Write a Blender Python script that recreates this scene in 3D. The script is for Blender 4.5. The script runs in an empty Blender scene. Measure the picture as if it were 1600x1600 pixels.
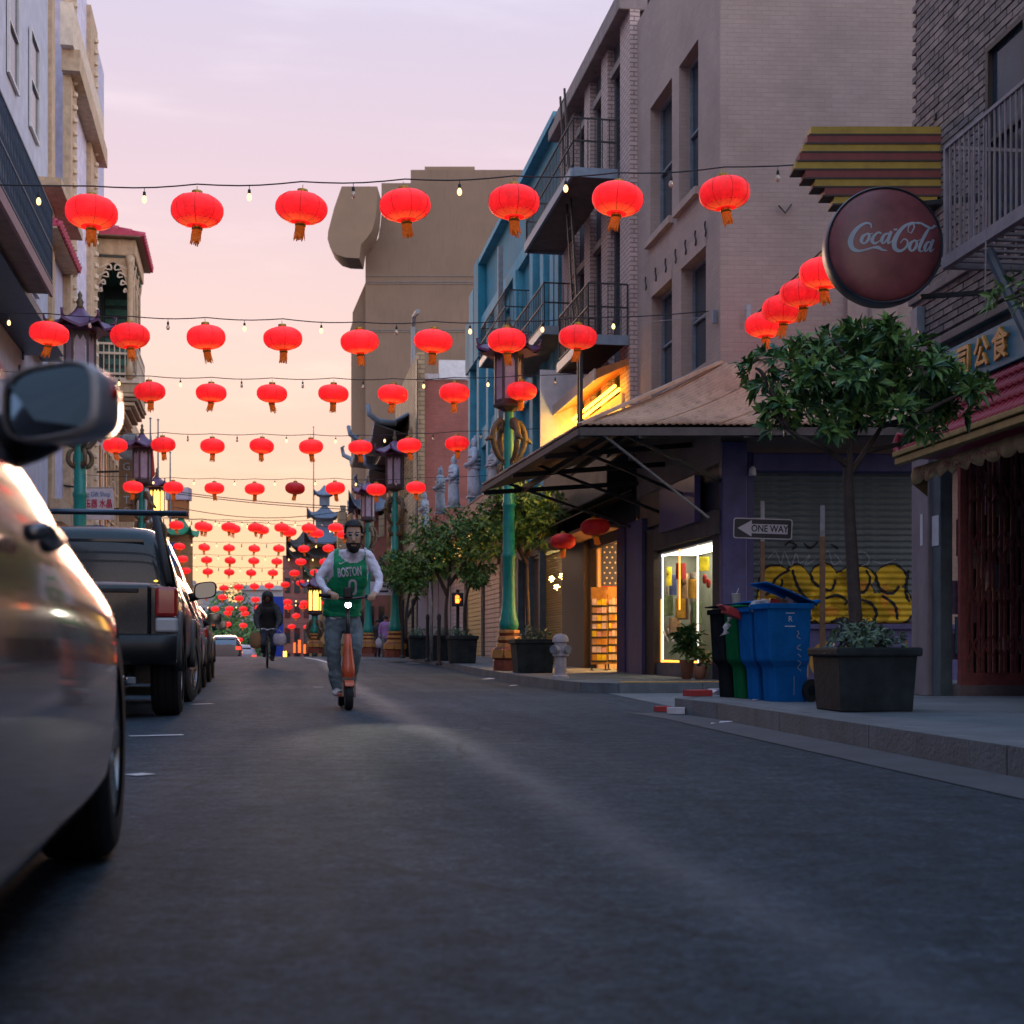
import bpy, bmesh, math, random
import numpy as np
from mathutils import Vector, Matrix, Euler
SC = bpy.context.scene
COL = SC.collection
R = math.radians
random.seed(7)
# ------------------------------------------------------------------ camera, sky, sun, exposure
FPX, HORIZON, EYE = 2200.0, 1018.0, 0.57          # focal length in pixels of a 1600 px wide frame
cam_data = bpy.data.cameras.new('camera')
cam = bpy.data.objects.new('camera', cam_data); COL.objects.link(cam)
cam.location = (0, 0, EYE); cam.rotation_euler = (R(90), 0, 0)
cam_data.sensor_width = 36; cam_data.lens = 36 * FPX / 1600
cam_data.shift_y = (HORIZON - 800) / 1600
cam_data.clip_start = 0.05; cam_data.clip_end = 3000
cam_data.dof.use_dof = True; cam_data.dof.focus_distance = 14.2; cam_data.dof.aperture_fstop = 4.0
SC.camera = cam
SUN_AZ, SUN_EL = math.atan2(-0.22, 1.0), R(7)
world = bpy.data.worlds.new('World'); SC.world = world; world.use_nodes = True
wn, wl = world.node_tree.nodes, world.node_tree.links
for n_ in list(wn): wn.remove(n_)
def _n(t, **k):
    n = wn.new(t)
    for a, b in k.items(): setattr(n, a, b)
    return n
w_out = _n('ShaderNodeOutputWorld'); w_bg = _n('ShaderNodeBackground'); w_bg.inputs['Strength'].default_value = 1.0
w_tc = _n('ShaderNodeTexCoord'); w_sep = _n('ShaderNodeSeparateXYZ'); wl.new(w_tc.outputs['Generated'], w_sep.inputs[0])
w_el = _n('ShaderNodeMapRange'); wl.new(w_sep.outputs['Z'], w_el.inputs['Value'])
w_el.inputs['From Min'].default_value = 0.0; w_el.inputs['From Max'].default_value = 1.0
def _ramp(stops):
    r = _n('ShaderNodeValToRGB'); e = r.color_ramp.elements
    while len(e) > 1: e.remove(e[-1])
    e[0].position = stops[0][0]; e[0].color = (*stops[0][1], 1)
    for p, c in stops[1:]:
        q = e.new(p); q.color = (*c, 1)
    wl.new(w_el.outputs[0], r.inputs[0]); return r
w_warm = _ramp([(0, (0.418, 0.236, 0.087)), (0.05, (0.403, 0.247, 0.144)), (0.13, (0.403, 0.262, 0.209)), (0.2, (0.403, 0.289, 0.262)), (0.31, (0.361, 0.277, 0.312)), (0.45, (0.296, 0.281, 0.365)), (1, (.22, .38, .62))])
w_cool = _ramp([(0, (.84, .62, .52)), (.10, (.98, .74, .62)), (.25, (.84, .70, .70)), (.5, (.46, .55, .74)), (1, (.22, .38, .62))])
w_dot = _n('ShaderNodeVectorMath', operation='DOT_PRODUCT'); wl.new(w_tc.outputs['Generated'], w_dot.inputs[0])
w_dot.inputs[1].default_value = (math.sin(SUN_AZ), math.cos(SUN_AZ), 0)
w_az = _n('ShaderNodeMapRange', interpolation_type='SMOOTHSTEP'); wl.new(w_dot.outputs['Value'], w_az.inputs['Value'])
w_az.inputs['From Min'].default_value = -0.25; w_az.inputs['From Max'].default_value = 0.85
w_mix = _n('ShaderNodeMix', data_type='RGBA'); wl.new(w_az.outputs[0], w_mix.inputs['Factor'])
wl.new(w_cool.outputs[0], w_mix.inputs['A']); wl.new(w_warm.outputs[0], w_mix.inputs['B'])
# thin streaky clouds
w_map = _n('ShaderNodeMapping'); wl.new(w_tc.outputs['Generated'], w_map.inputs[0]); w_map.inputs['Scale'].default_value = (2.2, 2.2, 13)
w_map.inputs['Rotation'].default_value = (R(4), R(3), 0)
w_noi = _n('ShaderNodeTexNoise'); wl.new(w_map.outputs[0], w_noi.inputs['Vector'])
w_noi.inputs['Scale'].default_value = 2.4; w_noi.inputs['Detail'].default_value = 7; w_noi.inputs['Roughness'].default_value = .55
w_cl = _n('ShaderNodeMapRange', interpolation_type='SMOOTHSTEP'); wl.new(w_noi.outputs['Fac'], w_cl.inputs['Value'])
w_cl.inputs['From Min'].default_value = .47; w_cl.inputs['From Max'].default_value = .72; w_cl.inputs['To Max'].default_value = .55
w_c2 = _n('ShaderNodeMix', data_type='RGBA', blend_type='MIX'); wl.new(w_cl.outputs[0], w_c2.inputs['Factor'])
wl.new(w_mix.outputs['Result'], w_c2.inputs['A'])
w_lift = _n('ShaderNodeMix', data_type='RGBA', blend_type='MULTIPLY'); w_lift.inputs['Factor'].default_value = 1
wl.new(w_mix.outputs['Result'], w_lift.inputs['A']); w_lift.inputs['B'].default_value = (1.20, 1.22, 1.16, 1)
wl.new(w_lift.outputs['Result'], w_c2.inputs['B'])
w_sky = _n('ShaderNodeTexSky', sky_type='NISHITA'); w_sky.sun_disc = False
w_sky.sun_elevation = SUN_EL; w_sky.sun_rotation = SUN_AZ
w_add = _n('ShaderNodeMix', data_type='RGBA', blend_type='ADD'); w_add.inputs['Factor'].default_value = 0.002
wl.new(w_c2.outputs['Result'], w_add.inputs['A']); wl.new(w_sky.outputs[0], w_add.inputs['B'])
wl.new(w_add.outputs['Result'], w_bg.inputs['Color']); wl.new(w_bg.outputs[0], w_out.inputs[0])
sun_d = bpy.data.lights.new('sun', 'SUN'); sun = bpy.data.objects.new('sun', sun_d); COL.objects.link(sun)
sun_d.energy = 0.4; sun_d.angle = R(14); sun_d.color = (1, .62, .42)
sun.rotation_euler = Vector((-math.sin(SUN_AZ) * math.cos(SUN_EL), -math.cos(SUN_AZ) * math.cos(SUN_EL), -math.sin(SUN_EL))).to_track_quat('-Z', 'Y').to_euler()
SC.view_settings.view_transform = 'Standard'; SC.view_settings.look = 'None'
SC.view_settings.exposure = 1.22; SC.view_settings.gamma = 1.0; SC.view_settings.use_curve_mapping = False
SC.render.engine = 'CYCLES'; SC.cycles.use_denoising = True
SC.cycles.max_bounces = 6; SC.cycles.diffuse_bounces = 3; SC.cycles.glossy_bounces = 3; SC.cycles.transmission_bounces = 4; SC.cycles.transparent_max_bounces = 8
SC.cycles.sample_clamp_indirect = 4.0; SC.cycles.caustics_reflective = False; SC.cycles.caustics_refractive = False

# ------------------------------------------------------------------ helpers
def at(px, py, d):
    "the point that shows at pixel (px, py) at distance d"
    return Vector(((px - 800) / FPX * d, d, EYE + (HORIZON - py) / FPX * d))
def ground_z(d):
    "the street climbs a little to a crest and then drops down the hill"
    if d < 18: return 0.0
    if d < 58:
        t = (d - 18) / 40; return 0.36 * t * t * (3 - 2 * t)
    if d < 66: return 0.36 - .08 * (d - 58) ** 2 / 16
    return 0.36 - .32 - .08 * (d - 66)
MATS = {}
def mat(name, col=(.5, .5, .5), rough=.8, var=.18, scale=2.5, bump=0.0, bscale=25, metal=0, emit=None, es=0, coat=0, stain=0, alpha=1, trans=0, spec=.5, sheen=0):
    if name in MATS: return MATS[name]
    m = bpy.data.materials.new(name); m.use_nodes = True; MATS[name] = m
    N, L = m.node_tree.nodes, m.node_tree.links
    b = N['Principled BSDF']
    def setin(k, v): b.inputs[k].default_value = v
    setin('Roughness', rough); setin('Metallic', metal); setin('Coat Weight', coat); setin('Specular IOR Level', spec)
    setin('Coat Roughness', .06)
    if alpha < 1: setin('Alpha', alpha)
    if trans: setin('Transmission Weight', trans)
    if emit: setin('Emission Color', (*emit, 1)); setin('Emission Strength', es)
    setin('Base Color', (*col, 1))
    tc = N.new('ShaderNodeTexCoord')
    if var > 0:
        no = N.new('ShaderNodeTexNoise'); no.inputs['Scale'].default_value = scale; no.inputs['Detail'].default_value = 6; no.inputs['Roughness'].default_value = .62
        L.new(tc.outputs['Object'], no.inputs['Vector'])
        mr = N.new('ShaderNodeMapRange'); L.new(no.outputs['Fac'], mr.inputs['Value'])
        mr.inputs['From Min'].default_value = .3; mr.inputs['From Max'].default_value = .7
        mx = N.new('ShaderNodeMix'); mx.data_type = 'RGBA'; L.new(mr.outputs[0], mx.inputs['Factor'])
        mx.inputs['A'].default_value = (*[c * (1 - var) for c in col], 1); mx.inputs['B'].default_value = (*[min(1, c * (1 + var)) for c in col], 1)
        out = mx.outputs['Result']
        if stain > 0:       # streaks of dirt that run down
            mp = N.new('ShaderNodeMapping'); mp.inputs['Scale'].default_value = (3.5, 3.5, .35); L.new(tc.outputs['Object'], mp.inputs[0])
            n2 = N.new('ShaderNodeTexNoise'); n2.inputs['Scale'].default_value = 2; n2.inputs['Detail'].default_value = 5; L.new(mp.outputs[0], n2.inputs['Vector'])
            m2 = N.new('ShaderNodeMapRange'); L.new(n2.outputs['Fac'], m2.inputs['Value']); m2.inputs['From Min'].default_value = .5; m2.inputs['From Max'].default_value = .75; m2.inputs['To Max'].default_value = stain
            m3 = N.new('ShaderNodeMix'); m3.data_type = 'RGBA'; L.new(m2.outputs[0], m3.inputs['Factor']); L.new(out, m3.inputs['A'])
            m3.inputs['B'].default_value = (*[c * .35 for c in col], 1); out = m3.outputs['Result']
        L.new(out, b.inputs['Base Color'])
        if rough > .15:
            r2 = N.new('ShaderNodeMapRange'); L.new(no.outputs['Fac'], r2.inputs['Value']); r2.inputs['To Min'].default_value = max(.03, rough - .12); r2.inputs['To Max'].default_value = min(1, rough + .12)
            L.new(r2.outputs[0], b.inputs['Roughness'])
    if bump > 0:
        nb = N.new('ShaderNodeTexNoise'); nb.inputs['Scale'].default_value = bscale; nb.inputs['Detail'].default_value = 4; L.new(tc.outputs['Object'], nb.inputs['Vector'])
        bp = N.new('ShaderNodeBump'); bp.inputs['Strength'].default_value = bump; bp.inputs['Distance'].default_value = .02
        L.new(nb.outputs['Fac'], bp.inputs['Height']); L.new(bp.outputs[0], b.inputs['Normal'])
    return m
def brick_mat(name, c1, c2, mortar, bw=.22, bh=.075, bump=.5, rough=.85, msize=.008, var=.25, swap=False):
    if name in MATS: return MATS[name]
    m = bpy.data.materials.new(name); m.use_nodes = True; MATS[name] = m
    N, L = m.node_tree.nodes, m.node_tree.links; b = N['Principled BSDF']; b.inputs['Roughness'].default_value = rough
    tc = N.new('ShaderNodeTexCoord'); sp = N.new('ShaderNodeSeparateXYZ'); L.new(tc.outputs['Object'], sp.inputs[0])
    ad = N.new('ShaderNodeMath'); L.new(sp.outputs['X'], ad.inputs[0]); L.new(sp.outputs['Y'], ad.inputs[1])
    cb = N.new('ShaderNodeCombineXYZ'); L.new(ad.outputs[0], cb.inputs['X']); L.new(sp.outputs['Z'], cb.inputs['Y'])
    br = N.new('ShaderNodeTexBrick'); L.new(cb.outputs[0], br.inputs['Vector']); br.inputs['Scale'].default_value = 1
    br.inputs['Brick Width'].default_value = bw; br.inputs['Row Height'].default_value = bh; br.inputs['Mortar Size'].default_value = msize; br.inputs['Mortar Smooth'].default_value = .3
    br.inputs['Color1'].default_value = (*c1, 1); br.inputs['Color2'].default_value = (*c2, 1); br.inputs['Mortar'].default_value = (*mortar, 1)
    no = N.new('ShaderNodeTexNoise'); no.inputs['Scale'].default_value = .9; no.inputs['Detail'].default_value = 8; no.inputs['Roughness'].default_value = .65; L.new(tc.outputs['Object'], no.inputs['Vector'])
    mr = N.new('ShaderNodeMapRange'); L.new(no.outputs['Fac'], mr.inputs['Value']); mr.inputs['From Min'].default_value = .3; mr.inputs['From Max'].default_value = .7
    mr.inputs['To Min'].default_value = 1 - var; mr.inputs['To Max'].default_value = 1 + var
    mx = N.new('ShaderNodeVectorMath'); mx.operation = 'SCALE'; L.new(br.outputs['Color'], mx.inputs[0]); L.new(mr.outputs[0], mx.inputs['Scale'])
    L.new(mx.outputs[0], b.inputs['Base Color'])
    n3 = N.new('ShaderNodeTexNoise'); n3.inputs['Scale'].default_value = 14; L.new(tc.outputs['Object'], n3.inputs['Vector'])
    mm = N.new('ShaderNodeMath'); mm.operation = 'MULTIPLY_ADD'; L.new(n3.outputs['Fac'], mm.inputs[0]); mm.inputs[1].default_value = .5
    iv = N.new('ShaderNodeMath'); iv.operation = 'SUBTRACT'; iv.inputs[0].default_value = 1; L.new(br.outputs['Fac'], iv.inputs[1]); L.new(iv.outputs[0], mm.inputs[2])
    bp = N.new('ShaderNodeBump'); bp.inputs['Strength'].default_value = bump; bp.inputs['Distance'].default_value = .012; L.new(mm.outputs[0], bp.inputs['Height']); L.new(bp.outputs[0], b.inputs['Normal'])
    return m
def glow(name, col, es, base=None, rough=.5):
    return mat(name, base or col, rough, var=0, emit=col, es=es * .46)

class MB:
    "collects shapes; build() links them as one mesh object"
    def __init__(s): s.v = []; s.f = []; s.m = []; s.cm = 0
    def use(s, i): s.cm = i; return s
    def add(s, vs, fs):
        n = len(s.v); s.v += [tuple(v) for v in vs]; s.f += [tuple(i + n for i in f) for f in fs]; s.m += [s.cm] * len(fs); return s
    def box(s, x0, x1, y0, y1, z0, z1):
        return s.add([(x0, y0, z0), (x1, y0, z0), (x1, y1, z0), (x0, y1, z0), (x0, y0, z1), (x1, y0, z1), (x1, y1, z1), (x0, y1, z1)],
                     [(0, 3, 2, 1), (4, 5, 6, 7), (0, 1, 5, 4), (1, 2, 6, 5), (2, 3, 7, 6), (3, 0, 4, 7)])
    def cbox(s, c, size, rot=None):
        c = Vector(c); h = Vector(size) / 2; rot = rot or Matrix.Identity(3)
        vs = [c + rot @ Vector((a * h.x, b * h.y, e * h.z)) for e in (-1, 1) for a, b in ((-1, -1), (1, -1), (1, 1), (-1, 1))]
        return s.add(vs, [(0, 3, 2, 1), (4, 5, 6, 7), (0, 1, 5, 4), (1, 2, 6, 5), (2, 3, 7, 6), (3, 0, 4, 7)])
    def bar(s, a, b, w, h=None, up=(0, 0, 1)):
        "a rectangular bar from a to b"
        a, b = Vector(a), Vector(b); d = (b - a); l = d.length
        if l < 1e-6: return s
        d = d / l; up = Vector(up)
        if abs(d.dot(up)) > .98: up = Vector((1, 0, 0))
        x = d.cross(up).normalized(); z = x.cross(d)
        return s.cbox((a + b) / 2, (w, l, h or w), Matrix((x, d, z)).transposed())
    def tube(s, pts, r, n=8, cap=True, ell=None):
        "ell: (a, b) factors on the two cross-section axes"
        pts = [Vector(p) for p in pts]; k = len(pts); rs = r if isinstance(r, (list, tuple)) else [r] * k
        base = len(s.v); vs = []; up = Vector((0, 0, 1)); px = None
        for i, p in enumerate(pts):
            t = (pts[min(i + 1, k - 1)] - pts[max(i - 1, 0)])
            t = t.normalized() if t.length > 1e-9 else Vector((0, 0, 1))
            if px is None:
                x = t.cross(up if abs(t.z) < .95 else Vector((0, 1, 0))).normalized()
            else: x = (px - t * px.dot(t)); x = x.normalized() if x.length > 1e-6 else t.cross(up).normalized()
            px = x; y = t.cross(x)
            e = ell[i] if isinstance(ell, list) else (ell or (1, 1))
            for j in range(n):
                a = 2 * math.pi * j / n
                vs.append(p + x * (math.cos(a) * rs[i] * e[0]) + y * (math.sin(a) * rs[i] * e[1]))
        fs = [(i * n + j, i * n + (j + 1) % n, (i + 1) * n + (j + 1) % n, (i + 1) * n + j) for i in range(k - 1) for j in range(n)]
        if cap: fs += [tuple(range(n - 1, -1, -1)), tuple((k - 1) * n + j for j in range(n))]
        return s.add(vs, fs)
    def lathe(s, prof, n=16, c=(0, 0, 0), sx=1, sy=1, rot0=0, cap=True):
        vs = []; c = Vector(c)
        for r, z in prof:
            for j in range(n):
                a = 2 * math.pi * j / n + rot0
                vs.append((c.x + math.cos(a) * r * sx, c.y + math.sin(a) * r * sy, c.z + z))
        k = len(prof)
        fs = [(i * n + j, i * n + (j + 1) % n, (i + 1) * n + (j + 1) % n, (i + 1) * n + j) for i in range(k - 1) for j in range(n)]
        if cap: fs += [tuple(range(n - 1, -1, -1)), tuple((k - 1) * n + j for j in range(n))]
        return s.add(vs, fs)
    def prism(s, poly, axis, lo, hi):
        "poly: 2-D outline in the two axes left when axis ('x','y','z') is taken out"
        def P(a, b, t): return {'x': (t, a, b), 'y': (a, t, b), 'z': (a, b, t)}[axis]
        n = len(poly)
        vs = [P(a, b, lo) for a, b in poly] + [P(a, b, hi) for a, b in poly]
        fs = [tuple(range(n - 1, -1, -1)), tuple(range(n, 2 * n))] + [(i, (i + 1) % n, n + (i + 1) % n, n + i) for i in range(n)]
        return s.add(vs, fs)
    def strip(s, rows, close=False):
        "a grid of quads through rows of points"
        n = len(rows[0]); k = len(rows)
        fs = [(i * n + j, i * n + (j + 1) % n, (i + 1) * n + (j + 1) % n, (i + 1) * n + j) for i in range(k - 1) for j in range(n if close else n - 1)]
        return s.add([p for r in rows for p in r], fs)
    def mesh(s, name, mats):
        me = bpy.data.meshes.new(name); me.from_pydata(s.v, [], s.f)
        for m in (mats if isinstance(mats, (list, tuple)) else [mats]): me.materials.append(MATS[m] if isinstance(m, str) else m)
        me.polygons.foreach_set('material_index', s.m); me.update()
        bm = bmesh.new(); bm.from_mesh(me); bmesh.ops.recalc_face_normals(bm, faces=bm.faces); bm.to_mesh(me); bm.free()
        return me
    def build(s, name, mats, parent=None, smooth=False, bevel=0, loc=None, rotz=0, auto=None):
        me = s.mesh(name, mats)
        if smooth: me.polygons.foreach_set('use_smooth', [True] * len(me.polygons))
        if auto is not None:
            me.polygons.foreach_set('use_smooth', [True] * len(me.polygons)); me.set_sharp_from_angle(angle=R(auto))
        return link(name, me, parent, loc, rotz, bevel)
def link(name, me, parent=None, loc=None, rotz=0, bevel=0):
    o = bpy.data.objects.new(name, me); COL.objects.link(o); o.parent = parent
    if loc is not None: o.location = loc
    if rotz: o.rotation_euler.z = rotz
    if bevel:
        b = o.modifiers.new('bevel', 'BEVEL'); b.width = bevel; b.segments = 2; b.limit_method = 'ANGLE'
    return o
def tag(o, label, cat, group=None, kind=None):
    if label: o['label'] = label
    if cat: o['category'] = cat
    if group: o['group'] = group
    if kind: o['kind'] = kind
    return o
def thing(name, label, cat, loc=(0, 0, 0), rotz=0, group=None):
    o = bpy.data.objects.new(name, None); COL.objects.link(o); o.empty_display_size = .2
    o.location = loc; o.rotation_euler = (0, 0, rotz); return tag(o, label, cat, group)
def structure(o): o['kind'] = 'structure'; return o
def children_of(root): return [o for o in bpy.data.objects if o.parent == root]
def copy_tree(o, loc=None, rotz=None, label=None, parent=None, kids=None):
    c = o.copy(); COL.objects.link(c); c.parent = parent
    if loc is not None: c.location = loc
    if rotz is not None: c.rotation_euler = (0, 0, rotz)
    if label: c['label'] = label
    for ch in (kids if kids is not None else children_of(o)): copy_tree(ch, parent=c)
    return c
def text_mesh(body, size, m, extrude=.004, spacing=1.0, width=1.0, bold=0.0):
    c = bpy.data.curves.new('lettering', 'FONT'); c.body = body; c.size = size; c.align_x = 'CENTER'; c.align_y = 'CENTER'
    c.extrude = extrude; c.space_character = spacing; c.resolution_u = 3; c.offset = bold
    o = bpy.data.objects.new('lettering', c); COL.objects.link(o)
    dg = bpy.context.evaluated_depsgraph_get(); dg.update()
    me = bpy.data.meshes.new_from_object(o.evaluated_get(dg)); bpy.data.objects.remove(o); bpy.data.curves.remove(c)
    me.materials.clear(); me.materials.append(m)
    if width != 1: me.transform(Matrix.Diagonal((width, 1, 1, 1)))
    return me
def text_on(parent, body, size, m, u, y, z, name='lettering', **k):
    "lettering that stands on a facade frame (u to the reader's left, y outward, z up)"
    me = text_mesh(body, size, m, **k)
    me.transform(Matrix(((-1, 0, 0, u), (0, 0, 1, y), (0, 1, 0, z), (0, 0, 0, 1))))
    return link(name, me, parent)
class Facade:
    "a vertical wall plane; local frame: x along it towards the reader's left, y outward, z up"
    def __init__(s, name, label, cat, p0, p1, z=0.0):
        s.p0, s.p1 = Vector((p0[0], p0[1], 0)), Vector((p1[0], p1[1], 0)); s.len = (s.p1 - s.p0).length
        s.t = (s.p1 - s.p0) / s.len; s.n = Vector((-s.t.y, s.t.x, 0)); s.z = z
        s.o = thing(name, label, cat, (p0[0], p0[1], z), math.atan2(s.t.y, s.t.x))
    def uz(s, px, py, off=0.0):
        ray = Vector(((px - 800) / FPX, 1, (HORIZON - py) / FPX)); q = s.p0 + s.n * off
        k = (q.dot(s.n)) / (Vector((ray.x, ray.y, 0)).dot(s.n))
        p = ray * k; return ((Vector((p.x, p.y, 0)) - s.p0).dot(s.t), p.z + EYE - s.z)
    def u(s, px, off=0.0): return s.uz(px, 900, off)[0]
    def zz(s, px, py, off=0.0): return s.uz(px, py, off)[1]
def ordinal(i): return ['first', 'second', 'third', 'fourth', 'fifth', 'sixth', 'seventh', 'eighth', 'ninth', 'tenth', 'eleventh', 'twelfth', 'thirteenth', 'fourteenth', 'fifteenth', 'sixteenth', 'seventeenth', 'eighteenth', 'nineteenth', 'twentieth'][i]
def wall_with_openings(mb, u0, u1, z0, z1, holes, y=0.0, depth=.25, back=True):
    "front face with rectangular holes cut on a grid, plus the reveals of each hole; holes: (u0, u1, z0, z1)"
    us = sorted({u0, u1, *[h[0] for h in holes], *[h[1] for h in holes]}); zs = sorted({z0, z1, *[h[2] for h in holes], *[h[3] for h in holes]})
    us = [u for u in us if u0 <= u <= u1]; zs = [z for z in zs if z0 <= z <= z1]
    for i in range(len(us) - 1):
        for j in range(len(zs) - 1):
            cu, cz = (us[i] + us[i + 1]) / 2, (zs[j] + zs[j + 1]) / 2
            if any(h[0] < cu < h[1] and h[2] < cz < h[3] for h in holes): continue
            mb.add([(us[i], y, zs[j]), (us[i + 1], y, zs[j]), (us[i + 1], y, zs[j + 1]), (us[i], y, zs[j + 1])], [(0, 1, 2, 3)])
    for a, b, c, d in holes:
        mb.add([(a, y, c), (b, y, c), (b, y, d), (a, y, d), (a, y - depth, c), (b, y - depth, c), (b, y - depth, d), (a, y - depth, d)],
               [(0, 1, 5, 4), (1, 2, 6, 5), (2, 3, 7, 6), (3, 0, 4, 7)])
# ------------------------------------------------------------------ ground, road, pavements
def asphalt():
    m = bpy.data.materials.new('asphalt'); m.use_nodes = True; MATS['asphalt'] = m
    N, L = m.node_tree.nodes, m.node_tree.links; b = N['Principled BSDF']
    tc = N.new('ShaderNodeTexCoord')
    def noise(sc, det=5, vec=None, rough=.6):
        n = N.new('ShaderNodeTexNoise'); n.inputs['Scale'].default_value = sc; n.inputs['Detail'].default_value = det; n.inputs['Roughness'].default_value = rough
        L.new(vec or tc.outputs['Object'], n.inputs['Vector']); return n.outputs['Fac']
    def mrange(v, a, c, lo, hi):
        r = N.new('ShaderNodeMapRange'); L.new(v, r.inputs['Value']); r.inputs['From Min'].default_value = a; r.inputs['From Max'].default_value = c
        r.inputs['To Min'].default_value = lo; r.inputs['To Max'].default_value = hi; return r.outputs[0]
    def math_(op, a, c):
        q = N.new('ShaderNodeMath'); q.operation = op
        for i, v in enumerate((a, c)):
            if isinstance(v, (int, float)): q.inputs[i].default_value = v
            else: L.new(v, q.inputs[i])
        return q.outputs[0]
    sp = N.new('ShaderNodeSeparateXYZ'); L.new(tc.outputs['Object'], sp.inputs[0])
    # across the street: distance from the crown line that runs along it
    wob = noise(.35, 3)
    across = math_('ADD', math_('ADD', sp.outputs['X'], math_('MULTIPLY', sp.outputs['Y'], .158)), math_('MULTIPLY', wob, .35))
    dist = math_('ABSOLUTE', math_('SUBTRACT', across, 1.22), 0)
    crown_sheen = mrange(dist, .0, .24, 1, 0)
    ax = N.new('ShaderNodeCombineXYZ'); L.new(math_('MULTIPLY', across, 2.2), ax.inputs['X']); L.new(math_('MULTIPLY', sp.outputs['Y'], .12), ax.inputs['Y'])
    tracks = noise(1.0, 5, ax.outputs[0]); patch = noise(.45, 6); grit = noise(150, 3, rough=.8); fine = noise(34, 6, rough=.75); mid = noise(7, 7, rough=.7)
    f = math_('ADD', math_('MULTIPLY', tracks, .55), math_('MULTIPLY', patch, .45))
    val = math_('MULTIPLY', mrange(f, .3, .7, .7, 1.25), math_('MULTIPLY', mrange(grit, .36, .64, .4, 1.7), math_('MULTIPLY', mrange(fine, .38, .62, .5, 1.6), mrange(mid, .38, .62, .7, 1.35))))
    val = math_('ADD', val, math_('MULTIPLY', crown_sheen, .55))  # sheen and wear along the crown, painted into the colour as a lighter stripe
    sc = N.new('ShaderNodeVectorMath'); sc.operation = 'SCALE'; sc.inputs[0].default_value = (.032, .050, .068); L.new(val, sc.inputs['Scale'])
    # thin cracks
    vo = N.new('ShaderNodeTexVoronoi'); vo.feature = 'DISTANCE_TO_EDGE'; vo.inputs['Scale'].default_value = .33
    wv = N.new('ShaderNodeMix'); wv.data_type = 'VECTOR'; wv.inputs['Factor'].default_value = .25; L.new(tc.outputs['Object'], wv.inputs[4])
    nv = N.new('ShaderNodeTexNoise'); nv.inputs['Scale'].default_value = 1.3; nv.inputs['Detail'].default_value = 6; L.new(tc.outputs['Object'], nv.inputs['Vector']); L.new(nv.outputs['Color'], wv.inputs[5])
    L.new(wv.outputs[1], vo.inputs['Vector'])
    crack = math_('MULTIPLY', mrange(vo.outputs['Distance'], 0, .006, .7, 0), mrange(patch, .45, .6, 0, 1))
    mx = N.new('ShaderNodeMix'); mx.data_type = 'RGBA'; L.new(crack, mx.inputs['Factor']); L.new(sc.outputs[0], mx.inputs['A']); mx.inputs['B'].default_value = (.012, .012, .014, 1)
    L.new(mx.outputs['Result'], b.inputs['Base Color'])
    L.new(math_('SUBTRACT', mrange(f, .3, .7, .88, .72), math_('MULTIPLY', crown_sheen, .22)), b.inputs['Roughness'])
    b.inputs['Specular IOR Level'].default_value = .22
    bp = N.new('ShaderNodeBump'); bp.inputs['Strength'].default_value = .8; bp.inputs['Distance'].default_value = .008
    L.new(math_('ADD', grit, math_('MULTIPLY', fine, 1.6)), bp.inputs['Height']); L.new(bp.outputs[0], b.inputs['Normal'])
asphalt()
mat('concrete', (.14, .165, .185), .85, .28, 1.6, bump=.35, bscale=60, stain=.25)
mat('kerb_concrete', (.13, .15, .165), .85, .30, 2.2, bump=.4, bscale=45, stain=.35)
mat('road_paint', (.55, .55, .55), .7, .35, 6)
mat('tactile_yellow', (.52, .30, .07), .75, .25, 9)
ys = [-14, -6, 0, 6, 12, 18] + [20 + 2 * i for i in range(24)] + [70, 80, 100, 130, 180, 260]
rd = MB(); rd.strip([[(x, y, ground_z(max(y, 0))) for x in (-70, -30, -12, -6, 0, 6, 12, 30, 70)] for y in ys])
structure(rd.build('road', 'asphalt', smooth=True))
tr = MB(); tr.box(-1500, 1500, 262, 2600, -17.2, -17); tr.box(-1500, 1500, -400, 262, -17.4, -17.2)
structure(tr.build('terrain', mat('earth', (.08, .08, .07), .95)))
KERB_NEAR = [(3.45, -5), (2.95, 0), (2.27, 6.46), (1.72, 11.8), (1.50, 13.0), (1.62, 13.45), (2.1, 13.62), (9, 13.9)]
def XL(d): return -4.95 - .19 * (d - 12)         # left kerb
def XLF(d): return -7.45 - .19 * (d - 12)        # left building line
def XR(d): return 6.585 - .165 * d               # right building line
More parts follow.
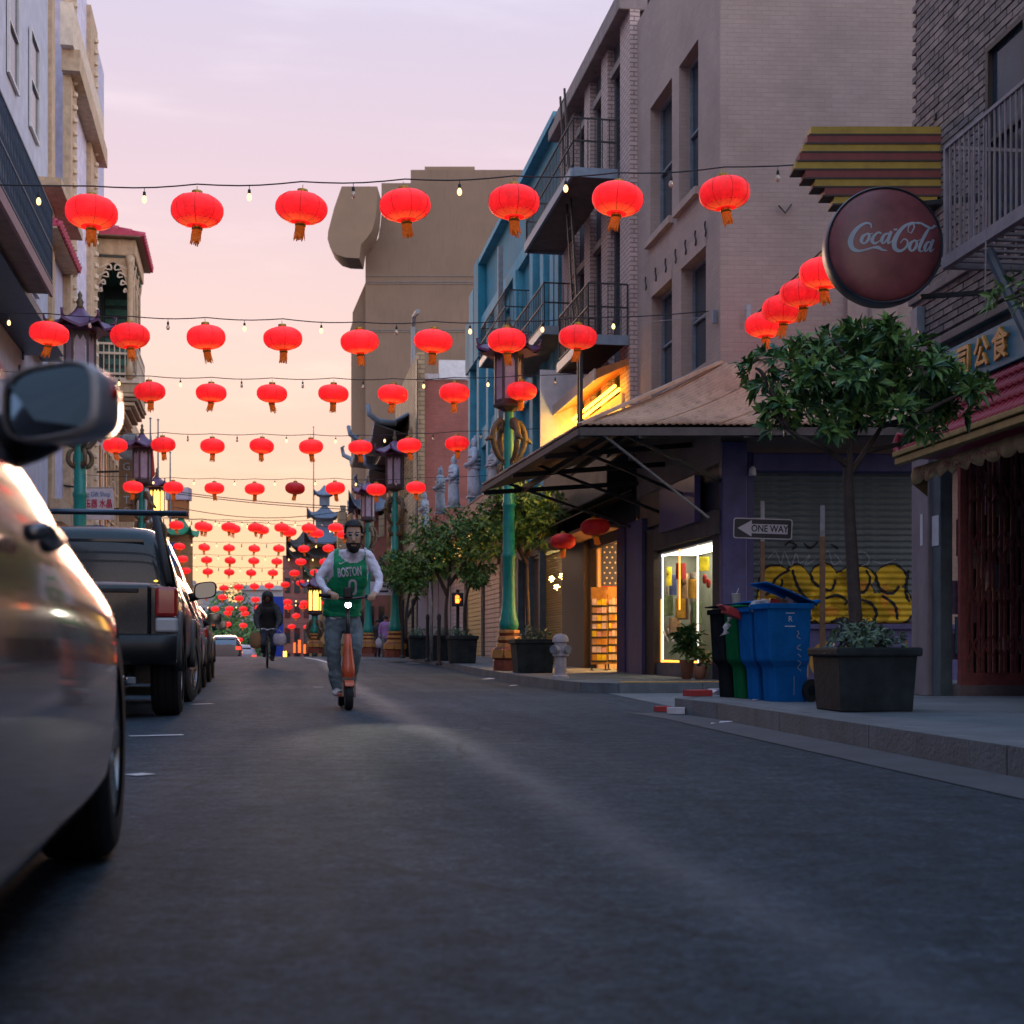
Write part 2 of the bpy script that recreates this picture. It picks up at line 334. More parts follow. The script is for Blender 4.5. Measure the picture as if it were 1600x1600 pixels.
def pavement(name, kerb, inner, slab_len, n_in, parts=True):
    "kerb: polyline; inner: polyline with as many points; the slabs between them and the kerb stones along the edge are pieces"
    root = thing(name, None, None); structure(root)
    K = [Vector((*p, 0)) for p in kerb]; I = [Vector((*p, 0)) for p in inner]
    def smp(P, t):
        i = min(int(t), len(P) - 2); return P[i].lerp(P[i + 1], t - i)
    body = MB(); kw = .15
    ts = []
    for i in range(len(K) - 1):
        n = max(1, round((K[i + 1] - K[i]).length / slab_len)); ts += [i + j / n for j in range(n)]
    ts.append(len(K) - 1)
    gap = .006
    base = []
    for t in ts:
        k, q = smp(K, t), smp(I, t); base.append((k, q))
    body.strip([[(k.x, k.y, ground_z(max(k.y, 0)) + .118), (q.x, q.y, ground_z(max(q.y, 0)) + .118)] for k, q in base])
    body.build('bedding', 'kerb_concrete', root)
    def slab(c4, zlift, nm, m, h=.024, side=False):
        c = sum(c4, Vector()) / 4; mb = MB(); vs = []
        for v in c4:
            w = v + (c - v).normalized() * gap; z = ground_z(max(w.y, 0)); vs.append((w, z))
        lo = [(w.x, w.y, z + (.118 if not side else -.03)) for w, z in vs]; hi = [(w.x, w.y, z + .14 + zlift) for w, z in vs]
        mb.add(lo + hi, [(4, 5, 6, 7), (0, 1, 5, 4), (1, 2, 6, 5), (2, 3, 7, 6), (3, 0, 4, 7)])
        return mb.build(nm, m, root)
    for i in range(len(ts) - 1):
        (k0, q0), (k1, q1) = base[i], base[i + 1]
        a0, a1 = (q0 - k0), (q1 - k1)
        e0, e1 = k0 + a0.normalized() * kw, k1 + a1.normalized() * kw
        slab([k0, k1, e1, e0], 0, 'kerb_stone', 'kerb_concrete', side=True)
        for j in range(n_in):
            s0, s1 = j / n_in, (j + 1) / n_in
            slab([e0.lerp(q0, s0), e1.lerp(q1, s0), e1.lerp(q1, s1), e0.lerp(q0, s1)], random.uniform(-.003, .001), 'paving_slab', 'concrete')
    return root
pavement('pavement_near', KERB_NEAR[:6] + [(9, 13.75)], [(9, -5), (8.2, 0), (7.6, 6.46), (7.4, 11.8), (7.4, 12.4), (7.4, 12.8), (9.4, 13.2)], 1.7, 3)
KF = [(7.5, 19.75), (2.6, 19.2), (1.45, 19.1), (.95, 19.6), (.62, 21.2), (.05, 24.8), (-.62, 29), (-1.35, 34), (-2.7, 42), (-4.5, 53), (-6.0, 62)]
IF = [(7.6, 21.3), (4.6, 21.4), (4.4, 21.6), (4.2, 22.2), (3.9, 23.5), (3.2, 26), (2.5, 30), (1.6, 35), (.4, 42.5), (-1.4, 53.5), (-2.9, 62.5)]
pavement('pavement_far', KF, IF, 2.2, 2)
pavement('pavement_opposite', [(XLF(y) - 1, y) for y in (62, 50, 40, 30, 20, 10, 0)], [(XL(y), y) for y in (62, 50, 40, 30, 20, 10, 0)], 2.6, 2)
# pavement_opposite is laid from the wall outwards, so give its street edge a kerb of its own
op = bpy.data.objects['pavement_opposite']
for i in range(24):
    y0, y1 = i * 2.6, (i + 1) * 2.6 - .01
    MB().add([(XL(y), y, ground_z(y) - .03) for y in (y0, y1)] + [(XL(y) + .16, y, ground_z(y) - .03) for y in (y1, y0)] + [(XL(y), y, ground_z(y) + .142) for y in (y0, y1)] + [(XL(y) + .16, y, ground_z(y) + .142) for y in (y1, y0)],
             [(4, 5, 6, 7), (0, 1, 5, 4), (1, 2, 6, 5), (2, 3, 7, 6), (3, 0, 4, 7)]).build('kerb_stone', 'kerb_concrete', op)
# pavements beyond the crest, tops too far to tell the slabs apart
for nm, f0, f1 in (('pavement_downhill', lambda y: -6.0 - .165 * (y - 62), lambda y: -2.9 - .165 * (y - 62)), ('pavement_downhill_opposite', lambda y: XLF(y), lambda y: XL(y))):
    mb = MB(); mb.strip([[(f0(y), y, ground_z(y) + .14), (f1(y), y, ground_z(y) + .14)] for y in (62, 64, 66, 80, 110, 150, 200)])
    structure(mb.build(nm, 'concrete'))
# concrete gutter and driveway apron at the alley mouth, tactile pad, painted marks: sheets a few millimetres up
ap = MB(); ap.add([(1.7, 13.7, .004), (8, 13.95, .004), (7.5, 19.7, ground_z(19.7) + .004), (1.3, 19.05, ground_z(19) + .004)], [(0, 1, 2, 3)])
structure(ap.build('alley_paving', 'concrete'))
gt = MB(); gt.strip([[(x - .42, y, .0045), (x - .004, y, .0045)] for x, y in KERB_NEAR[:5]])
structure(gt.build('gutter', mat('gutter_concrete', (.06, .07, .085), .8, .3, 2.5, bump=.3, bscale=50)))
tp = MB()
for i in range(12):
    for j in range(5): tp.lathe([(.028, 0), (.018, .006)], 8, (1.62 + .12 * i, 19.36 + .02 * i + .13 * j, .004))
tp.add([(1.5, 19.27, .004), (3.05, 19.5, .004), (3.05, 20.1, .004), (1.5, 19.95, .004)], [(0, 1, 2, 3)])
po = tp.build('tactile_pad', 'tactile_yellow', loc=(0, 0, ground_z(19.5) + .141)); structure(po)
def marking(pts, w, name='road_marking'):
    mb = MB(); rows = []
    for i, (x, y) in enumerate(pts):
        a, b = Vector(pts[max(i - 1, 0)]), Vector(pts[min(i + 1, len(pts) - 1)]); t = (b - a).normalized(); n = Vector((-t.y, t.x)) * w / 2
        rows.append([(x - n.x, y - n.y, ground_z(y) + .005), (x + n.x, y + n.y, ground_z(y) + .005)])
    mb.strip(rows); structure(mb.build(name, 'road_paint'))
def gp(px, py):
    "a point on the road that shows at a pixel"
    lo, hi = 2.0, 66.0
    for _ in range(60):
        m = (lo + hi) / 2
        if EYE - (py - HORIZON) / FPX * m > ground_z(m): lo = m
        else: hi = m
    return ((px - 800) / FPX * lo, lo)
marking([gp(476, 1027.5), gp(497, 1031), gp(526, 1039)], .14)
marking([gp(530, 1028), gp(620, 1029)], .35)
marking([gp(636, 1036), gp(678, 1038)], .16)
marking([gp(202, 1151), gp(286, 1149)], .10)
marking([gp(204, 1212.5), gp(233, 1210)], .10)
marking([gp(490, 1074), gp(505, 1074)], .12)
marking([gp(300, 1101), gp(332, 1100)], .12)
# ------------------------------------------------------------------ red lanterns on festoon strings
def lantern_red(name, es, dull=False):
    m = bpy.data.materials.new(name); m.use_nodes = True; MATS[name] = m
    N, L = m.node_tree.nodes, m.node_tree.links; b = N['Principled BSDF']
    tc = N.new('ShaderNodeTexCoord'); sp = N.new('ShaderNodeSeparateXYZ'); L.new(tc.outputs['Object'], sp.inputs[0])
    no = N.new('ShaderNodeTexNoise'); no.inputs['Scale'].default_value = 26; no.inputs['Detail'].default_value = 4; L.new(tc.outputs['Object'], no.inputs['Vector'])
    big = N.new('ShaderNodeTexNoise'); big.inputs['Scale'].default_value = 5; big.inputs['Detail'].default_value = 2; L.new(tc.outputs['Object'], big.inputs['Vector'])
    b.inputs['Base Color'].default_value = (.55, .012, .016, 1); b.inputs['Roughness'].default_value = .6
    r = N.new('ShaderNodeValToRGB'); e = r.color_ramp.elements
    mr = N.new('ShaderNodeMapRange'); L.new(sp.outputs['Z'], mr.inputs['Value']); mr.inputs['From Min'].default_value = -.19; mr.inputs['From Max'].default_value = .19
    L.new(mr.outputs[0], r.inputs[0])
    e[0].position = 0; e[0].color = (1, .10, .02, 1); e[1].position = 1; e[1].color = (1, .035, .03, 1)
    q = e.new(.17); q.color = (1, .014, .014, 1); q = e.new(.55); q.color = (1, .010, .016, 1)
    L.new(r.outputs[0], b.inputs['Emission Color'])
    m1 = N.new('ShaderNodeMapRange'); L.new(no.outputs['Fac'], m1.inputs['Value']); m1.inputs['From Min'].default_value = .3; m1.inputs['From Max'].default_value = .7; m1.inputs['To Min'].default_value = es * .8; m1.inputs['To Max'].default_value = es * 1.2
    m2 = N.new('ShaderNodeMapRange'); L.new(big.outputs['Fac'], m2.inputs['Value']); m2.inputs['From Min'].default_value = .3; m2.inputs['From Max'].default_value = .7; m2.inputs['To Min'].default_value = .82; m2.inputs['To Max'].default_value = 1.15
    mm = N.new('ShaderNodeMath'); mm.operation = 'MULTIPLY'; L.new(m1.outputs[0], mm.inputs[0]); L.new(m2.outputs[0], mm.inputs[1]); oi = N.new('ShaderNodeObjectInfo'); m4 = N.new('ShaderNodeMapRange'); L.new(oi.outputs['Random'], m4.inputs['Value']); m4.inputs['To Min'].default_value = .72; m4.inputs['To Max'].default_value = 1.18
    m5 = N.new('ShaderNodeMath'); m5.operation = 'MULTIPLY'; L.new(mm.outputs[0], m5.inputs[0]); L.new(m4.outputs[0], m5.inputs[1]); L.new(m5.outputs[0], b.inputs['Emission Strength'])
lantern_red('lantern_silk_lit', .44); lantern_red('lantern_silk_dim', .045); lantern_red('lantern_silk_shade', .012)
mat('lantern_gold', (.45, .24, .03), .38, .3, 30, metal=.6)
mat('lantern_tassel', (.72, .19, .015), .75, .35, 40, emit=(1, .22, .01), es=.04)
mat('lantern_rib', (.20, .006, .008), .6, 0)
mat('wire_black', (.012, .012, .014), .6, 0)
glow('bulb_warm', (1, .62, .24), 2.6); mat('bulb_off', (.75, .66, .5), .15, 0, trans=.3)
def lantern_profile(n=14):
    p = []
    for i in range(n + 1):
        z = -.185 + .37 * i / n; r = .292 * max(0, 1 - abs(z / .198) ** 2.5) ** .5
        p.append((max(r, .105 if z < 0 else .09), z))
    return p
def lantern_shade(mb, seg=48):
    rows = []
    for r, z in lantern_profile():
        rows.append([((r * (1 - .013 * (1 - abs(math.cos(12 * a))))) * math.cos(a), (r * (1 - .013 * (1 - abs(math.cos(12 * a))))) * math.sin(a), z) for a in (2 * math.pi * j / seg for j in range(seg))])
    mb.strip(rows, close=True)
def lantern_ribs(mb):
    prof = lantern_profile()
    for k in range(8):
        a = 2 * math.pi * k / 8 + .2
        mb.tube([((r + .002) * math.cos(a), (r + .002) * math.sin(a), z) for r, z in prof], .0022, 4, False)
    for k in range(26):      # the little dark fringe above the lower rim
        a = 2 * math.pi * k / 26; r = .222
        mb.tube([(r * math.cos(a), r * math.sin(a), -.129), ((r + .012) * math.cos(a + .09), (r + .012) * math.sin(a + .09), -.134), (r * math.cos(a + .17), r * math.sin(a + .17), -.131)], .003, 4, False)
def lantern_caps(mb):
    mb.lathe([(.06, .17), (.06, .235), (.052, .24)], 16); mb.lathe([(.064, .198), (.064, .208)], 16)
    mb.tube([(0, 0, .23), (0, 0, .30)], .004, 5)
def lantern_collar(mb):
    mb.lathe([(.062, -.235), (.062, -.18)], 16)
def lantern_tassel(mb, seed, seg=18):
    rr = random.Random(seed); sway = rr.uniform(-.05, .05); sy = rr.uniform(-.03, .03)
    for k in range(seg):
        a = 2 * math.pi * k / seg; l = rr.uniform(.13, .19); spread = rr.uniform(.9, 1.35)
        p0 = Vector((.055 * math.cos(a), .055 * math.sin(a), -.23)); p1 = p0 + Vector((sway * .5, sy * .5, -l * .5)) * 1.0; p2 = Vector((.055 * spread * math.cos(a) + sway, .055 * spread * math.sin(a) + sy, -.23 - l))
        t = Vector((-math.sin(a), math.cos(a), 0)) * .013
        mb.add([p0 - t, p0 + t, p1 + t * 1.1, p1 - t * 1.1, p2 + t * .6, p2 - t * .6], [(0, 1, 2, 3), (3, 2, 4, 5)])
def _m(f, name, m, *a, smooth=True):
    mb = MB(); f(mb, *a); me = mb.mesh(name, m)
    if smooth: me.polygons.foreach_set('use_smooth', [True] * len(me.polygons))
    return me
LM = {'shade': _m(lantern_shade, 'shade', 'lantern_silk_lit'), 'ribs': _m(lantern_ribs, 'ribs', 'lantern_rib'), 'cap': _m(lantern_caps, 'cap', 'lantern_gold'), 'collar': _m(lantern_collar, 'collar', 'lantern_gold')}
LM['shade_dim'] = _m(lantern_shade, 'shade', 'lantern_silk_dim'); LM['shade_off'] = _m(lantern_shade, 'shade', 'lantern_silk_shade')
TASSELS = [_m(lantern_tassel, 'tassel', 'lantern_tassel', s, smooth=False) for s in range(7)]
far_mb = MB(); lantern_shade(far_mb, 20); far_mb.use(1); lantern_caps(far_mb); lantern_collar(far_mb); far_mb.use(2); lantern_tassel(far_mb, 3, 8)
FAR_LANTERN = far_mb.mesh('lantern', ['lantern_silk_lit', 'lantern_gold', 'lantern_tassel']); FAR_LANTERN.polygons.foreach_set('use_smooth', [True] * len(FAR_LANTERN.polygons))
LR = random.Random(21)
def lantern(p, dia, label, group, parts=True, shade='shade'):
    s = dia / .584
    if parts:
        o = thing('paper_lantern', label, 'lantern', p, LR.uniform(0, 6.28), group)
        link('shade', LM[shade], o); link('ribs', LM['ribs'], o); link('cap', LM['cap'], o); link('collar', LM['collar'], o); link('tassel', TASSELS[LR.randrange(7)], o)
    else:
        o = tag(link('paper_lantern', FAR_LANTERN, None, p, LR.uniform(0, 6.28)), label, 'lantern', group)
    o.scale = (s, s, s * LR.uniform(.88, .95)); o.rotation_euler.x = LR.uniform(-.08, .08); o.rotation_euler.y = LR.uniform(-.08, .08)
    return o
bulb_mb = MB(); bulb_mb.use(0).lathe([(.004, .0), (.004, -.045)], 5); bulb_mb.lathe([(.016, -.045), (.018, -.085), (.014, -.09)], 8); bulb_mb.use(1).lathe([(.012, -.09), (.026, -.12), (.027, -.14), (.018, -.165), (.004, -.172)], 10)
BULB = bulb_mb.mesh('bulb', ['wire_black', 'bulb_warm']); BULB_OFF = bulb_mb.mesh('bulb', ['wire_black', 'bulb_off'])
for b_ in (BULB, BULB_OFF): b_.polygons.foreach_set('use_smooth', [True] * len(b_.polygons))
def row(d, pts, dia_px, words, left=None, right=None, parts=True, unlit=(), dy=None, bulbs=True, bulb_scale=1.0, skip=()):
    "one string across the street: pts are (x, y) of the lantern centres in the photo, d their distance"
    dia = dia_px / FPX * d
    P = [at(x, y, d + .012 * (i - len(pts) / 2)) for i, (x, y) in enumerate(pts)]
    for i, p in enumerate(P):
        if i in skip: continue
        lantern(p, dia, '%s red lantern from the left on %s' % (ordinal(i), words) if i not in unlit else 'darker unlit red lantern among the glowing ones on %s' % words, 'red lanterns strung over the street', parts, 'shade_dim' if i in unlit else 'shade')
    s = thing('festoon_string', 'black festoon wire with small bulbs carrying %s' % words, 'string', (0, d, ground_z(d)), 0, 'festoon wires across the street')
    off = Vector((0, -d, -ground_z(d)))
    top = [p + Vector((0, 0, .30 * dia / .584)) + off for p in P]
    ends0 = Vector((left if left is not None else top[0].x - 2.5, top[0].y, top[0].z + .12)); ends1 = Vector((right if right is not None else top[-1].x + 2.5, top[-1].y, top[-1].z + .1))
    line = []
    for a, b in zip([ends0] + top, top + [ends1]):
        n = 5
        for j in range(n): q = a.lerp(b, j / n); q.z -= .03 * math.sin(math.pi * j / n) * min(1, (b - a).length); line.append(q)
    line.append(ends1)
    MB().tube(line, .0085 if d < 45 else .010, 5).build('wire', 'wire_black', s, smooth=True)
    if bulbs:
        mids = [(a + b) / 2 for a, b in zip(top, top[1:])] + [top[0] - (top[1] - top[0]) / 2, top[-1] + (top[-1] - top[-2]) / 2]
        for i, q in enumerate(mids):
            o = link('bulb', BULB if LR.random() < .62 else BULB_OFF, s, (q.x, q.y, q.z - .03)); o.scale = (bulb_scale,) * 3
row(15.8, [(143, 332), (308, 329), (471, 325), (633, 321), (803, 316), (965, 311), (1132, 302)], 80, 'the nearest and highest string', XLF(15.8), 3.9)
row(21.6, [(77, 521), (203, 525), (322, 527), (442, 529), (562, 534), (677, 533), (792, 532), (903, 527)], 60, 'the second nearest string', XLF(21.6), XR(21.6))
row(27.3, [(234, 612), (330, 614), (425, 615), (521, 615), (614, 616), (710, 614), (815, 611)], 47.5, 'the third nearest string', XLF(27.3), XR(27.3))
row(33.6, [(180, 696), (255, 695), (332, 697), (409, 697), (486, 698), (563, 699), (639, 696), (714, 693)], 37.5, 'the fourth nearest string', XLF(33.6), XR(33.6))
row(40.8, [(208, 761), (271, 762), (335, 763), (398, 764), (461, 763), (524, 763), (588, 765), (650, 762)], 30.8, 'the fifth nearest string', XLF(40.8), XR(40.8), unlit=(4,))
def zrow(d, pts, dia, words, **k):
    "points measured in an enlargement of the middle of the photo"
    row(d, [(260 + x / 5.333, 740 + y / 5.333) for x, y in pts], dia / 5.333, words, parts=False, **k)
zrow(52, [(83, 430), (296, 440), (520, 446), (740, 450), (960, 450), (1187, 455), (1410, 450)], 124, 'the sixth string, its upper lanterns', bulb_scale=1.2)
zrow(55, [(325, 448), (557, 460), (795, 470), (1025, 487), (1250, 497), (1480, 505)], 122, 'the seventh string, just below the sixth', bulb_scale=1.2)
zrow(68, [(107, 607), (315, 615), (522, 620), (732, 625), (937, 625), (1145, 627), (1350, 622)], 98, 'the eighth string', bulb_scale=1.3)
zrow(73, [(133, 712), (335, 720), (531, 725), (728, 728), (920, 733), (1120, 735), (1320, 735)], 93, 'the ninth string', bulb_scale=1.3)
zrow(79, [(160, 810), (345, 817), (523, 822), (706, 827), (887, 828), (1068, 830), (1240, 825)], 87, 'the tenth string', bulb_scale=1.3)
zrow(87, [(352, 957), (478, 953), (600, 945), (733, 940), (857, 935), (990, 925), (1120, 910), (1240, 900)], 79, 'the eleventh string, low over the hooded cyclist', bulb_scale=1.4)
zrow(91, [(330, 1018), (467, 1030), (605, 1040), (742, 1050), (877, 1060), (1010, 1070), (1150, 1080), (1270, 1080)], 76, 'the twelfth string, beside the head of the cyclist', bulb_scale=1.4)
zrow(98, [(405, 1128), (525, 1127), (640, 1127), (770, 1118), (890, 1112), (1015, 1112), (1140, 1106)], 72, 'the thirteenth string, behind the cyclist', bulb_scale=1.4)
zrow(102, [(512, 1162), (655, 1166), (900, 1180), (1080, 1185)], 68, 'the fourteenth string, behind the shoulders of the cyclist', bulbs=False)
zrow(106, [(385, 1243), (507, 1255), (640, 1265), (920, 1270), (1043, 1275), (1175, 1280)], 66, 'the fifteenth string, beside the arms of the cyclist', bulbs=False)
zrow(116, [(492, 1387), (610, 1385), (930, 1395)], 58, 'the second lowest far string', bulbs=False)
zrow(121, [(480, 1450), (595, 1450), (705, 1450), (930, 1447), (1030, 1450)], 57, 'the lowest and farthest string', bulbs=False)
# the short string that leaves the mauve wall beside the round sign
side = [(3.66, 20.3, 5.28), (3.72, 19.25, 5.25), (3.76, 18.2, 5.21), (3.80, 17.15, 5.18)]
for i, p in enumerate(side):
    lantern(p, .60, '%s red lantern from the wall on the slanting string beside the round sign' % ordinal(i), 'red lanterns by the mauve wall')
sw = thing('festoon_string', 'short black wire slanting from the mauve wall behind the round sign', 'string', (3.55, 20.95, .14), 0, 'festoon wires across the street')
MB().tube([Vector((a - 3.55, b - 20.95, c - .14)) for a, b, c in [(3.52, 20.97, 5.45), (3.66, 20.3, 5.58), (3.72, 19.25, 5.55), (3.76, 18.2, 5.51), (3.80, 17.15, 5.48), (3.9, 14.6, 5.55)]], .012, 6).build('wire', 'wire_black', sw)
mb = MB(); mb.cbox((-.03, .0, 5.42), (.07, .03, .34)); mb.build('bracket', mat('galvanised', (.35, .37, .4), .5, .2, 8, metal=.6), sw)
# two unlit lanterns under the shop canopy
lantern(at(930, 823, 24.5), 46 / FPX * 24.5, 'dull unlit red lantern hanging above the doorway with the flag', 'lanterns under the canopy', True, 'shade_off')
lantern(at(880, 846, 27.5), 40 / FPX * 27.5, 'dull unlit red lantern hanging beside the tree, left of the flag doorway', 'lanterns under the canopy', True, 'shade_off')
# ------------------------------------------------------------------ shared building pieces
mat('glass_dark', (.02, .025, .03), .06, 0, spec=.6)
mat('glass_clear', (.04, .05, .05), .02, 0, alpha=.05, spec=.5)
mat('glass_blue', (.03, .05, .07), .08, .2, .6)
mat('iron_black', (.018, .02, .024), .55, .25, 12, bump=.15)
mat('iron_grey', (.20, .22, .25), .55, .25, 9)
mat('wood_dark', (.05, .035, .028), .6, .3, 6, bump=.2)
mat('black_void', (.008, .008, .01), .9, 0)
mat('white_paint', (.62, .62, .64), .6, .12, 5)
mat('purple_paint', (.085, .08, .20), .6, .25, 4, bump=.1, stain=.3)
mat('gold_paint', (.45, .26, .05), .5, .2, 10)
def sub_side(f, name, p0, p1):
    s = Facade.__new__(Facade); s.p0, s.p1 = Vector((p0[0], p0[1], 0)), Vector((p1[0], p1[1], 0)); s.len = (s.p1 - s.p0).length
    s.t = (s.p1 - s.p0) / s.len; s.n = Vector((-s.t.y, s.t.x, 0)); s.z = f.z
    o = bpy.data.objects.new(name, None); COL.objects.link(o); o.parent = f.o
    rz = f.o.rotation_euler.z; rel = s.p0 - f.p0
    o.location = Matrix.Rotation(-rz, 3, 'Z') @ rel; o.rotation_euler = (0, 0, math.atan2(s.t.y, s.t.x) - rz); s.o = o; return s
def window(f, u0, u1, z0, z1, depth=.2, frame='wood_dark', glass='glass_dark', cols=1, rows=2, fw=.05, parent=None, flat=False, sill=None):
    mb = MB(); y = -depth
    mb.box(u0, u0 + fw, y, y + .06, z0, z1); mb.box(u1 - fw, u1, y, y + .06, z0, z1); mb.box(u0 + fw, u1 - fw, y, y + .06, z0, z0 + fw); mb.box(u0 + fw, u1 - fw, y, y + .06, z1 - fw, z1)
    du, dz = (u1 - u0 - fw) / cols, (z1 - z0 - fw) / rows
    for i in range(1, cols): mb.box(u0 + i * du, u0 + i * du + fw, y, y + .055, z0 + fw, z1 - fw)
    for j in range(1, rows): mb.box(u0 + fw, u1 - fw, y + .002, y + .057, z0 + j * dz, z0 + j * dz + fw * .8)
    w = mb.build('window', frame, parent or f.o)
    for i in range(cols):
        for j in range(rows):
            MB().box(u0 + i * du + fw, u0 + (i + 1) * du, y - .01 + .004 * j, y + .01 + .004 * j, z0 + j * dz + fw * .8, z0 + (j + 1) * dz).build('pane', glass, (parent or f.o) if flat else w)
    if sill: MB().box(u0 - .08, u1 + .08, -depth + .06, .07, z0 - .09, z0).build('sill', sill, parent or f.o)
    return w
def catmull(pts, n=6):
    pts = [tuple(p) for p in pts]; out = []; k = len(pts)
    for i in range(k - 1):
        p0, p1, p2, p3 = (np.array(pts[max(i - 1, 0)], float), np.array(pts[i], float), np.array(pts[i + 1], float), np.array(pts[min(i + 2, k - 1)], float))
        for j in range(n):
            t = j / n; out.append(tuple(.5 * (2 * p1 + (p2 - p0) * t + (2 * p0 - 5 * p1 + 4 * p2 - p3) * t * t + (3 * p1 - p0 - 3 * p2 + p3) * t ** 3)))
    out.append(pts[-1]); return out
def ribbon(mb, pts, to3, n=6):
    "brush stroke: pts (x, y, width) in a drawing plane; to3(x, y) gives the 3-D point"
    P = catmull(pts, n); rows = []
    for i, p in enumerate(P):
        a, b = P[max(i - 1, 0)], P[min(i + 1, len(P) - 1)]; tx, ty = b[0] - a[0], b[1] - a[1]; l = math.hypot(tx, ty) or 1
        nx, ny = -ty / l * p[2] / 2, tx / l * p[2] / 2; rows.append([to3(p[0] - nx, p[1] - ny), to3(p[0] + nx, p[1] + ny)])
    mb.strip(rows)
def ribbon_outline(pts, n=5):
    P = catmull(pts, n); A, B = [], []
    for i, p in enumerate(P):
        a, b = P[max(i - 1, 0)], P[min(i + 1, len(P) - 1)]; tx, ty = b[0] - a[0], b[1] - a[1]; l = math.hypot(tx, ty) or 1
        nx, ny = -ty / l * p[2] / 2, tx / l * p[2] / 2; A.append((p[0] - nx, p[1] - ny)); B.append((p[0] + nx, p[1] + ny))
    return A + B[::-1]
def scan(poly, y):
    xs = []
    for (x0, y0), (x1, y1) in zip(poly, poly[1:] + poly[:1]):
        if (y0 <= y) != (y1 <= y): xs.append(x0 + (y - y0) / (y1 - y0) * (x1 - x0))
    xs.sort(); return list(zip(xs[::2], xs[1::2]))
def railing(mb, a, b, h, n, r=.012, rails=(1.0, .08), post=.02):
    a, b = Vector(a), Vector(b)
    for k in rails: mb.bar(a + Vector((0, 0, h * k)), b + Vector((0, 0, h * k)), post, post)
    for i in range(n + 1):
        p = a.lerp(b, i / n); mb.bar(p, p + Vector((0, 0, h)), r if i not in (0, n) else post)
def pagoda_roof(mb, w, d, h, z, lift, over=.0, n=9, c=(0, 0)):
    "four concave slopes with upturned corners"
    def pt(sx, sy, t, s):
        # t 0 at eave, 1 at ridge; s -1..1 along the eave
        k = 1 - t; prof = t ** 1.7
        up = lift * (abs(s) ** 4) * k ** 3
        if sx == 0: x, y = s * w / 2 * (k * .93 + .07), sy * d / 2 * (k * .93 + .07)
        else: x, y = sx * w / 2 * (k * .93 + .07), s * d / 2 * (k * .93 + .07)
        return (c[0] + x, c[1] + y, z + h * prof + up)
    for sx, sy in ((0, 1), (0, -1), (1, 0), (-1, 0)):
        mb.strip([[pt(sx, sy, i / 5, -1 + 2 * j / (n - 1)) for j in range(n)] for i in range(6)])
        mb.strip([[pt(sx, sy, 0, -1 + 2 * j / (n - 1)) for j in range(n)], [(*pt(sx, sy, 0, -1 + 2 * j / (n - 1))[:2], pt(sx, sy, 0, -1 + 2 * j / (n - 1))[2] - .05 * max(w, d) ** .5) for j in range(n)]])
def tile_awning(f, u0, u1, off, z0, z1, step, m, name='roof_tile', parent=None, soffit=None):
    "rows of half-round tiles running down a sloped awning, each a piece; returns the base"
    base = MB(); base.add([(u0, off, z0), (u1, off, z0), (u1, 0, z1), (u0, 0, z1), (u0, off, z0 - .04), (u1, off, z0 - .04), (u1, 0, z0 - .04), (u0, 0, z0 - .04)], [(0, 1, 2, 3), (4, 5, 6, 7), (0, 1, 5, 4), (1, 2, 6, 5), (0, 3, 7, 4)])
    root = base.build('awning_roof', m, parent or f.o)
    n = max(2, int((u1 - u0) / step)); st = (u1 - u0) / n; v = Vector((0, -off, z1 - z0)); mb = MB(); r = st * .34
    L = 4
    for k in range(L):
        a, b = Vector((0, off, z0)) + v * (k / L), Vector((0, off, z0)) + v * ((k + 1.06) / L)
        mb.tube([a + Vector((0, .012, .02)), b + Vector((0, .004, .008))], [r, r * .82], 8)
    me = mb.mesh(name, m); me.polygons.foreach_set('use_smooth', [len(p.vertices) == 4 for p in me.polygons])
    for i in range(n): link(name, me, root, (u0 + (i + .5) * st, 0, 0))
    return root
# ------------------------------------------------------------------ right side: brick building with round sign
def r1x(d): return 4.13 - .118 * (d - 14.5)
mat('brown_brick', (.24, .19, .175), .85, .35, 5, bump=.4, bscale=40); mat('brown_brick_b', (.18, .145, .14), .85, .3, 5, bump=.4, bscale=40); mat('brown_brick_c', (.29, .225, .205), .85, .3, 5, bump=.4, bscale=40)
mat('mortar', (.10, .085, .08), .95, .3, 8, bump=.3)
mat('stone_trim', (.24, .19, .18), .8, .25, 4, bump=.25, stain=.4)
mat('red_tile', (.34, .028, .05), .42, .3, 14, bump=.1); mat('gutter_gold', (.30, .20, .06), .6, .3, 8)
mat('sign_teal', (.03, .22, .30), .5, .2, 3, stain=.2); mat('sign_gold', (.62, .30, .055), .4, .2, 12)
mat('valance_cloth', (.36, .25, .12), .85, .35, 9, bump=.2, stain=.3); mat('valance_print', (.22, .06, .07), .85, .3, 9)
mat('pillar_mauve', (.26, .21, .22), .8, .2, 3, bump=.2, stain=.3); mat('gate_red', (.32, .09, .08), .5, .3, 9)
mat('grey_green', (.08, .115, .13), .6, .3, 5)
F1 = Facade('brick_shop_building', 'brown brick building with fire-escape balcony and red tiled shop awning', 'building', (r1x(-22), -22), (r1x(14.5), 14.5), .14)
L1 = F1.len
mb = MB(); mb.box(0, L1 - .02, -6, -.02, 3.0, 12); mb.box(0, L1 - 2.55, -6, -.02, -.2, 3.0); mb.box(L1 - 2.55, L1 - .02, -6, -2.6, -.2, 3.0); mb.box(L1 - .30, L1 - .02, -2.6, -.5, -.2, 3.0); wall1 = mb.build('wall', 'mortar', F1.o)
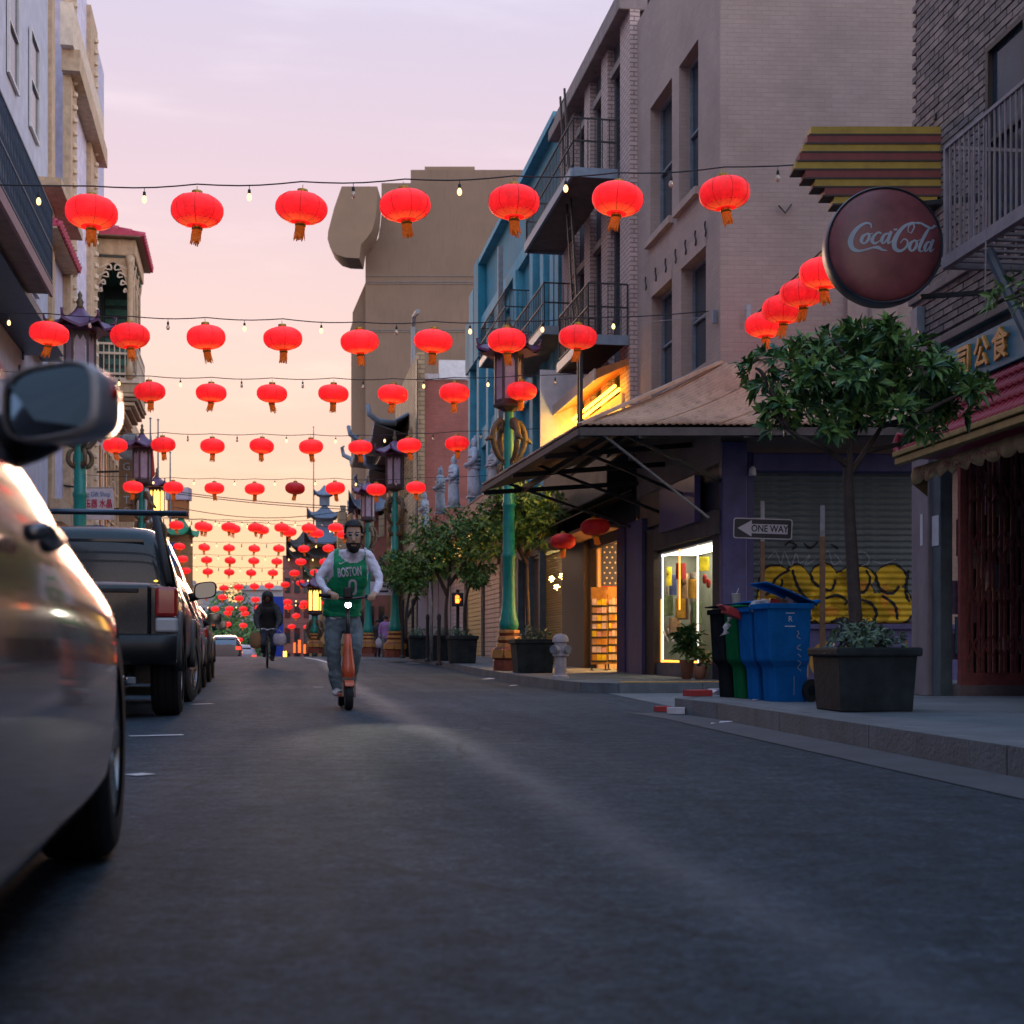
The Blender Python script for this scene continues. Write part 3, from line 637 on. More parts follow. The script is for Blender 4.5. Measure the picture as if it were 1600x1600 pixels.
# bricks one by one where they can be told apart, above the sign board
bm_ = MB(); bm_.box(-.102, .102, -.03, .012, -.029, .029)
BR = [bm_.mesh('brick', m) for m in ('brown_brick', 'brown_brick_b', 'brown_brick_c')]
nb_ = 0; rest = MB(); z = 3.52; k = 0
while z < 9.5:
    u = L1 - .11 - (k % 2) * .11
    if not (3.98 < z < 4.06 or 3.5 < z < 3.56):
        while u > L1 - 3.3:
            if nb_ < 300 and z < 5.1 and u > L1 - 2.9:
                link('brick', BR[random.randrange(3)], wall1, (u, random.uniform(-.004, .004), z)); nb_ += 1
            else: rest.use(random.randrange(3)).box(u - .102, u + .102, -.03, .012 + random.uniform(-.003, .003), z - .029, z + .029)
            u -= .22
    z += .073; k += 1
rb = rest.build('brick_courses', ['brown_brick', 'brown_brick_b', 'brown_brick_c'], wall1); rb['kind'] = 'stuff'
mb = MB(); mb.box(L1 - 5, L1 + .01, -.02, .07, 3.42, 3.50); mb.box(L1 - 5, L1 + .015, -.02, .05, 3.98, 4.06); mb.build('string_course', 'stone_trim', F1.o, bevel=.01)
mb = MB(); mb.box(L1 - .34, L1 - .16, .012, .10, 3.55, 3.9); mb.build('meter_box', 'iron_grey', F1.o, bevel=.01)
for uu in (L1 - 2.2, L1 - 3.4, L1 - 4.6):
    MB().box(uu - .42, uu + .42, .0, .02, 4.1, 5.9).build('window_surround', 'stone_trim', F1.o); window(F1, uu - .38, uu + .38, 4.14, 5.86, -.022, 'wood_dark', 'glass_blue', 1, 2)
# pillar, jamb and folding gate of the recessed shop entrance
mb = MB(); mb.box(L1 - .42, L1, -.14, .02, -.02, 2.98); mb.build('pillar', 'pillar_mauve', F1.o, bevel=.015)
mb = MB(); mb.box(L1 - .62, L1 - .425, -.15, -.02, -.02, 2.98); mb.build('door_jamb', 'grey_green', F1.o, bevel=.01)
mb = MB(); mb.box(L1 - .60, L1 - .44, -.019, -.012, 1.48, 1.78); mb.build('notice', 'white_paint', F1.o)
mb = MB(); mb.box(L1 - .3, L1 - .24, .021, .025, 1.5, 1.82); mb.build('notice', 'white_paint', F1.o)
mb = MB(); mb.tube([(L1 + .05, .05, 0), (L1 + .05, .05, .42), (L1 + .05, -.05, .46)], .03, 8); mb.build('standpipe', 'iron_grey', F1.o, smooth=True)
gate = MB(); gate.box(L1 - .78, L1 - .70, -2.6, -.16, .10, .22); gate.box(L1 - .77, L1 - .71, -2.6, -.16, 2.35, 2.45); gate.box(L1 - .77, L1 - .71, -.22, -.16, .22, 2.35); gobj = gate.build('folding_gate', 'gate_red', F1.o)
gb = MB(); gb.box(-.012, .012, -.014, .014, .22, 2.35); gbm = gb.mesh('gate_bar', 'gate_red')
for i in range(40): link('gate_bar', gbm, gobj, (L1 - .74 + .02 * (i % 2), -.24 - i * .058, 0))
gl = MB()
for i in range(19):
    for zz in (.35, .85, 1.35, 1.85):
        y0 = -.24 - i * .118; gl.bar((L1 - .755, y0, zz), (L1 - .755, y0 - .118, zz + .26), .008, .016); gl.bar((L1 - .765, y0, zz + .26), (L1 - .765, y0 - .118, zz), .008, .016)
gl.build('lattice', 'gate_red', gobj)['kind'] = 'stuff'
mb = MB(); mb.box(L1 - .8, L1 - .42, -2.6, -.15, -.02, .1); mb.build('threshold', 'stone_trim', F1.o)
shelf = MB(); cols_ = [(.65, .58, .66), (.45, .16, .18), (.2, .36, .4), (.5, .42, .3), (.2, .14, .22), (.6, .34, .38)]
for i, c in enumerate(cols_): mat('goods_%d' % i, c, .6, .3, 14)
rr = random.Random(4)
goods = []
for i in range(70):
    y0 = -.25 - rr.random() * 2.2; z0 = .25 + rr.random() * 1.9; w, h = rr.uniform(.05, .16), rr.uniform(.1, .4); x0 = L1 - .60 + rr.random() * .1
    mb = MB(); mb.box(x0 - .05, x0, y0, y0 + w, z0, z0 + h); goods.append(mb.build('shop_goods', 'goods_%d' % rr.randrange(6), F1.o))
# awning, gutter, valance
tile_awning(F1, F1.u(1600, .55) - 1.5, F1.u(1409, .55), .55, 2.30, 2.92, .105, 'red_tile')
u0, u1 = F1.u(1600, .55) - 1.5, F1.u(1409, .55)
mb = MB(); mb.box(u0, u1 + .01, .545, .62, 2.20, 2.265); mb.box(u0, u1 + .02, .56, .64, 2.275, 2.325); mb.build('gutter', 'gutter_gold', F1.o, bevel=.008)
mb = MB(); mb.tube([(u1 + .02, .5, 2.32), (u1 + .10, .55, 2.33), (u1 + .17, .55, 2.42), (u1 + .15, .52, 2.52), (u1 + .09, .5, 2.50)], [.03, .035, .03, .025, .015], 8); mb.build('ridge_scroll', 'red_tile', F1.o, smooth=True)
vm = MB(); rows = []
n = 90
for i in range(n + 1):
    t = i / n; uu = u1 - .05 - t * (u1 - u0); wav = .012 * math.sin(i * .9); drop = .12 + .05 * abs(math.sin(i * math.pi / 6.0))
    rows.append([(uu, .46 + wav * .4, 2.17), (uu, .48 + wav, 2.17 - drop * .5), (uu, .475 + wav * 1.4, 2.17 - drop)])
vm.strip(rows); va = vm.build('valance', 'valance_cloth', F1.o, smooth=True); va.modifiers.new('thick', 'SOLIDIFY').thickness = .006
mb = MB(); mb.add([(u1 - .05, .46, 2.17), (u1 - .02, .30, 2.10), (u1 - .02, .30, 1.90), (u1 - .05, .47, 2.02)], [(0, 1, 2, 3)]); mb.build('valance_end', 'valance_cloth', F1.o)
rr = random.Random(2); vp = MB()
for i in range(7):
    cu = u1 - .35 - i * .24
    for j in range(6):
        x0, z0 = cu + rr.uniform(-.08, .08), 2.1 + rr.uniform(-.035, .04)
        ribbon(vp, [(x0, z0, .010), (x0 + rr.uniform(-.04, .04), z0 - rr.uniform(.0, .05), .014), (x0 + rr.uniform(-.06, .06), z0 - rr.uniform(-.02, .05), .006)], lambda a, b: (a, .492, b), 4)
vp.build('valance_lettering', 'valance_print', F1.o)
# sign board with gold characters
ua, ub = F1.u(1600, .1) - 1.2, F1.u(1474, .1)
mb = MB(); mb.box(ua, ub, .013, .09, 2.93, 3.31); sb = mb.build('sign_board', 'sign_teal', F1.o, bevel=.008)
for ch, px in (('司', 1507), ('公', 1535), ('食', 1564)): text_on(sb, ch, .30, MATS['sign_gold'], F1.u(px, .1), .105, 3.11, extrude=.014, bold=.006)
# fire-escape balcony
mat('balcony_paint', (.30, .25, .26), .6, .25, 6)
bal = thing('fire_escape_balcony', 'pale iron fire-escape balcony high on the brown brick building', 'balcony', (r1x(12), 12, 3.85), F1.o.rotation_euler.z)
mb = MB(); mb.box(-4, 0, .0, .06, -.05, .03); mb.box(-4, 0, .74, .80, -.05, .05); mb.box(-.06, 0, .06, .74, -.05, .03); mb.build('edge_beam', 'balcony_paint', bal)
for i in range(26): MB().box(-4 + .154 * i, -4 + .154 * i + .04, .06, .74, -.02, 0).build('floor_slat', 'balcony_paint', bal)
mb = MB(); railing(mb, (-4, .77, .05), (-.02, .77, .05), .92, 44, .014, (1.0,), .03); railing(mb, (-.03, .05, .05), (-.03, .74, .05), .92, 7, .014, (1.0,), .03); mb.build('railing', 'balcony_paint', bal)
mb = MB(); mb.tube([(-.62, .1, -1.25), (-.62, .68, -.05)], .045, 8); mb.tube([(-.62, .1, -1.25), (-.62, .1, 1.3)], .05, 8); mb.build('bracket', mat('steel_blue', (.2, .26, .33), .45, .2, 6, metal=.4), bal)
mb = MB(); mb.tube([(-.8, .78, .9), (-.84, .8, .1), (-.82, .8, -.5), (-.78, .76, -.62)], .006, 5); mb.tube([(-.25, .1, 1.2), (-.22, .15, .2), (-.27, .12, -.9)], .008, 5); mb.build('cable', 'balcony_paint', bal)
# round projecting sign
def round_sign():
    c = at(1378, 388, 12.6); rad = 91 / FPX * 12.6
    o = thing('round_sign', 'round dark red projecting sign with pale script lettering above the tree', 'sign', c)
    mb = MB(); prof = []
    rows = []
    for i in range(9):
        t = i / 8; rr_ = rad * .955 * math.sin(t * math.pi / 2); yy = -.10 - .075 * math.cos(t * math.pi / 2)
        rows.append([(rr_ * math.cos(a), yy, rr_ * math.sin(a)) for a in (2 * math.pi * j / 64 for j in range(64))])
    mb.strip(rows, close=True); mb.build('face', mat('sign_maroon', (.21, .06, .065), .32, .3, 4, spec=.4), o, smooth=True)
    mb = MB(); prof = [(.955, -.095), (.985, -.115), (1.0, -.10), (1.0, .08), (.97, .12), (.5, .13)]
    mb.strip([[(rad * r * math.cos(a), y, rad * r * math.sin(a)) for a in (2 * math.pi * j / 64 for j in range(64))] for r, y in prof], close=True); mb.build('casing', mat('casing_blue', (.05, .07, .09), .4, .3, 6, metal=.3), o, auto=40)
    mb = MB(); mb.bar((.35, .02, -.43), (1.25, .06, -.36), .04); mb.bar((.3, .02, .4), (1.25, .06, .5), .04); mb.build('bracket', 'iron_black', o)
    k = 1 / 5 / FPX * 12.6; cx, cy = (1378 - 1260) * 5, (388 - 280) * 5
    def to3(x, y):
        X, Z = (x - cx) * k, -(y - cy) * k; q = min(1, math.hypot(X, Z) / (rad * .955)); return (X, -.104 - .075 * math.sqrt(max(0, 1 - q * q)), Z)
    S = [[(468, 428, 6), (462, 396, 14), (425, 388, 18), (375, 415, 26), (330, 468, 34), (310, 530, 40), (325, 580, 34), (370, 602, 22), (430, 592, 14), (480, 578, 14), (520, 578, 26), (550, 594, 18), (590, 602, 4)],
         [(438, 470, 10), (405, 490, 24), (392, 525, 26), (412, 546, 14), (442, 520, 22), (452, 480, 20), (432, 466, 10), (452, 474, 8), (480, 468, 6)],
         [(545, 470, 16), (520, 462, 14), (488, 490, 22), (474, 525, 26), (492, 546, 18), (530, 528, 8), (556, 500, 5)],
         [(604, 470, 10), (570, 478, 20), (548, 520, 26), (560, 546, 14), (592, 510, 14), (614, 466, 18)], [(622, 452, 22), (598, 515, 24), (600, 546, 14), (634, 520, 5)], [(640, 441, 14), (668, 437, 14)],
         [(772, 466, 6), (752, 450, 6), (760, 410, 10), (790, 390, 14), (800, 420, 12), (775, 468, 8)],
         [(842, 392, 8), (790, 384, 14), (730, 408, 22), (680, 460, 30), (646, 530, 38), (650, 585, 34), (690, 604, 22), (735, 575, 16), (748, 530, 14), (720, 512, 10), (690, 545, 6)],
         [(800, 384, 8), (850, 384, 14), (900, 408, 20), (940, 420, 16), (972, 402, 12), (984, 396, 4)], [(955, 402, 6), (965, 392, 10), (950, 415, 14)],
         [(806, 520, 10), (775, 540, 24), (762, 578, 26), (782, 602, 14), (812, 574, 22), (820, 535, 20), (800, 518, 10), (830, 522, 6), (850, 512, 5)],
         [(925, 418, 14), (890, 470, 24), (852, 545, 26), (840, 590, 22), (858, 604, 10), (885, 585, 5)], [(932, 528, 10), (905, 535, 20), (884, 575, 26), (892, 602, 14), (922, 570, 14), (946, 522, 18)], [(955, 508, 22), (930, 570, 24), (930, 602, 14), (962, 578, 5)]]
    mb = MB()
    for s in S: ribbon(mb, s, to3)
    mb.build('script_lettering', mat('sign_script', (.34, .40, .46), .5, .1, 8), o)
round_sign()
# stepped yellow and red projecting sign behind it
st = thing('stepped_sign', 'yellow and red stepped sign panel high behind the round sign', 'sign', at(1380, 325, 13.9))
k = 13.9 / FPX; mat('sign_yellow', (.42, .27, .03), .55, .2, 6); mat('sign_red', (.22, .04, .035), .55, .2, 6)
for i in range(9):
    hw = (80 + 15 * i) * k if i < 4 else (140 - 6 * (i - 4)) * k; z0 = i * 13.5 * k
    mb = MB(); mb.box(-hw, hw, -.1 - .004 * (i % 2), .1, z0 + .012, z0 + 13.5 * k); mb.build('band', 'sign_yellow' if i % 2 == 0 else 'sign_red', st)
    mb = MB(); mb.box(-hw - .02, hw + .02, -.108, .108, z0 - .004, z0 + .013); mb.build('band_edge', 'wood_dark', st)
mb = MB(); mb.bar((.5, 0, .25), (1.3, .1, .3), .05); mb.bar((.5, 0, .9), (1.3, .1, .95), .05); mb.build('bracket', 'iron_black', st)

# ------------------------------------------------------------------ mauve corner building
brick_mat('mauve_brick', (.42, .31, .265), (.39, .285, .245), (.36, .265, .225), .21, .068, .45, msize=.006, var=.14)
mat('mauve_plain', (.43, .315, .27), .85, .16, 3, bump=.3, bscale=50, stain=.15)
GZ = .14 + ground_z(21)
F2 = Facade('corner_building', 'mauve painted brick corner building with deep windows and corrugated canopy', 'building', (3.12, 21), (XR(25.96), 25.96), GZ)
def fz(f, px, y): return f.zz(px, y)
wins = []
for a, b, ytop_l, ybot in ((1018, 1050, 465, 640), (1064.5, 1103, 421, 600)):
    zt = F2.zz(a, ytop_l); wins.append((F2.u(b), F2.u(a), 4.9, zt))
zsill = F2.zz(1016, 377)
for a, b in ((1016, 1050), (1061, 1091)): wins.append((F2.u(b), F2.u(a), zsill, zsill + 2.35))
mb = MB(); wall_with_openings(mb, 0, F2.len, 3.2, 12, wins, 0, .24); mb.box(0, F2.len, -6.3, -.3, 3.2, 12); mb.build('street_wall', 'mauve_brick', F2.o)
for h in wins: window(F2, *h, .24, 'iron_grey', 'glass_blue', 1, 2, .045)
for h in wins[2:]: MB().box(h[0] - .1, h[1] + .1, -.05, .09, h[2] - .12, h[2] + .0).build('sill', 'mauve_plain', F2.o)
for h in wins[:2]: MB().box(h[0] - .02, h[1] + .02, .0, .012, h[3], h[3] + .26).build('lintel', 'mauve_plain', F2.o)
am = MB(); am.tube([(0, .03, .12), (.03, .03, .05), (0, .03, 0), (-.03, .03, -.05), (0, .03, -.12)], .014, 6); amesh = am.mesh('wall_anchor', 'iron_black')
for i in range(7):
    uu, zz_ = F2.uz(1105 - i * 15.6, 358 + i * 14.2); link('wall_anchor', amesh, F2.o, (uu, 0, zz_))
S2 = sub_side(F2, 'alley_side', (9.5, 21.32), (3.12, 21.0)); SL = S2.len
mb = MB(); mb.box(0, SL + .01, -.3, 0, 3.2, 12); mb.box(0, SL - .05, -.34, -.3, -.25, 3.2); mb.build('wall', 'mauve_brick', S2.o)
for cx_, w_ in ((1355, .02), ):
    pass
wz0, wz1 = S2.zz(1370, 560), S2.zz(1370, 462)
MB().box(S2.u(1401), S2.u(1323), .002, .05, wz0, wz1).build('boarded_window', 'mauve_plain', S2.o); MB().box(S2.u(1358) - .02, S2.u(1358) + .02, .05, .075, wz0, wz1).build('boarded_window_mullion', 'stone_trim', S2.o)
mb = MB(); mb.tube([(S2.u(1216), .03, S2.zz(1216, 322)), (S2.u(1226), .04, S2.zz(1226, 334)), (S2.u(1236), .03, S2.zz(1236, 320))], .012, 6); mb.build('wall_anchor', 'iron_black', S2.o)
mb = MB(); mb.cbox((F2.u(1121), .05, F2.zz(1121, 495)), (.06, .06, .2)); mb.build('cable_bracket', 'steel_blue', F2.o); mb = MB(); mb.tube([(F2.u(1121), .08, F2.zz(1121, 495)), (F2.u(1000), .08, F2.zz(1000, 496) - .1)], .006, 5); mb.build('cable', 'iron_grey', F2.o)
# ground floor: purple pier, alley shutter, plinth with gold lettering
mb = MB(); mb.box(S2.u(1165), SL + .01, -.3, .12, -.25, 3.55); mb.build('corner_pier', 'purple_paint', S2.o, bevel=.02)
mb = MB(); mb.box(S2.u(1166) - .10, S2.u(1166) - .005, -.3, .05, -.25, 3.4); mb.build('shutter_post', 'purple_paint', S2.o)
mat('shutter_green', (.13, .165, .17), .55, .3, 7, stain=.3, bump=.1)
su0, su1 = S2.u(1470), S2.u(1168) - .05; sz0, sz1 = S2.zz(1300, 973), S2.zz(1300, 738)
pitch = .0935; ns = int((sz1 - sz0) / pitch)
def slat_y(z):
    t = ((z - sz0) / pitch) % 1.0; return -.10 + .030 * math.sin(math.pi * min(1, t / .82)) if t < .82 else -.10
sm = MB(); sm.strip([[(su0, slat_y(sz0 + t * pitch * .999), t * pitch), (su1, slat_y(sz0 + t * pitch * .999), t * pitch)] for t in [i / 10 for i in range(11)]]); smesh = sm.mesh('shutter_slat', 'shutter_green'); smesh.polygons.foreach_set('use_smooth', [True] * len(smesh.polygons))
for i in range(ns + 3): link('shutter_slat', smesh, S2.o, (0, 0, sz0 + i * pitch))
mb = MB(); mb.box(su0, su1, -.3, .14, S2.zz(1300, 738), S2.zz(1300, 710)); mb.build('shutter_box', 'purple_paint', S2.o, bevel=.02)
mb = MB(); mb.box(su0 - 3, su1 + .05, -.3, -.02, S2.zz(1300, 710), 3.25); mb.build('upper_panel', 'grey_green', S2.o)
mb = MB(); mb.box(su0 - 3, su1 + .05, -.3, .0, -.25, sz0 - .10); mb.build('plinth', 'purple_paint', S2.o)
mb = MB(); mb.box(su0 - 3, su1 + .05, -.3, .06, sz0 - .10, sz0 - .02); mb.build('ledge', 'purple_paint', S2.o, bevel=.01)
mb = MB()
for pts in ([(1296, 1003, 5), (1276, 1012, 6), (1268, 1035, 7), (1278, 1055, 6), (1300, 1062, 5)], [(1261, 1000, 4), (1261, 1058, 4)], [(1415, 1000, 3), (1420, 1030, 4), (1418, 1078, 4)], [(1325, 1005, 5), (1325, 1060, 5)], [(1340, 1004, 5), (1362, 1030, 6), (1342, 1060, 5)]):
    ribbon(mb, pts, lambda x, y: (S2.u(x), .004, S2.zz(x, y)))
mb.build('gold_lettering', 'gold_paint', S2.o)
# graffiti sprayed on the slats
mat('spray_yellow', (.66, .44, .02), .7, .35, 3); mat('spray_black', (.012, .013, .016), .7, .2, 3); mat('spray_white', (.32, .36, .38), .75, .3, 3); mat('spray_orange', (.62, .28, .02), .7, .3, 3)
def spray(polys, m, lift, name='graffiti'):
    mb = MB(); st_ = .0117
    pp = [[(S2.u(x), S2.zz(x, y)) for x, y in p] for p in polys]
    z = sz0 + .002
    while z < sz1:
        for p in pp:
            for a, b in scan(p, z + st_ / 2):
                y0, y1 = slat_y(z) + lift, slat_y(z + st_) + lift
                mb.add([(a, y0, z), (b, y0, z), (b, y1, z + st_), (a, y1, z + st_)], [(0, 1, 2, 3)])
        z += st_
    return mb.build(name, m, S2.o)
def blob(cx, cy, rx, ry, ph=0, n=26): return [(cx + rx * math.cos(2 * math.pi * i / n) * (1 + .07 * math.sin(3 * 2 * math.pi * i / n + ph)), cy + ry * math.sin(2 * math.pi * i / n) * (1 + .07 * math.cos(2 * 2 * math.pi * i / n + ph))) for i in range(n)]
B = [blob(1214, 912, 26, 30), blob(1206, 938, 22, 32, 1), blob(1246, 918, 24, 34, 2), blob(1262, 945, 26, 28), blob(1289, 905, 22, 24, 1), blob(1293, 948, 24, 26, 2), blob(1340, 902, 28, 18, 1), blob(1345, 938, 26, 36), blob(1372, 950, 24, 26), blob(1393, 905, 24, 22, 2), blob(1400, 945, 28, 32), blob(1318, 930, 18, 40)]
spray([[(x + (x - 1300) * .02, y + (y - 930) * .08) for x, y in b] for b in B], 'spray_black', .003)
spray(B, 'spray_yellow', .006)
spray([blob(1230, 945, 10, 6), blob(1350, 915, 14, 7), blob(1385, 930, 6, 20), blob(1300, 955, 12, 8), blob(1400, 955, 10, 8)], 'spray_orange', .008)
LN = [[(1236, 890, 4), (1216, 902, 4), (1208, 918, 5), (1222, 916, 4), (1224, 904, 4)], [(1196, 930, 4), (1215, 922, 5), (1240, 926, 5), (1258, 945, 4), (1270, 968, 4)], [(1240, 890, 4), (1248, 915, 5), (1262, 935, 4), (1280, 945, 5)], [(1268, 895, 4), (1276, 912, 5), (1300, 922, 4), (1308, 905, 4)], [(1292, 935, 4), (1310, 930, 5), (1325, 938, 4), (1322, 945, 3)],
      [(1335, 922, 4), (1352, 925, 5), (1362, 905, 4), (1355, 890, 3)], [(1340, 935, 4), (1362, 942, 5), (1372, 958, 5), (1366, 972, 4)], [(1370, 895, 4), (1378, 920, 5), (1396, 927, 5), (1408, 915, 4)], [(1380, 930, 4), (1400, 945, 5), (1405, 968, 4)], [(1422, 890, 4), (1418, 925, 5), (1424, 940, 4)], [(1300, 972, 4), (1320, 966, 5), (1340, 973, 4)], [(1190, 955, 5), (1200, 972, 5), (1225, 975, 4)]]
spray([ribbon_outline(l) for l in LN], 'spray_black', .010)
WN = [[(1176, 864, 1.6), (1177, 878, 1.6), (1184, 882, 1.4)], [(1202, 872, 1.4), (1214, 862, 1.6), (1222, 880, 1.6), (1228, 862, 1.6), (1238, 884, 1.6), (1246, 864, 1.6), (1252, 880, 1.5), (1268, 866, 1.6), (1260, 882, 1.5), (1276, 874, 1.4)], [(1282, 876, 1.6), (1296, 860, 1.6), (1304, 882, 1.6), (1320, 872, 1.6)], [(1306, 864, 1.8), (1318, 880, 1.6)], [(1334, 862, 1.6), (1356, 864, 1.8), (1360, 878, 1.8), (1348, 884, 1.4)], [(1366, 876, 1.4), (1384, 880, 1.6), (1402, 873, 1.4)]]
spray([ribbon_outline(l) for l in WN], 'spray_white', .011); spray([ribbon_outline(l) for l in ([(1228, 852, 3), (1236, 846, 3), (1246, 852, 3), (1240, 858, 3)], [(1258, 848, 3), (1268, 856, 3), (1280, 846, 3)], [(1300, 850, 3), (1312, 857, 3)])], 'spray_black', .012)
mb = MB(); mb.lathe([(.06, 0), (.05, .10), (.02, .14)], 12, (S2.u(1172), .16, S2.zz(1172, 745))); mb.build('lamp_housing', 'white_paint', S2.o, smooth=True)
# street side of the ground floor: shop window with lit display
zt, zb = F2.zz(1070, 855), F2.zz(1070, 1036)
ua, ub = F2.u(1113), F2.u(1027)
mb = MB(); wall_with_openings(mb, .0, F2.len, -.25, 3.25, [(ua, ub, zb, zt)], 0, .12); mb.build('shop_front', mat('shop_dark', (.03, .03, .05), .6, .3, 5), F2.o)
mb = MB(); mb.box(ua, F2.u(985), .0, .05, -.02, zb - .01); mb.build('stall_riser', mat('riser_grey', (.14, .14, .16), .6, .3, 5), F2.o)
mb = MB(); mb.box(F2.u(1030), F2.len - .15, .006, .10, -.02, 2.55); mb.build('door_post', 'wood_dark', F2.o)
MB().box(0.02, F2.len - .6, .005, .10, zt + .06, zt + .42).build('fascia', mat('fascia_wood', (.10, .085, .08), .7, .35, 4, stain=.4), F2.o, bevel=.01)
MB().box(F2.u(1085, .2), F2.u(1030, .2), .105, .2, zt + .30, zt + 1.02).build('sign_panel', mat('sign_purple', (.07, .055, .20), .5, .2, 4), F2.o)
MB().box(F2.u(1090), F2.u(1005), .005, .06, zt + .5, 3.2).build('plywood_panel', mat('plywood', (.30, .19, .11), .7, .25, 5, stain=.4), F2.o)
# display box
di = MB(); d0 = -1.15; ue = F2.len - .12; di.box(ua - .02, ue, d0 - .05, d0, zb - .3, zt + .1); di.box(ua - .02, ue, d0, -.13, zb - .3, zb - .25); di.box(ua - .02, ue, d0, -.13, zt + .1, zt + .15); di.box(ue, ue + .05, d0, -.13, zb - .3, zt + .1); di.box(ub + .02, ue, -.17, -.13, zb - .3, zt + .1); di.box(ua - .05, ua, d0, -.13, zb - .3, zt + .1)
di.build('display_case', mat('case_wall', (.22, .25, .23), .6, .2, 5), F2.o)
mb = MB(); mb.box(ua + .1, ue - .2, -1.0, -.4, zt + .06, zt + .09); mb.build('strip_light', glow('shop_light', (1, .84, .58), 7), F2.o)
mb = MB()
for uu in (ua + .33 * (ub - ua), ub - .04): mb.box(uu - .014, uu + .014, -.10, -.075, zb, zt)
mb.box(ua, ub, -.10, -.075, zt - .05, zt - .01); mb.build('led_strip', glow('led_white', (1, .93, .78), 1.6), F2.o)
mb = MB(); mb.box(ub - .075, ub - .045, -.07, -.05, zb, zb + 1.1); mb.box(ua + 1.0, ub - .05, -.07, -.05, zb + .005, zb + .04); mb.box(ua + .62 * (ub - ua), ua + .62 * (ub - ua) + .03, -.07, -.05, zt - 1.0, zt); mb.build('led_strip', glow('led_amber', (1, .55, .08), 1.6), F2.o)
for i in range(2): MB().box(ua + i * (ub - ua) / 2 + .01, ua + (i + 1) * (ub - ua) / 2 - .01, -.06, -.05, zb, zt).build('pane', 'glass_clear', F2.o)
for zz_ in (zb + .55, zt - .42, zt - .25): MB().box(ua + .02, ua + .62 * (ub - ua), -1.1, -.62, zz_, zz_ + .025).build('shelf', 'glass_clear', F2.o)
DC = {'shirt_yellow': (.75, .62, .02), 'robe_tan': (.45, .28, .16), 'mask_red': (.4, .03, .03), 'tee_green': (.16, .22, .10), 'scarf_orange': (.55, .28, .03), 'tunic_grey': (.24, .22, .20), 'jacket_brown': (.2, .11, .07), 'shirt_blue': (.04, .06, .2)}
for n_, c in DC.items(): mat(n_, c, .75, .3, 12)
def garment(px, py0, py1, wpx, m, dy=-.5, name='garment', sl=True):
    u_, za = F2.uz(px, py0, dy); zb_ = F2.zz(px, py1, dy); w = wpx / FPX * 24 * 1.3; dy *= .7
    mb = MB(); prof = [(0, .32), (.08, .5), (.3, .46), (.7, .44), (1, .52)]
    mb.strip([[(u_ + math.cos(a) * w * r, dy + math.sin(a) * .09, za + (zb_ - za) * t) for a in (2 * math.pi * j / 12 for j in range(12))] for t, r in prof], close=True)
    if sl:
        for s in (-1, 1): mb.tube([(u_ + s * w * .42, dy, za + (zb_ - za) * .08), (u_ + s * w * .72, dy + .03, za + (zb_ - za) * .42)], [.06, .045], 8)
    return mb.build(name, m, F2.o, smooth=True)
garment(1051, 886, 915, 8, 'shirt_yellow', -.35); garment(1047, 915, 950, 10, 'tunic_grey', -.35); garment(1052, 930, 962, 9, 'tee_green', -.3, sl=False); garment(1082, 896, 935, 11, 'robe_tan', -.55); garment(1081, 936, 968, 6, 'jacket_brown', -.5, sl=False); garment(1074, 935, 966, 4, 'scarf_orange', -.4, sl=False); garment(1104, 895, 945, 9, 'tunic_grey', -.7); garment(1065, 898, 930, 7, 'shirt_blue', -.6, sl=False); garment(1106, 955, 1020, 7, 'robe_tan', -.75, sl=False)
mb = MB()
for px, py in ((1063, 900), (1068, 903), (1063, 912), (1070, 916), (1101, 905), (1107, 912)):
    u_, z_ = F2.uz(px, py, -.45); mb.lathe([(.0, -.08), (.05, -.06), (.07, 0), (.06, .06), (.0, .09)], 10, (u_, -.45, z_), 1, .5)
[garment(x_, a_, b_, 6, m_, dy_, sl=False) for x_, a_, b_, m_, dy_ in ((1040, 890, 925, 'shirt_blue', -.5), (1072, 880, 905, 'mask_red', -.3), (1092, 905, 935, 'scarf_orange', -.3), (1098, 940, 975, 'tee_green', -.35), (1060, 965, 990, 'robe_tan', -.25), (1108, 870, 892, 'shirt_yellow', -.3))]
mb.build('opera_mask', 'mask_red', F2.o, smooth=True)
mb = MB()
for px, py in ((1045, 985), (1055, 990), (1062, 980), (1070, 1005), (1100, 1025), (1106, 1028), (1096, 1028)):
    u_, z_ = F2.uz(px, py, -.5); mb.lathe([(.03, -.12), (.06, -.06), (.05, .02), (.02, .08), (.025, .12)], 10, (u_, -.5, z_))
mb.build('ornament', 'robe_tan', F2.o, smooth=True)
mb = MB(); mb.bar((F2.u(1036, -.1), -.1, F2.zz(1036, 985, -.1)), (F2.u(1044, -.1), -.1, F2.zz(1044, 1002, -.1)), .03); mb.bar((F2.u(1043, -.1), -.1, F2.zz(1043, 983, -.1)), (F2.u(1052, -.1), -.1, F2.zz(1052, 1002, -.1)), .03); mb.build('window_sticker', 'white_paint', F2.o)
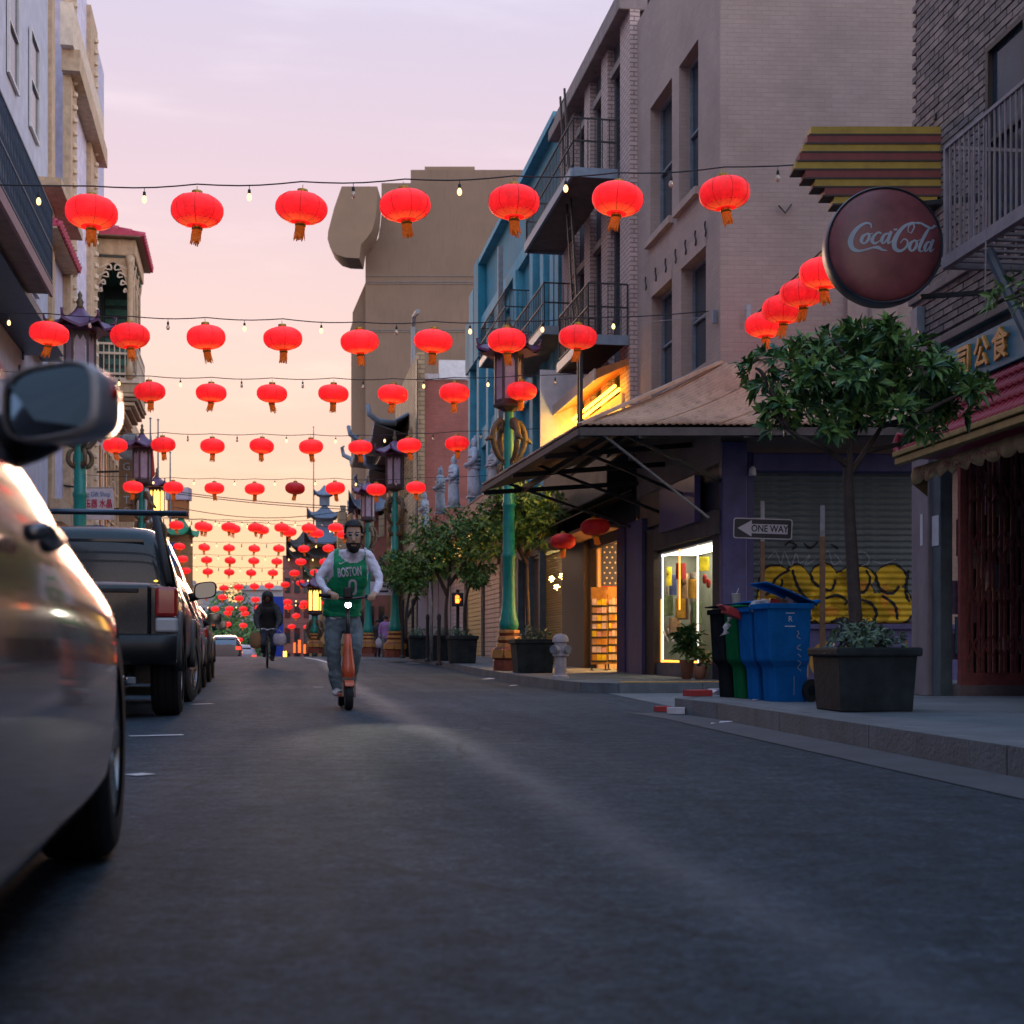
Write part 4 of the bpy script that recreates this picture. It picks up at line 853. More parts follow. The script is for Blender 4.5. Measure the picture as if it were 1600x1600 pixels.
# corrugated canopy round the corner
cz = GZ
C0 = Vector((.93, 19.4, 3.70)); CR = Vector((7.6, 19.75, 3.76)); CF = Vector((-.22, 24.0, 3.62)); CFF = Vector((-.55, 25.6, 3.60))
T0 = Vector((3.10, 20.97, 4.86)); TR = Vector((9.4, 21.30, 4.90)); TF = Vector((XR(25.9) - .02, 25.9, 4.55))
can = thing('corrugated_canopy', 'weathered pink corrugated metal canopy wrapping the mauve corner building', 'canopy', (3.1, 20.97, GZ)); co = Vector((3.1, 20.97, GZ))
mat('canopy_metal', (.48, .31, .21), .55, .25, 2, bump=.15, bscale=20, stain=.6, metal=.15)
def corr(e0, e1, t0, t1, n, sag=.10):
    rows = []; nrm = ((e1 - e0).cross(t0 - e0)).normalized()
    if nrm.z < 0: nrm = -nrm
    for j in range(7):
        t = j / 6; rows.append([(e0.lerp(e1, i / n)).lerp(t0.lerp(t1, i / n), t) - nrm * sag * math.sin(math.pi * t) + nrm * .019 * math.cos(i * math.pi / 2) - co for i in range(n + 1)])
    return rows
def panels(e0, e1, t0, t1, count, per):
    for k in range(count):
        a, b = k / count, (k + 1) / count
        mb = MB(); mb.strip(corr(e0.lerp(e1, a), e0.lerp(e1, b + .004), t0.lerp(t1, a), t0.lerp(t1, b + .004), per)); o = mb.build('roof_sheet', 'canopy_metal', can, smooth=True)
        o.location.z += .006 * (k % 2); o.modifiers.new('thick', 'SOLIDIFY').thickness = .006
panels(C0, CR, T0, TR, 7, 40); panels(C0, CFF, T0, TF, 6, 34)
for e0, e1, t0, t1 in ((C0, CR, T0, TR), (C0, CFF, T0, TF)):
    mb = MB(); mb.strip([[e0.lerp(t0, j / 5) - co - Vector((0, 0, .10 + .09 * math.sin(math.pi * j / 5))), e1.lerp(t1, j / 5) - co - Vector((0, 0, .10 + .09 * math.sin(math.pi * j / 5)))] for j in range(6)]); so3 = mb.build('soffit_boards', 'wood_dark', can); so3.modifiers.new('t', 'SOLIDIFY').thickness = .01
fb = MB()
def fas(a, b, h=.11, w=.05): fb.bar(a - co - Vector((0, 0, .10)), b - co - Vector((0, 0, .10)), w, h)
fas(C0, CR); fb.build('eave_board', 'fascia_wood', can); fb = MB(); fas(C0, CFF, .09); fb.build('eave_board', 'fascia_wood', can)
mb = MB(); mb.bar(C0 - co, T0 - co + Vector((0, 0, .02)), .12, .04); mb.build('hip_cap', 'canopy_metal', can)
for t in (0, .3, .62, .98):
    q = C0.lerp(CFF, t); w = T0.lerp(TF, t); mb = MB(); mb.bar(q - co - Vector((0, 0, .16)), w - co - Vector((0, 0, .9)), .06, .08); mb.bar(q.lerp(w, .15) - co - Vector((0, 0, .12)), w - co - Vector((0, 0, 1.75)), .045); mb.build('bracket', 'iron_black', can)
for t in (.12, .34, .55, .8):
    q = C0.lerp(CR, t); w = T0.lerp(TR, t); mb = MB(); mb.bar(q - co - Vector((0, 0, .15)), w - co - Vector((0, 0, 1.0)), .06, .08); mb.build('bracket', 'iron_black', can)
mb = MB(); mb.bar(C0.lerp(CR, .045) - co - Vector((0, 0, .12)), Vector((2.9, 20.8, 2.55)) - co, .03); mb.build('tie_rod', 'iron_grey', can)
for t in (.25, .55, .8):
    a, b = C0.lerp(T0, t) - Vector((0, 0, .33)), CFF.lerp(TF, t) - Vector((0, 0, .33)); mb = MB(); mb.bar(a - co, b - co, .06, .09); mb.build('purlin', 'wood_dark', can)
    a, b = C0.lerp(T0, t) - Vector((0, 0, .33)), CR.lerp(TR, t) - Vector((0, 0, .33)); mb = MB(); mb.bar(a - co, b - co, .06, .09); mb.build('purlin', 'wood_dark', can)
# ------------------------------------------------------------------ dark brick building with pale piers and fire escapes
brick_mat('slate_brick', (.085, .085, .10), (.07, .07, .085), (.045, .045, .055), .24, .085, .8, var=.2)
brick_mat('pale_brick', (.56, .42, .38), (.50, .37, .34), (.26, .19, .18), .24, .085, .9, msize=.012, var=.15)
GZ3 = .14 + ground_z(27)
F3 = Facade('pier_brick_building', 'dark brick building with pale brick piers, fire escape and glowing yellow sign', 'building', (XR(25.98), 25.98), (XR(32.68), 32.68), GZ3)
def piers(f, pxs, y, w, z0, z1, m):
    for a, b in pxs: MB().box(f.u(b), f.u(a), -.05, .14, z0, z1).build('pier', m, f.o)
bays = [(906, 923), (932, 950), (960, 980)]
holes = []
for a, b in bays:
    ua, ub = F3.u(b), F3.u(a); holes += [(ua + .12, ub - .12, 4.6, 6.0), (ua + .12, ub - .12, 6.7, 8.6), (ua + .12, ub - .12, 9.9, 11.6)]
mb = MB(); wall_with_openings(mb, 0, F3.len, 3.8, 12.6, holes, 0, .2); mb.box(0, F3.len, -6, -.3, 3.8, 12.6); mb.build('wall', 'slate_brick', F3.o)
for h in holes: window(F3, *h, .2, 'iron_grey', 'glass_blue', 1, 2, .05)
piers(F3, [(884, 906), (923, 932), (950, 960), (980, 996)], 0, 0, 3.9, 12.2, 'pale_brick')
mb = MB(); mb.box(-.05, F3.len + .05, -.2, .35, 12.2, 12.45); mb.box(-.05, F3.len + .05, -.2, .22, 12.45, 12.8); mb.build('cornice', 'stone_trim', F3.o, bevel=.02)
for h in holes:
    if h[2] > 6.5: MB().box(h[0] - .05, h[1] + .05, .0, .10, h[3], h[3] + .14).build('lintel', 'stone_trim', F3.o)
def escape(f, u0, u1, z, off, name='fire_escape', label='', soffit=True, nb=34):
    o = thing(name, label, 'fire escape', f.o.matrix_basis @ Vector((u0, 0, 0)), f.o.rotation_euler.z); L = u1 - u0
    o.location.z = f.z + z
    mb = MB(); mb.box(0, L, .15, off, -.06, .0); mb.build('platform', mat('platform_grey', (.13, .12, .10), .7, .3, 4, stain=.3) if soffit else 'iron_black', o)
    mb = MB(); mb.box(0, L, off + .001, off + .06, -.12, .06); mb.box(-.05, .0, .15, off, -.12, .06); mb.box(L, L + .05, .15, off, -.12, .06); mb.build('edge_beam', 'steel_blue', o)
    mb = MB(); railing(mb, (0, off, .06), (L, off, .06), .95, nb, .016, (1.0, .55, .1), .028); railing(mb, (0, .16, .06), (0, off, .06), .95, 6, .016, (1.0, .55), .028); railing(mb, (L, .16, .06), (L, off, .06), .95, 6, .016, (1.0, .55), .028); mb.build('railing', 'iron_black', o)
    return o
e1 = escape(F3, .9, F3.len - .75, 9.5, 1.0, label='upper dark fire-escape platform over the pale brick piers')
e2 = escape(F3, .05, 2.75, 6.15, .9, label='lower dark fire-escape platform above the glowing yellow sign', soffit=False, nb=20)
ld = thing('fire_escape_ladder', 'tall dark ladder joining the two fire-escape platforms', 'ladder', F3.o.matrix_basis @ Vector((2.35, .55, 6.2)), F3.o.rotation_euler.z)
for s in (0, .42): MB().bar((s, 0, 0), (s - .1, .35, 5.4), .035, .06).build('rail', 'iron_black', ld)
for i in range(17): t = (i + .5) / 17; MB().bar((-.1 * t, .35 * t, 5.4 * t), (.42 - .1 * t, .35 * t, 5.4 * t), .02).build('rung', mat('rung_rust', (.16, .07, .03), .7, .3, 8), ld)
mb = MB(); mb.bar((-1.9, .4, -2.3), (-1.9, .4, -.1), .06); mb.bar((-1.7, .4, -2.3), (-1.7, .4, -.1), .06); mb.build('drop_guide', 'iron_black', ld)
# glowing sign on the first floor
ns = thing('neon_sign_canopy', 'sloping orange and yellow glowing sign canopy under the fire escape', 'sign', F3.o.matrix_basis @ Vector((.05, 0, 4.6)), F3.o.rotation_euler.z)
mat('canopy_orange', (.40, .13, .03), .5, .2, 5)
mb = MB(); mb.add([(0, .0, 1.25), (4.9, .0, 1.25), (4.9, .75, .98), (0, .75, .98), (0, .0, 1.15), (4.9, .0, 1.15), (4.9, .75, .80), (0, .75, .80)], [(0, 1, 2, 3), (7, 6, 5, 4), (0, 3, 7, 4), (1, 5, 6, 2), (3, 2, 6, 7)]); mb.build('canopy', 'canopy_orange', ns)
MB().box(0, 4.9, .755, .79, .78, .99).build('canopy_edge', mat('canopy_edge_pale', (.42, .33, .28), .6, .2, 5), ns)
MB().box(.3, 4.7, .15, .20, .02, .62).build('sign_panel', mat('panel_cream', (.5, .38, .26), .6, .2, 5), ns)
for i, zz_ in enumerate((.66, .72, .10)): MB().tube([(.2, .27 + .08 * i, zz_), (4.8, .27 + .08 * i, zz_)], .03 if i < 2 else .06, 8).build('neon_tube', glow('neon_amber', (1, .40, .03), 12) if i < 2 else glow('neon_yellow', (1, .66, .12), 30), ns)
[MB().box(.6 + .8 * i, 1.1 + .8 * i, .2005, .206, .22, .5).build('sign_mark', 'canopy_edge_pale', ns) for i in range(5)]
mb = MB(); mb.box(4.0, 4.06, .16, 1.05, -.05, 1.75); mb.build('blade_sign', 'white_paint', ns)
# ground floor: doorway with the flag
mat('sign_black_matte', (.012, .014, .018), .7, .2, 4)
dz = 2.55; du0, du1 = F3.u(977), F3.u(921)
mb = MB(); wall_with_openings(mb, 0, F3.len, -.3, 3.8, [(du0, du1, -.3, dz)], 0, .15); mb.build('shop_front', 'shop_dark', F3.o)
room = MB(); room.box(du0 - .5, du1 + .06, -3.6, -3.55, -.3, 2.9); room.box(du1 + .06, du1 + .10, -3.6, -.16, -.3, 2.9); room.box(du0 - .55, du0 - .5, -3.6, -.16, -.3, 2.9); room.box(du0 - .5, du1 + .06, -3.6, -.16, 2.9, 2.95); room.box(du0 - .5, du1 + .06, -3.6, -.16, -.12, -.05)
room.build('shop_interior', mat('interior_cream', (.55, .40, .24), .8, .2, 3), F3.o)
mb = MB(); mb.box(du0, du1 - .3, -2.4, -1.2, 2.84, 2.88); mb.build('ceiling_light', glow('tungsten', (1, .55, .17), 45), F3.o)
mb = MB(); mb.lathe([(.02, .12), (.06, 0), (.05, -.06)], 10, (du0 + 1.1, -.5, 2.15)); mb.build('spotlight', glow('spot_warm', (1, .75, .4), 60), F3.o)
mb = MB(); mb.box(F3.u(1012) - .2, F3.u(978), .0, .16, -.1, 2.75); mb.build('folded_gate', 'purple_paint', F3.o); gf = MB(); gf.box(-.012, .012, .165, .19, -.05, 2.7)
gfm = gf.mesh('gate_bar', mat('gate_blue', (.045, .04, .17), .45, .2, 7))
for i in range(9): link('gate_bar', gfm, F3.o, (F3.u(978) - .05 - i * .07, 0, 0))
mb = MB(); mb.box(du1 + .02, F3.u(886), .0, .12, -.1, 2.9); mb.build('door_frame', 'wood_dark', F3.o)
MB().box(du0 - .3, F3.len - .1, .13, .75, 2.72, 2.78).build('shop_awning', 'plywood', F3.o)
mb = MB(); mb.add([(du0 - .9, .1, 3.35), (F3.len - .5, .1, 3.35), (F3.len - .5, 1.0, 2.95), (du0 - .9, 1.0, 2.95)], [(0, 1, 2, 3)]); ca = mb.build('cloth_awning', mat('awning_tan', (.24, .18, .11), .85, .25, 4, stain=.4), F3.o); ca.modifiers.new('t', 'SOLIDIFY').thickness = .02
MB().box(F3.len - .6, F3.len, .002, .9, 3.0, 3.8).build('signboard', mat('sign_dull', (.12, .11, .13), .6, .2), F3.o)
MB().box(.05, F3.u(886), .005, .55, 3.3, 4.45).build('dark_signboard', 'sign_black_matte', F3.o, bevel=.02)
# flag on the partition, facing the street corner
fl = thing('wall_flag', 'stars and stripes flag hanging inside the warm lit doorway', 'flag', at(940, 920, 29.6)); fw, fh = 60 / FPX * 29.6, 84 / FPX * 29.6
mat('flag_navy', (.03, .04, .09), .8, .2, 9); mat('flag_red', (.36, .03, .03), .8, .2, 9); mat('flag_white', (.62, .52, .42), .8, .15, 9)
for i in range(7): 
    MB().box(0 if i < 3 else 0, fw, -.01, 0, fh * (.0 + i / 13 * 1.0) - .55, fh * ((i + 1) / 13) - .55).build('stripe', 'flag_red' if i % 2 == 0 else 'flag_white', fl)
MB().box(0, fw, -.012, 0, fh * 7 / 13 - .55, fh - .55 + .36).build('canton', 'flag_navy', fl)
sm_ = MB(); sm_.prism([((.028 if k % 2 == 0 else .011) * math.sin(k * math.pi / 5), (.028 if k % 2 == 0 else .011) * math.cos(k * math.pi / 5)) for k in range(10)], 'y', -.0145, -.0125); smm = sm_.mesh('star', 'flag_white')
for r in range(8):
    for c in range(7): link('star', smm, fl, (.06 + c * fw / 7 + (r % 2) * .05, 0, fh * 7 / 13 - .55 + .06 + r * .108))
MB().box(-.08, fw + .4, .002, .06, -1.9, 1.2).build('partition', 'interior_cream', fl)
# postcard racks at the door
def rack(px0, px1, d, label):
    a, b = at(px0, 1030, d), at(px1, 1030, d); w = b.x - a.x; o = thing('postcard_rack', label, 'rack', ((a.x + b.x) / 2, d, ground_z(d) + .14), .15); h = 118 / FPX * d
    mb = MB(); mb.box(-w / 2, w / 2, -.02, .02, .12, h + .15); mb.build('back_panel', mat('rack_gold', (.40, .22, .05), .6, .3, 9), o)
    mb = MB()
    for s in (-w / 2 + .02, w / 2 - .02): mb.bar((s, 0, 0), (s, 0, .14), .03); mb.bar((s, -.14, 0), (s, .14, 0), .03)
    mb.build('foot', 'iron_black', o)
    rr = random.Random(px0)
    for r in range(8):
        z0 = .18 + r * (h - .25) / 8
        MB().box(-w / 2, w / 2, -.07, -.03, z0 - .02, z0 + .02).build('pocket', 'iron_black', o)
        for c in range(3):
            x0 = -w / 2 + .015 + c * (w - .03) / 3; mb = MB(); mb.box(x0, x0 + (w - .06) / 3, -.062 - .003 * c, -.055 - .003 * c, z0 + .02, z0 + .02 + rr.uniform(.09, .14)); mb.build('postcard', rr.choice(['goods_0', 'scarf_orange', 'flag_white', 'robe_tan', 'shirt_yellow', 'goods_5']), o)
rack(923, 948, 28.0, 'wider rack of postcards standing at the warm lit doorway'); rack(949, 967, 28.5, 'narrower rack of postcards beside the wider one in the lit doorway')
ba = MB(); bb = at(972, 985, 29.0); ba.cbox((0, 0, .6), (.16, .05, 1.0)); tag(ba.build('hanging_scarves', 'mask_red', loc=(bb.x, bb.y, ground_z(29) + .2)), 'dark red scarves hanging at the edge of the lit doorway', 'scarves')

# ------------------------------------------------------------------ teal building
mat('teal_paint', (.015, .20, .29), .7, .22, 2.0, bump=.15, stain=.35); mat('teal_light', (.07, .31, .42), .7, .25, 3, bump=.2, stain=.35); mat('teal_dark', (.02, .10, .14), .6, .2, 3)
GZ4 = .14 + ground_z(36)
F4 = Facade('teal_building', 'teal painted building with light blue piers and stepped parapet', 'building', (XR(32.7), 32.7), (XR(47.8), 47.8), GZ4)
zt4 = F4.zz(762, 406)
h4 = []
for a, b in ((828, 841), (846, 858), (862, 871), (802, 812), (790, 797), (778, 784)):
    for z0, z1 in ((zt4 - 8.3, zt4 - 6.3), (zt4 - 4.9, zt4 - 2.5)): h4.append((F4.u(b), F4.u(a), z0, z1))
mb = MB(); wall_with_openings(mb, 0, F4.len, 3.6, zt4 - .02, h4, 0, .25); mb.box(0, F4.len, -8, -.4, 3.6, zt4); mb.build('wall', 'teal_paint', F4.o)
for h in h4: window(F4, *h, .25, 'teal_light', 'glass_blue', 1, 2, .05)
for px in (743, 757, 772, 786, 816, 843, 860, 876, 884): 
    uu = F4.u(px); MB().box(uu - .22, uu + .22, .0, .22, 3.6, zt4 - 2.1).build('pier', 'teal_light', F4.o)
MB().box(0, F4.len, .0, .16, zt4 - 2.1, zt4 - 1.75).build('band', 'teal_light', F4.o); MB().box(0, F4.len, .0, .14, zt4 - 5.9, zt4 - 5.3).build('band', 'teal_light', F4.o)
MB().box(-.05, F4.len - 2, -.3, .25, zt4 - .05, zt4 + .12).build('coping', 'teal_light', F4.o)
for i, (px, dzz) in enumerate(((742, -1.5), (748, -.7), (756, .0))): MB().box(F4.u(px) - .5, F4.u(px) + .5, .01, .26, zt4 - 3, zt4 + dzz + .15).build('parapet_step', 'teal_light' if i % 2 else 'teal_paint', F4.o)
MB().box(F4.u(802) - .07, F4.u(802) + .07, .3, .44, 3.0, zt4 - 1.0).build('flue_pipe', 'iron_grey', F4.o)
e3 = escape(F4, F4.u(850, .8), F4.u(795, .8), F4.zz(822, 548, .8), .8, label='small railed balcony on the teal building behind the street lamp', nb=22)
e4 = escape(F4, F4.u(790, .8), F4.u(752, .8), F4.zz(770, 560, .8) + .3, .8, label='farther railed balcony on the teal building, beside the statues', nb=18)
# ground floor: glittering chain curtain windows, ribbed metal and yellow shutters
mb = MB(); wall_with_openings(mb, 0, F4.len, -.5, 3.6, [(F4.u(884), F4.u(812), .0, 2.75)], 0, .3); mb.build('shop_front', 'shop_dark', F4.o)
mat('chain_gold', (.55, .38, .12), .4, .35, 12, metal=.5)
sh = MB(); sh.box(F4.u(884), F4.u(812), -1.2, -1.15, .0, 2.75); sh.build('shop_backdrop', mat('backdrop_brown', (.22, .14, .08), .7, .3, 3), F4.o)
for i, px in enumerate((878, 870, 862)): MB().lathe([(.0, -.08), (.07, -.04), (.08, .02), (.0, .09)], 10, (F4.u(px, -.6), -.6, 2.2 - .25 * (i % 2))).build('ceiling_bulb', glow('bulb_gold', (1, .66, .22), 70), F4.o, smooth=True)
ch = MB()
for j in range(56): ch.box(-.6 * 0, 0, 0, 0, 0, 0) if False else None
cm = MB()
for j in range(44): cm.box(-.010, .010, -.006, .006, .03 + j * .06, .03 + j * .06 + .045)
cmm = cm.mesh('chain_strand', 'chain_gold'); u = F4.u(882); 
while u < F4.u(846): link('chain_strand', cmm, F4.o, (u, -.12, 0)); u += .055
MB().box(F4.u(846), F4.u(813), -.16, -.12, .0, 2.7).build('wood_panel', mat('panel_brown', (.15, .085, .055), .7, .35, 5), F4.o)
for px in (812, 828, 846, 884): MB().box(F4.u(px) - .06, F4.u(px) + .06, -.1, .06, -.3, 2.8).build('mullion', 'grey_green', F4.o)
mat('shutter_ochre', (.40, .29, .09), .55, .25, 6); mat('shutter_pink', (.42, .28, .25), .55, .25, 6); mat('wall_lilac', (.42, .36, .42), .7, .2, 4)
for a, b, m, zt_ in ((760, 783, 'shutter_pink', 2.9), (733, 757, 'shutter_ochre', 2.9), (707, 730, 'wall_lilac', 3.3)):
    f = F4; ua, ub = f.u(b), f.u(a); n_ = 20; sl = MB(); sl.box(0, ub - ua, .02, .05, .008, (zt_) / n_ - .012); slm = sl.mesh('shutter_slat', m)
    for i in range(n_): link('shutter_slat', slm, F4.o, (ua, 0, i * zt_ / n_))
MB().box(F4.u(783) , F4.u(733), .0, .12, 2.9, 3.6).build('signboard', 'sign_dull', F4.o)

# ------------------------------------------------------------------ low building with statues on its canopy
GZ5 = .14 + ground_z(55)
mat('canopy_salmon', (.45, .25, .17), .75, .2, 2, stain=.3); mat('roof_flat', (.18, .16, .15), .9)
F5 = Facade('low_shop_building', 'low salmon building with a long canopy carrying a row of statues', 'building', (XR(47.85), 47.85), (XR(67.8), 67.8), GZ5)
mb = MB(); mb.box(0, F5.len, -9, 0, -.8, 4.3); mb.build('wall', 'pillar_mauve', F5.o)
cb = thing('statue_canopy', 'long salmon box canopy over the shops, statues on its top', 'canopy', (XR(36) - 1.0, 36, ground_z(36) + 4.3 - .1), math.atan2(24.6, -.168 * 24.6 - .0)); zc = 4.87 - cb.location.z
mb = MB(); mb.box(0, 30, -.95, 0, zc - .74, zc); mb.build('box', 'canopy_salmon', cb, bevel=.02); mb = MB(); mb.box(-.01, 30, -.96, .012, zc, zc + .05); mb.build('coping', 'stone_trim', cb)
for i in range(7): MB().box(1 + i * 4.1, 1.1 + i * 4.1, -.95, -.9, -4.6, zc - .75).build('post', 'iron_grey', cb)
for i in range(5):
    MB().box(2.0 + i * 3.2, 3.6 + i * 3.2, -.2, -.12, zc - 1.25, zc - .8).build('lit_panel', glow('shop_amber', (1, .55, .10), 1.6), cb)
# statues: robed and armoured stone figures
mat('statue_grey', (.30, .32, .36), .75, .3, 9, bump=.3); mat('statue_pale', (.46, .42, .44), .75, .3, 9, bump=.3); mat('statue_white', (.50, .52, .60), .75, .25, 9, bump=.3)
def statue(px, d, ytop, ybot, m, label, ph=0):
    p = at(px, ybot, d); h = (ybot - ytop) / FPX * d; o = thing('stone_statue', label, 'statue', p, 1.7 + ph, 'statues on the canopy'); s = h / 1.75
    b = MB(); b.tube([(0, 0, 0), (0, 0, .25 * s), (0, .02 * s, .7 * s), (0, .02 * s, 1.0 * s), (0, 0, 1.25 * s), (0, 0, 1.38 * s), (0, 0, 1.45 * s)], [.26 * s, .25 * s, .22 * s, .19 * s, .23 * s, .20 * s, .09 * s], 14, ell=(1.1, .8)); b.build('robe', m, o, smooth=True)
    for k in range(4): MB().tube([(0, 0, (.78 + k * .12) * s), (0, 0, (.86 + k * .12) * s)], [.245 * s, .225 * s], 14, ell=(1.1, .82)).build('armour_band', m, o, smooth=True)
    for sgn in (-1, 1): MB().tube([(sgn * .22 * s, 0, 1.32 * s), (sgn * .33 * s, .02 * s, 1.05 * s), (sgn * .22 * s, .2 * s, .9 * s), (sgn * .10 * s, .27 * s, .92 * s)], [.09 * s, .085 * s, .07 * s, .05 * s], 8).build('arm', m, o, smooth=True)
    b = MB(); b.lathe([(.05 * s, 1.40 * s), (.09 * s, 1.48 * s), (.105 * s, 1.58 * s), (.09 * s, 1.68 * s), (.03 * s, 1.73 * s)], 12); b.tube([(0, .09 * s, 1.56 * s), (0, .12 * s, 1.54 * s)], [.025 * s, .02 * s], 6); b.lathe([(.0, 1.70 * s), (.05 * s, 1.73 * s), (.04 * s, 1.79 * s), (.0, 1.81 * s)], 8, (.02, -.03 * s, 0)); b.build('head', m, o, smooth=True)
    MB().box(-.24 * s, .24 * s, -.22 * s, .22 * s, -.06, .0).build('plinth', m, o)
statue(741, 42, 683, 775, 'statue_white', 'tallest pale blue warrior statue, closest to the teal building'); statue(709, 47, 712, 790, 'statue_white', 'second pale warrior statue, its head under a lantern', .2); statue(688, 50.5, 730, 800, 'statue_grey', 'grey armoured warrior statue, third along the canopy'); statue(664, 55, 770, 828, 'statue_grey', 'farthest grey statue, partly hidden by the tree', -.2); statue(770, 39.5, 698, 762, 'statue_pale', 'pink pale robed statue beside the tall lamp lantern', .4)

# ------------------------------------------------------------------ red brick building, eaved building, tower
brick_mat('red_brick', (.33, .115, .09), (.29, .10, .08), (.22, .085, .07), .24, .08, .5, var=.22)
brick_mat('tan_brick', (.40, .29, .17), (.34, .24, .14), (.20, .14, .09), .5, .22, .6, msize=.03)
mat('roof_blue', (.11, .15, .22), .5, .25, 6); mat('eave_dark', (.045, .04, .04), .7, .3, 5); mat('fac_rust', (.25, .09, .07), .75, .2, 3)
zb = ground_z(68) + .14
F6 = Facade('red_brick_building', 'red brick building with tan quoins and blue upturned eaves', 'building', (XR(68), 68), (XR(92), 92), zb)
S6 = sub_side(F6, 'party_wall', (4, 68.8), (XR(68), 68)); z6 = S6.zz(690, 594)
MB().box(0, S6.len, -.3, 0, -3, z6).build('wall', 'red_brick', S6.o); MB().box(0, S6.len, -.3, .06, z6, z6 + .3).build('coping', 'statue_pale', S6.o)
MB().box(F6.u(652), F6.len - 12, -.36, .0, -3, z6 + 1.2).build('corner_quoins', 'tan_brick', F6.o); MB().box(F6.u(653), F6.u(651), .0, .05, -3, z6 + .8).build('downpipe', 'iron_black', F6.o)
MB().box(.5, F6.len, -9, -.4, -4, z6 - .1).build('body', 'fac_rust', F6.o)
for i in range(6): window(F6, F6.u(648) + 1.2 + i * 1.2, F6.u(648) + 1.9 + i * 1.2, z6 - 5.0, z6 - 2.0, -.02, 'tan_brick', 'glass_dark', 1, 2, .07)
mb = MB(); mb.cbox((S6.u(707), -.1, z6 + .5), (1.3, .5, .9)); mb.build('roof_vent', 'white_paint', S6.o)
mb = MB(); mb.tube([(F6.u(648) + 3, -.2, z6 - .2), (F6.u(648) + 3, -.2, z6 + 3.4), (F6.u(648) + 2.4, -.2, z6 + 3.8), (F6.u(648) + .5, -.2, z6 + 3.6)], .12, 6); mb.build('roof_pipe', 'iron_grey', F6.o)
def eave(f, u0, u1, z, off, lift, mroof, msof, label=None):
    "a projecting tiled eave with upturned ends"
    mb = MB(); n = 14; rows_t, rows_b = [], []
    for i in range(n + 1):
        t = i / n; s = 2 * t - 1; up = lift * abs(s) ** 5; uu = u0 + (u1 - u0) * t; ex = (u1 - u0) * .06 * (1 if s > .95 else -1 if s < -.95 else 0)
        rows_t.append([(uu, .0, z + off * .55), (uu, off * .5, z + off * .2 + up * .4), (uu + ex, off, z + up)])
        rows_b.append([(uu + ex, off - .02, z + up - .14), (uu, .0, z - .12)])
    mb.use(0).strip(rows_t); mb.use(1).strip(rows_b); o = mb.build('eave', [mroof, msof], f.o, smooth=True); o.modifiers.new('t', 'SOLIDIFY').thickness = .06
    n = int((u1 - u0) / .45)
    for i in range(n):
        uu = u0 + (i + .5) * (u1 - u0) / n; s = 2 * (i + .5) / n - 1; up = lift * abs(s) ** 5; MB().tube([(uu, off + .02, z + up + .02), (uu, off * .5, z + off * .2 + up * .4 + .03), (uu, .02, z + off * .55 + .04)], .07, 6).build('ridge_tile', mroof, o)
    for e, sg in ((u0, -1), (u1, 1)):
        q = [(e, off * .4, z + lift * .5 + .2), (e + sg * .4, off * .9, z + lift * .95), (e + sg * .8, off * 1.15, z + lift * 1.5), (e + sg * .75, off * 1.2, z + lift * 1.5 + .45), (e + sg * .4, off * 1.15, z + lift * 1.5 + .5)]
        MB().tube(q, [.16, .16, .14, .11, .06], 7).build('upturned_tip', mroof, o, smooth=True)
eave(F6, F6.u(637) - 1, F6.u(637) + 8, F6.zz(615, 628, 1.5) , 1.8, .5, 'roof_blue', 'eave_dark')
eave(F6, F6.u(637) + 9, F6.u(637) + 16, F6.zz(590, 672, 1.5), 2.2, .6, 'roof_blue', 'eave_dark')
eave(F6, F6.u(637) + 6, F6.u(637) + 14, F6.zz(590, 720, 1.5), 1.6, .3, 'roof_blue', 'eave_dark')
mb = MB(); mb.box(F6.u(637) + 1, F6.u(637) + 8, .0, 1.2, F6.zz(612, 745), F6.zz(612, 740)); mb.build('balcony_floor', 'eave_dark', F6.o); mb = MB(); railing(mb, (F6.u(637) + 1, 1.2, F6.zz(612, 745)), (F6.u(637) + 8, 1.2, F6.zz(612, 745)), 1.0, 30, .03, (1, .1), .06); mb.build('railing', 'iron_black', F6.o)
for ch, py in (('北', 772), ('京', 800), ('餐', 828)): 
    uu = F6.u(612); text_on(F6.o, ch, 1.15, mat('sign_pink', (.5, .36, .42), .6, .1), F6.u(608), .03, F6.zz(608, py), extrude=.02, bold=.02)
MB().box(F6.u(625), F6.u(597), .0, .02, F6.zz(612, 850), F6.zz(612, 752)).build('sign_ground', 'fac_rust', F6.o)
# tower
mat('tower_tan', (.20, .14, .10), .85, .14, .25, bump=.25, bscale=10, stain=.22); mat('tower_tan_b', (.23, .16, .11), .85, .1, .5)
DT = 112.0; zt = ground_z(DT)
tw = thing('tan_tower', 'tall plain tan tower block with a curved bulge near its top', 'building', (0, DT, zt))
def tx(px, d=DT): return (px - 800) / FPX * d
def tz(py, d=DT): return EYE + (HORIZON - py) / FPX * d - zt
mb = MB()
poly = [(tx(571), 0), (tx(860), 0), (tx(860), tz(286)), (tx(597), tz(286))]
prof = [(571, 400), (576, 392), (584, 384), (591, 372), (594, 355), (596, 335), (596, 286)]
pl = [(tx(571), -5)] + [(tx(571), tz(1018))] + [(tx(a), tz(b)) for a, b in prof] + [(tx(862), tz(286)), (tx(862), -5)]
mb.prism(pl, 'y', 0, 14); mb.build('shaft', 'tower_tan', tw)
MB().box(tx(546), tx(571) - .02, 1.2, 14, -5, tz(512)).build('side_wing', 'tower_tan', tw)
mb = MB(); mb.prism([(tx(546), tz(512)), (tx(546), tz(478)), (tx(569), tz(425)), (tx(571) - .02, tz(425)), (tx(571) - .02, tz(512))], 'y', 2.2, 13); mb.build('sloped_wing', 'tower_tan_b', tw)
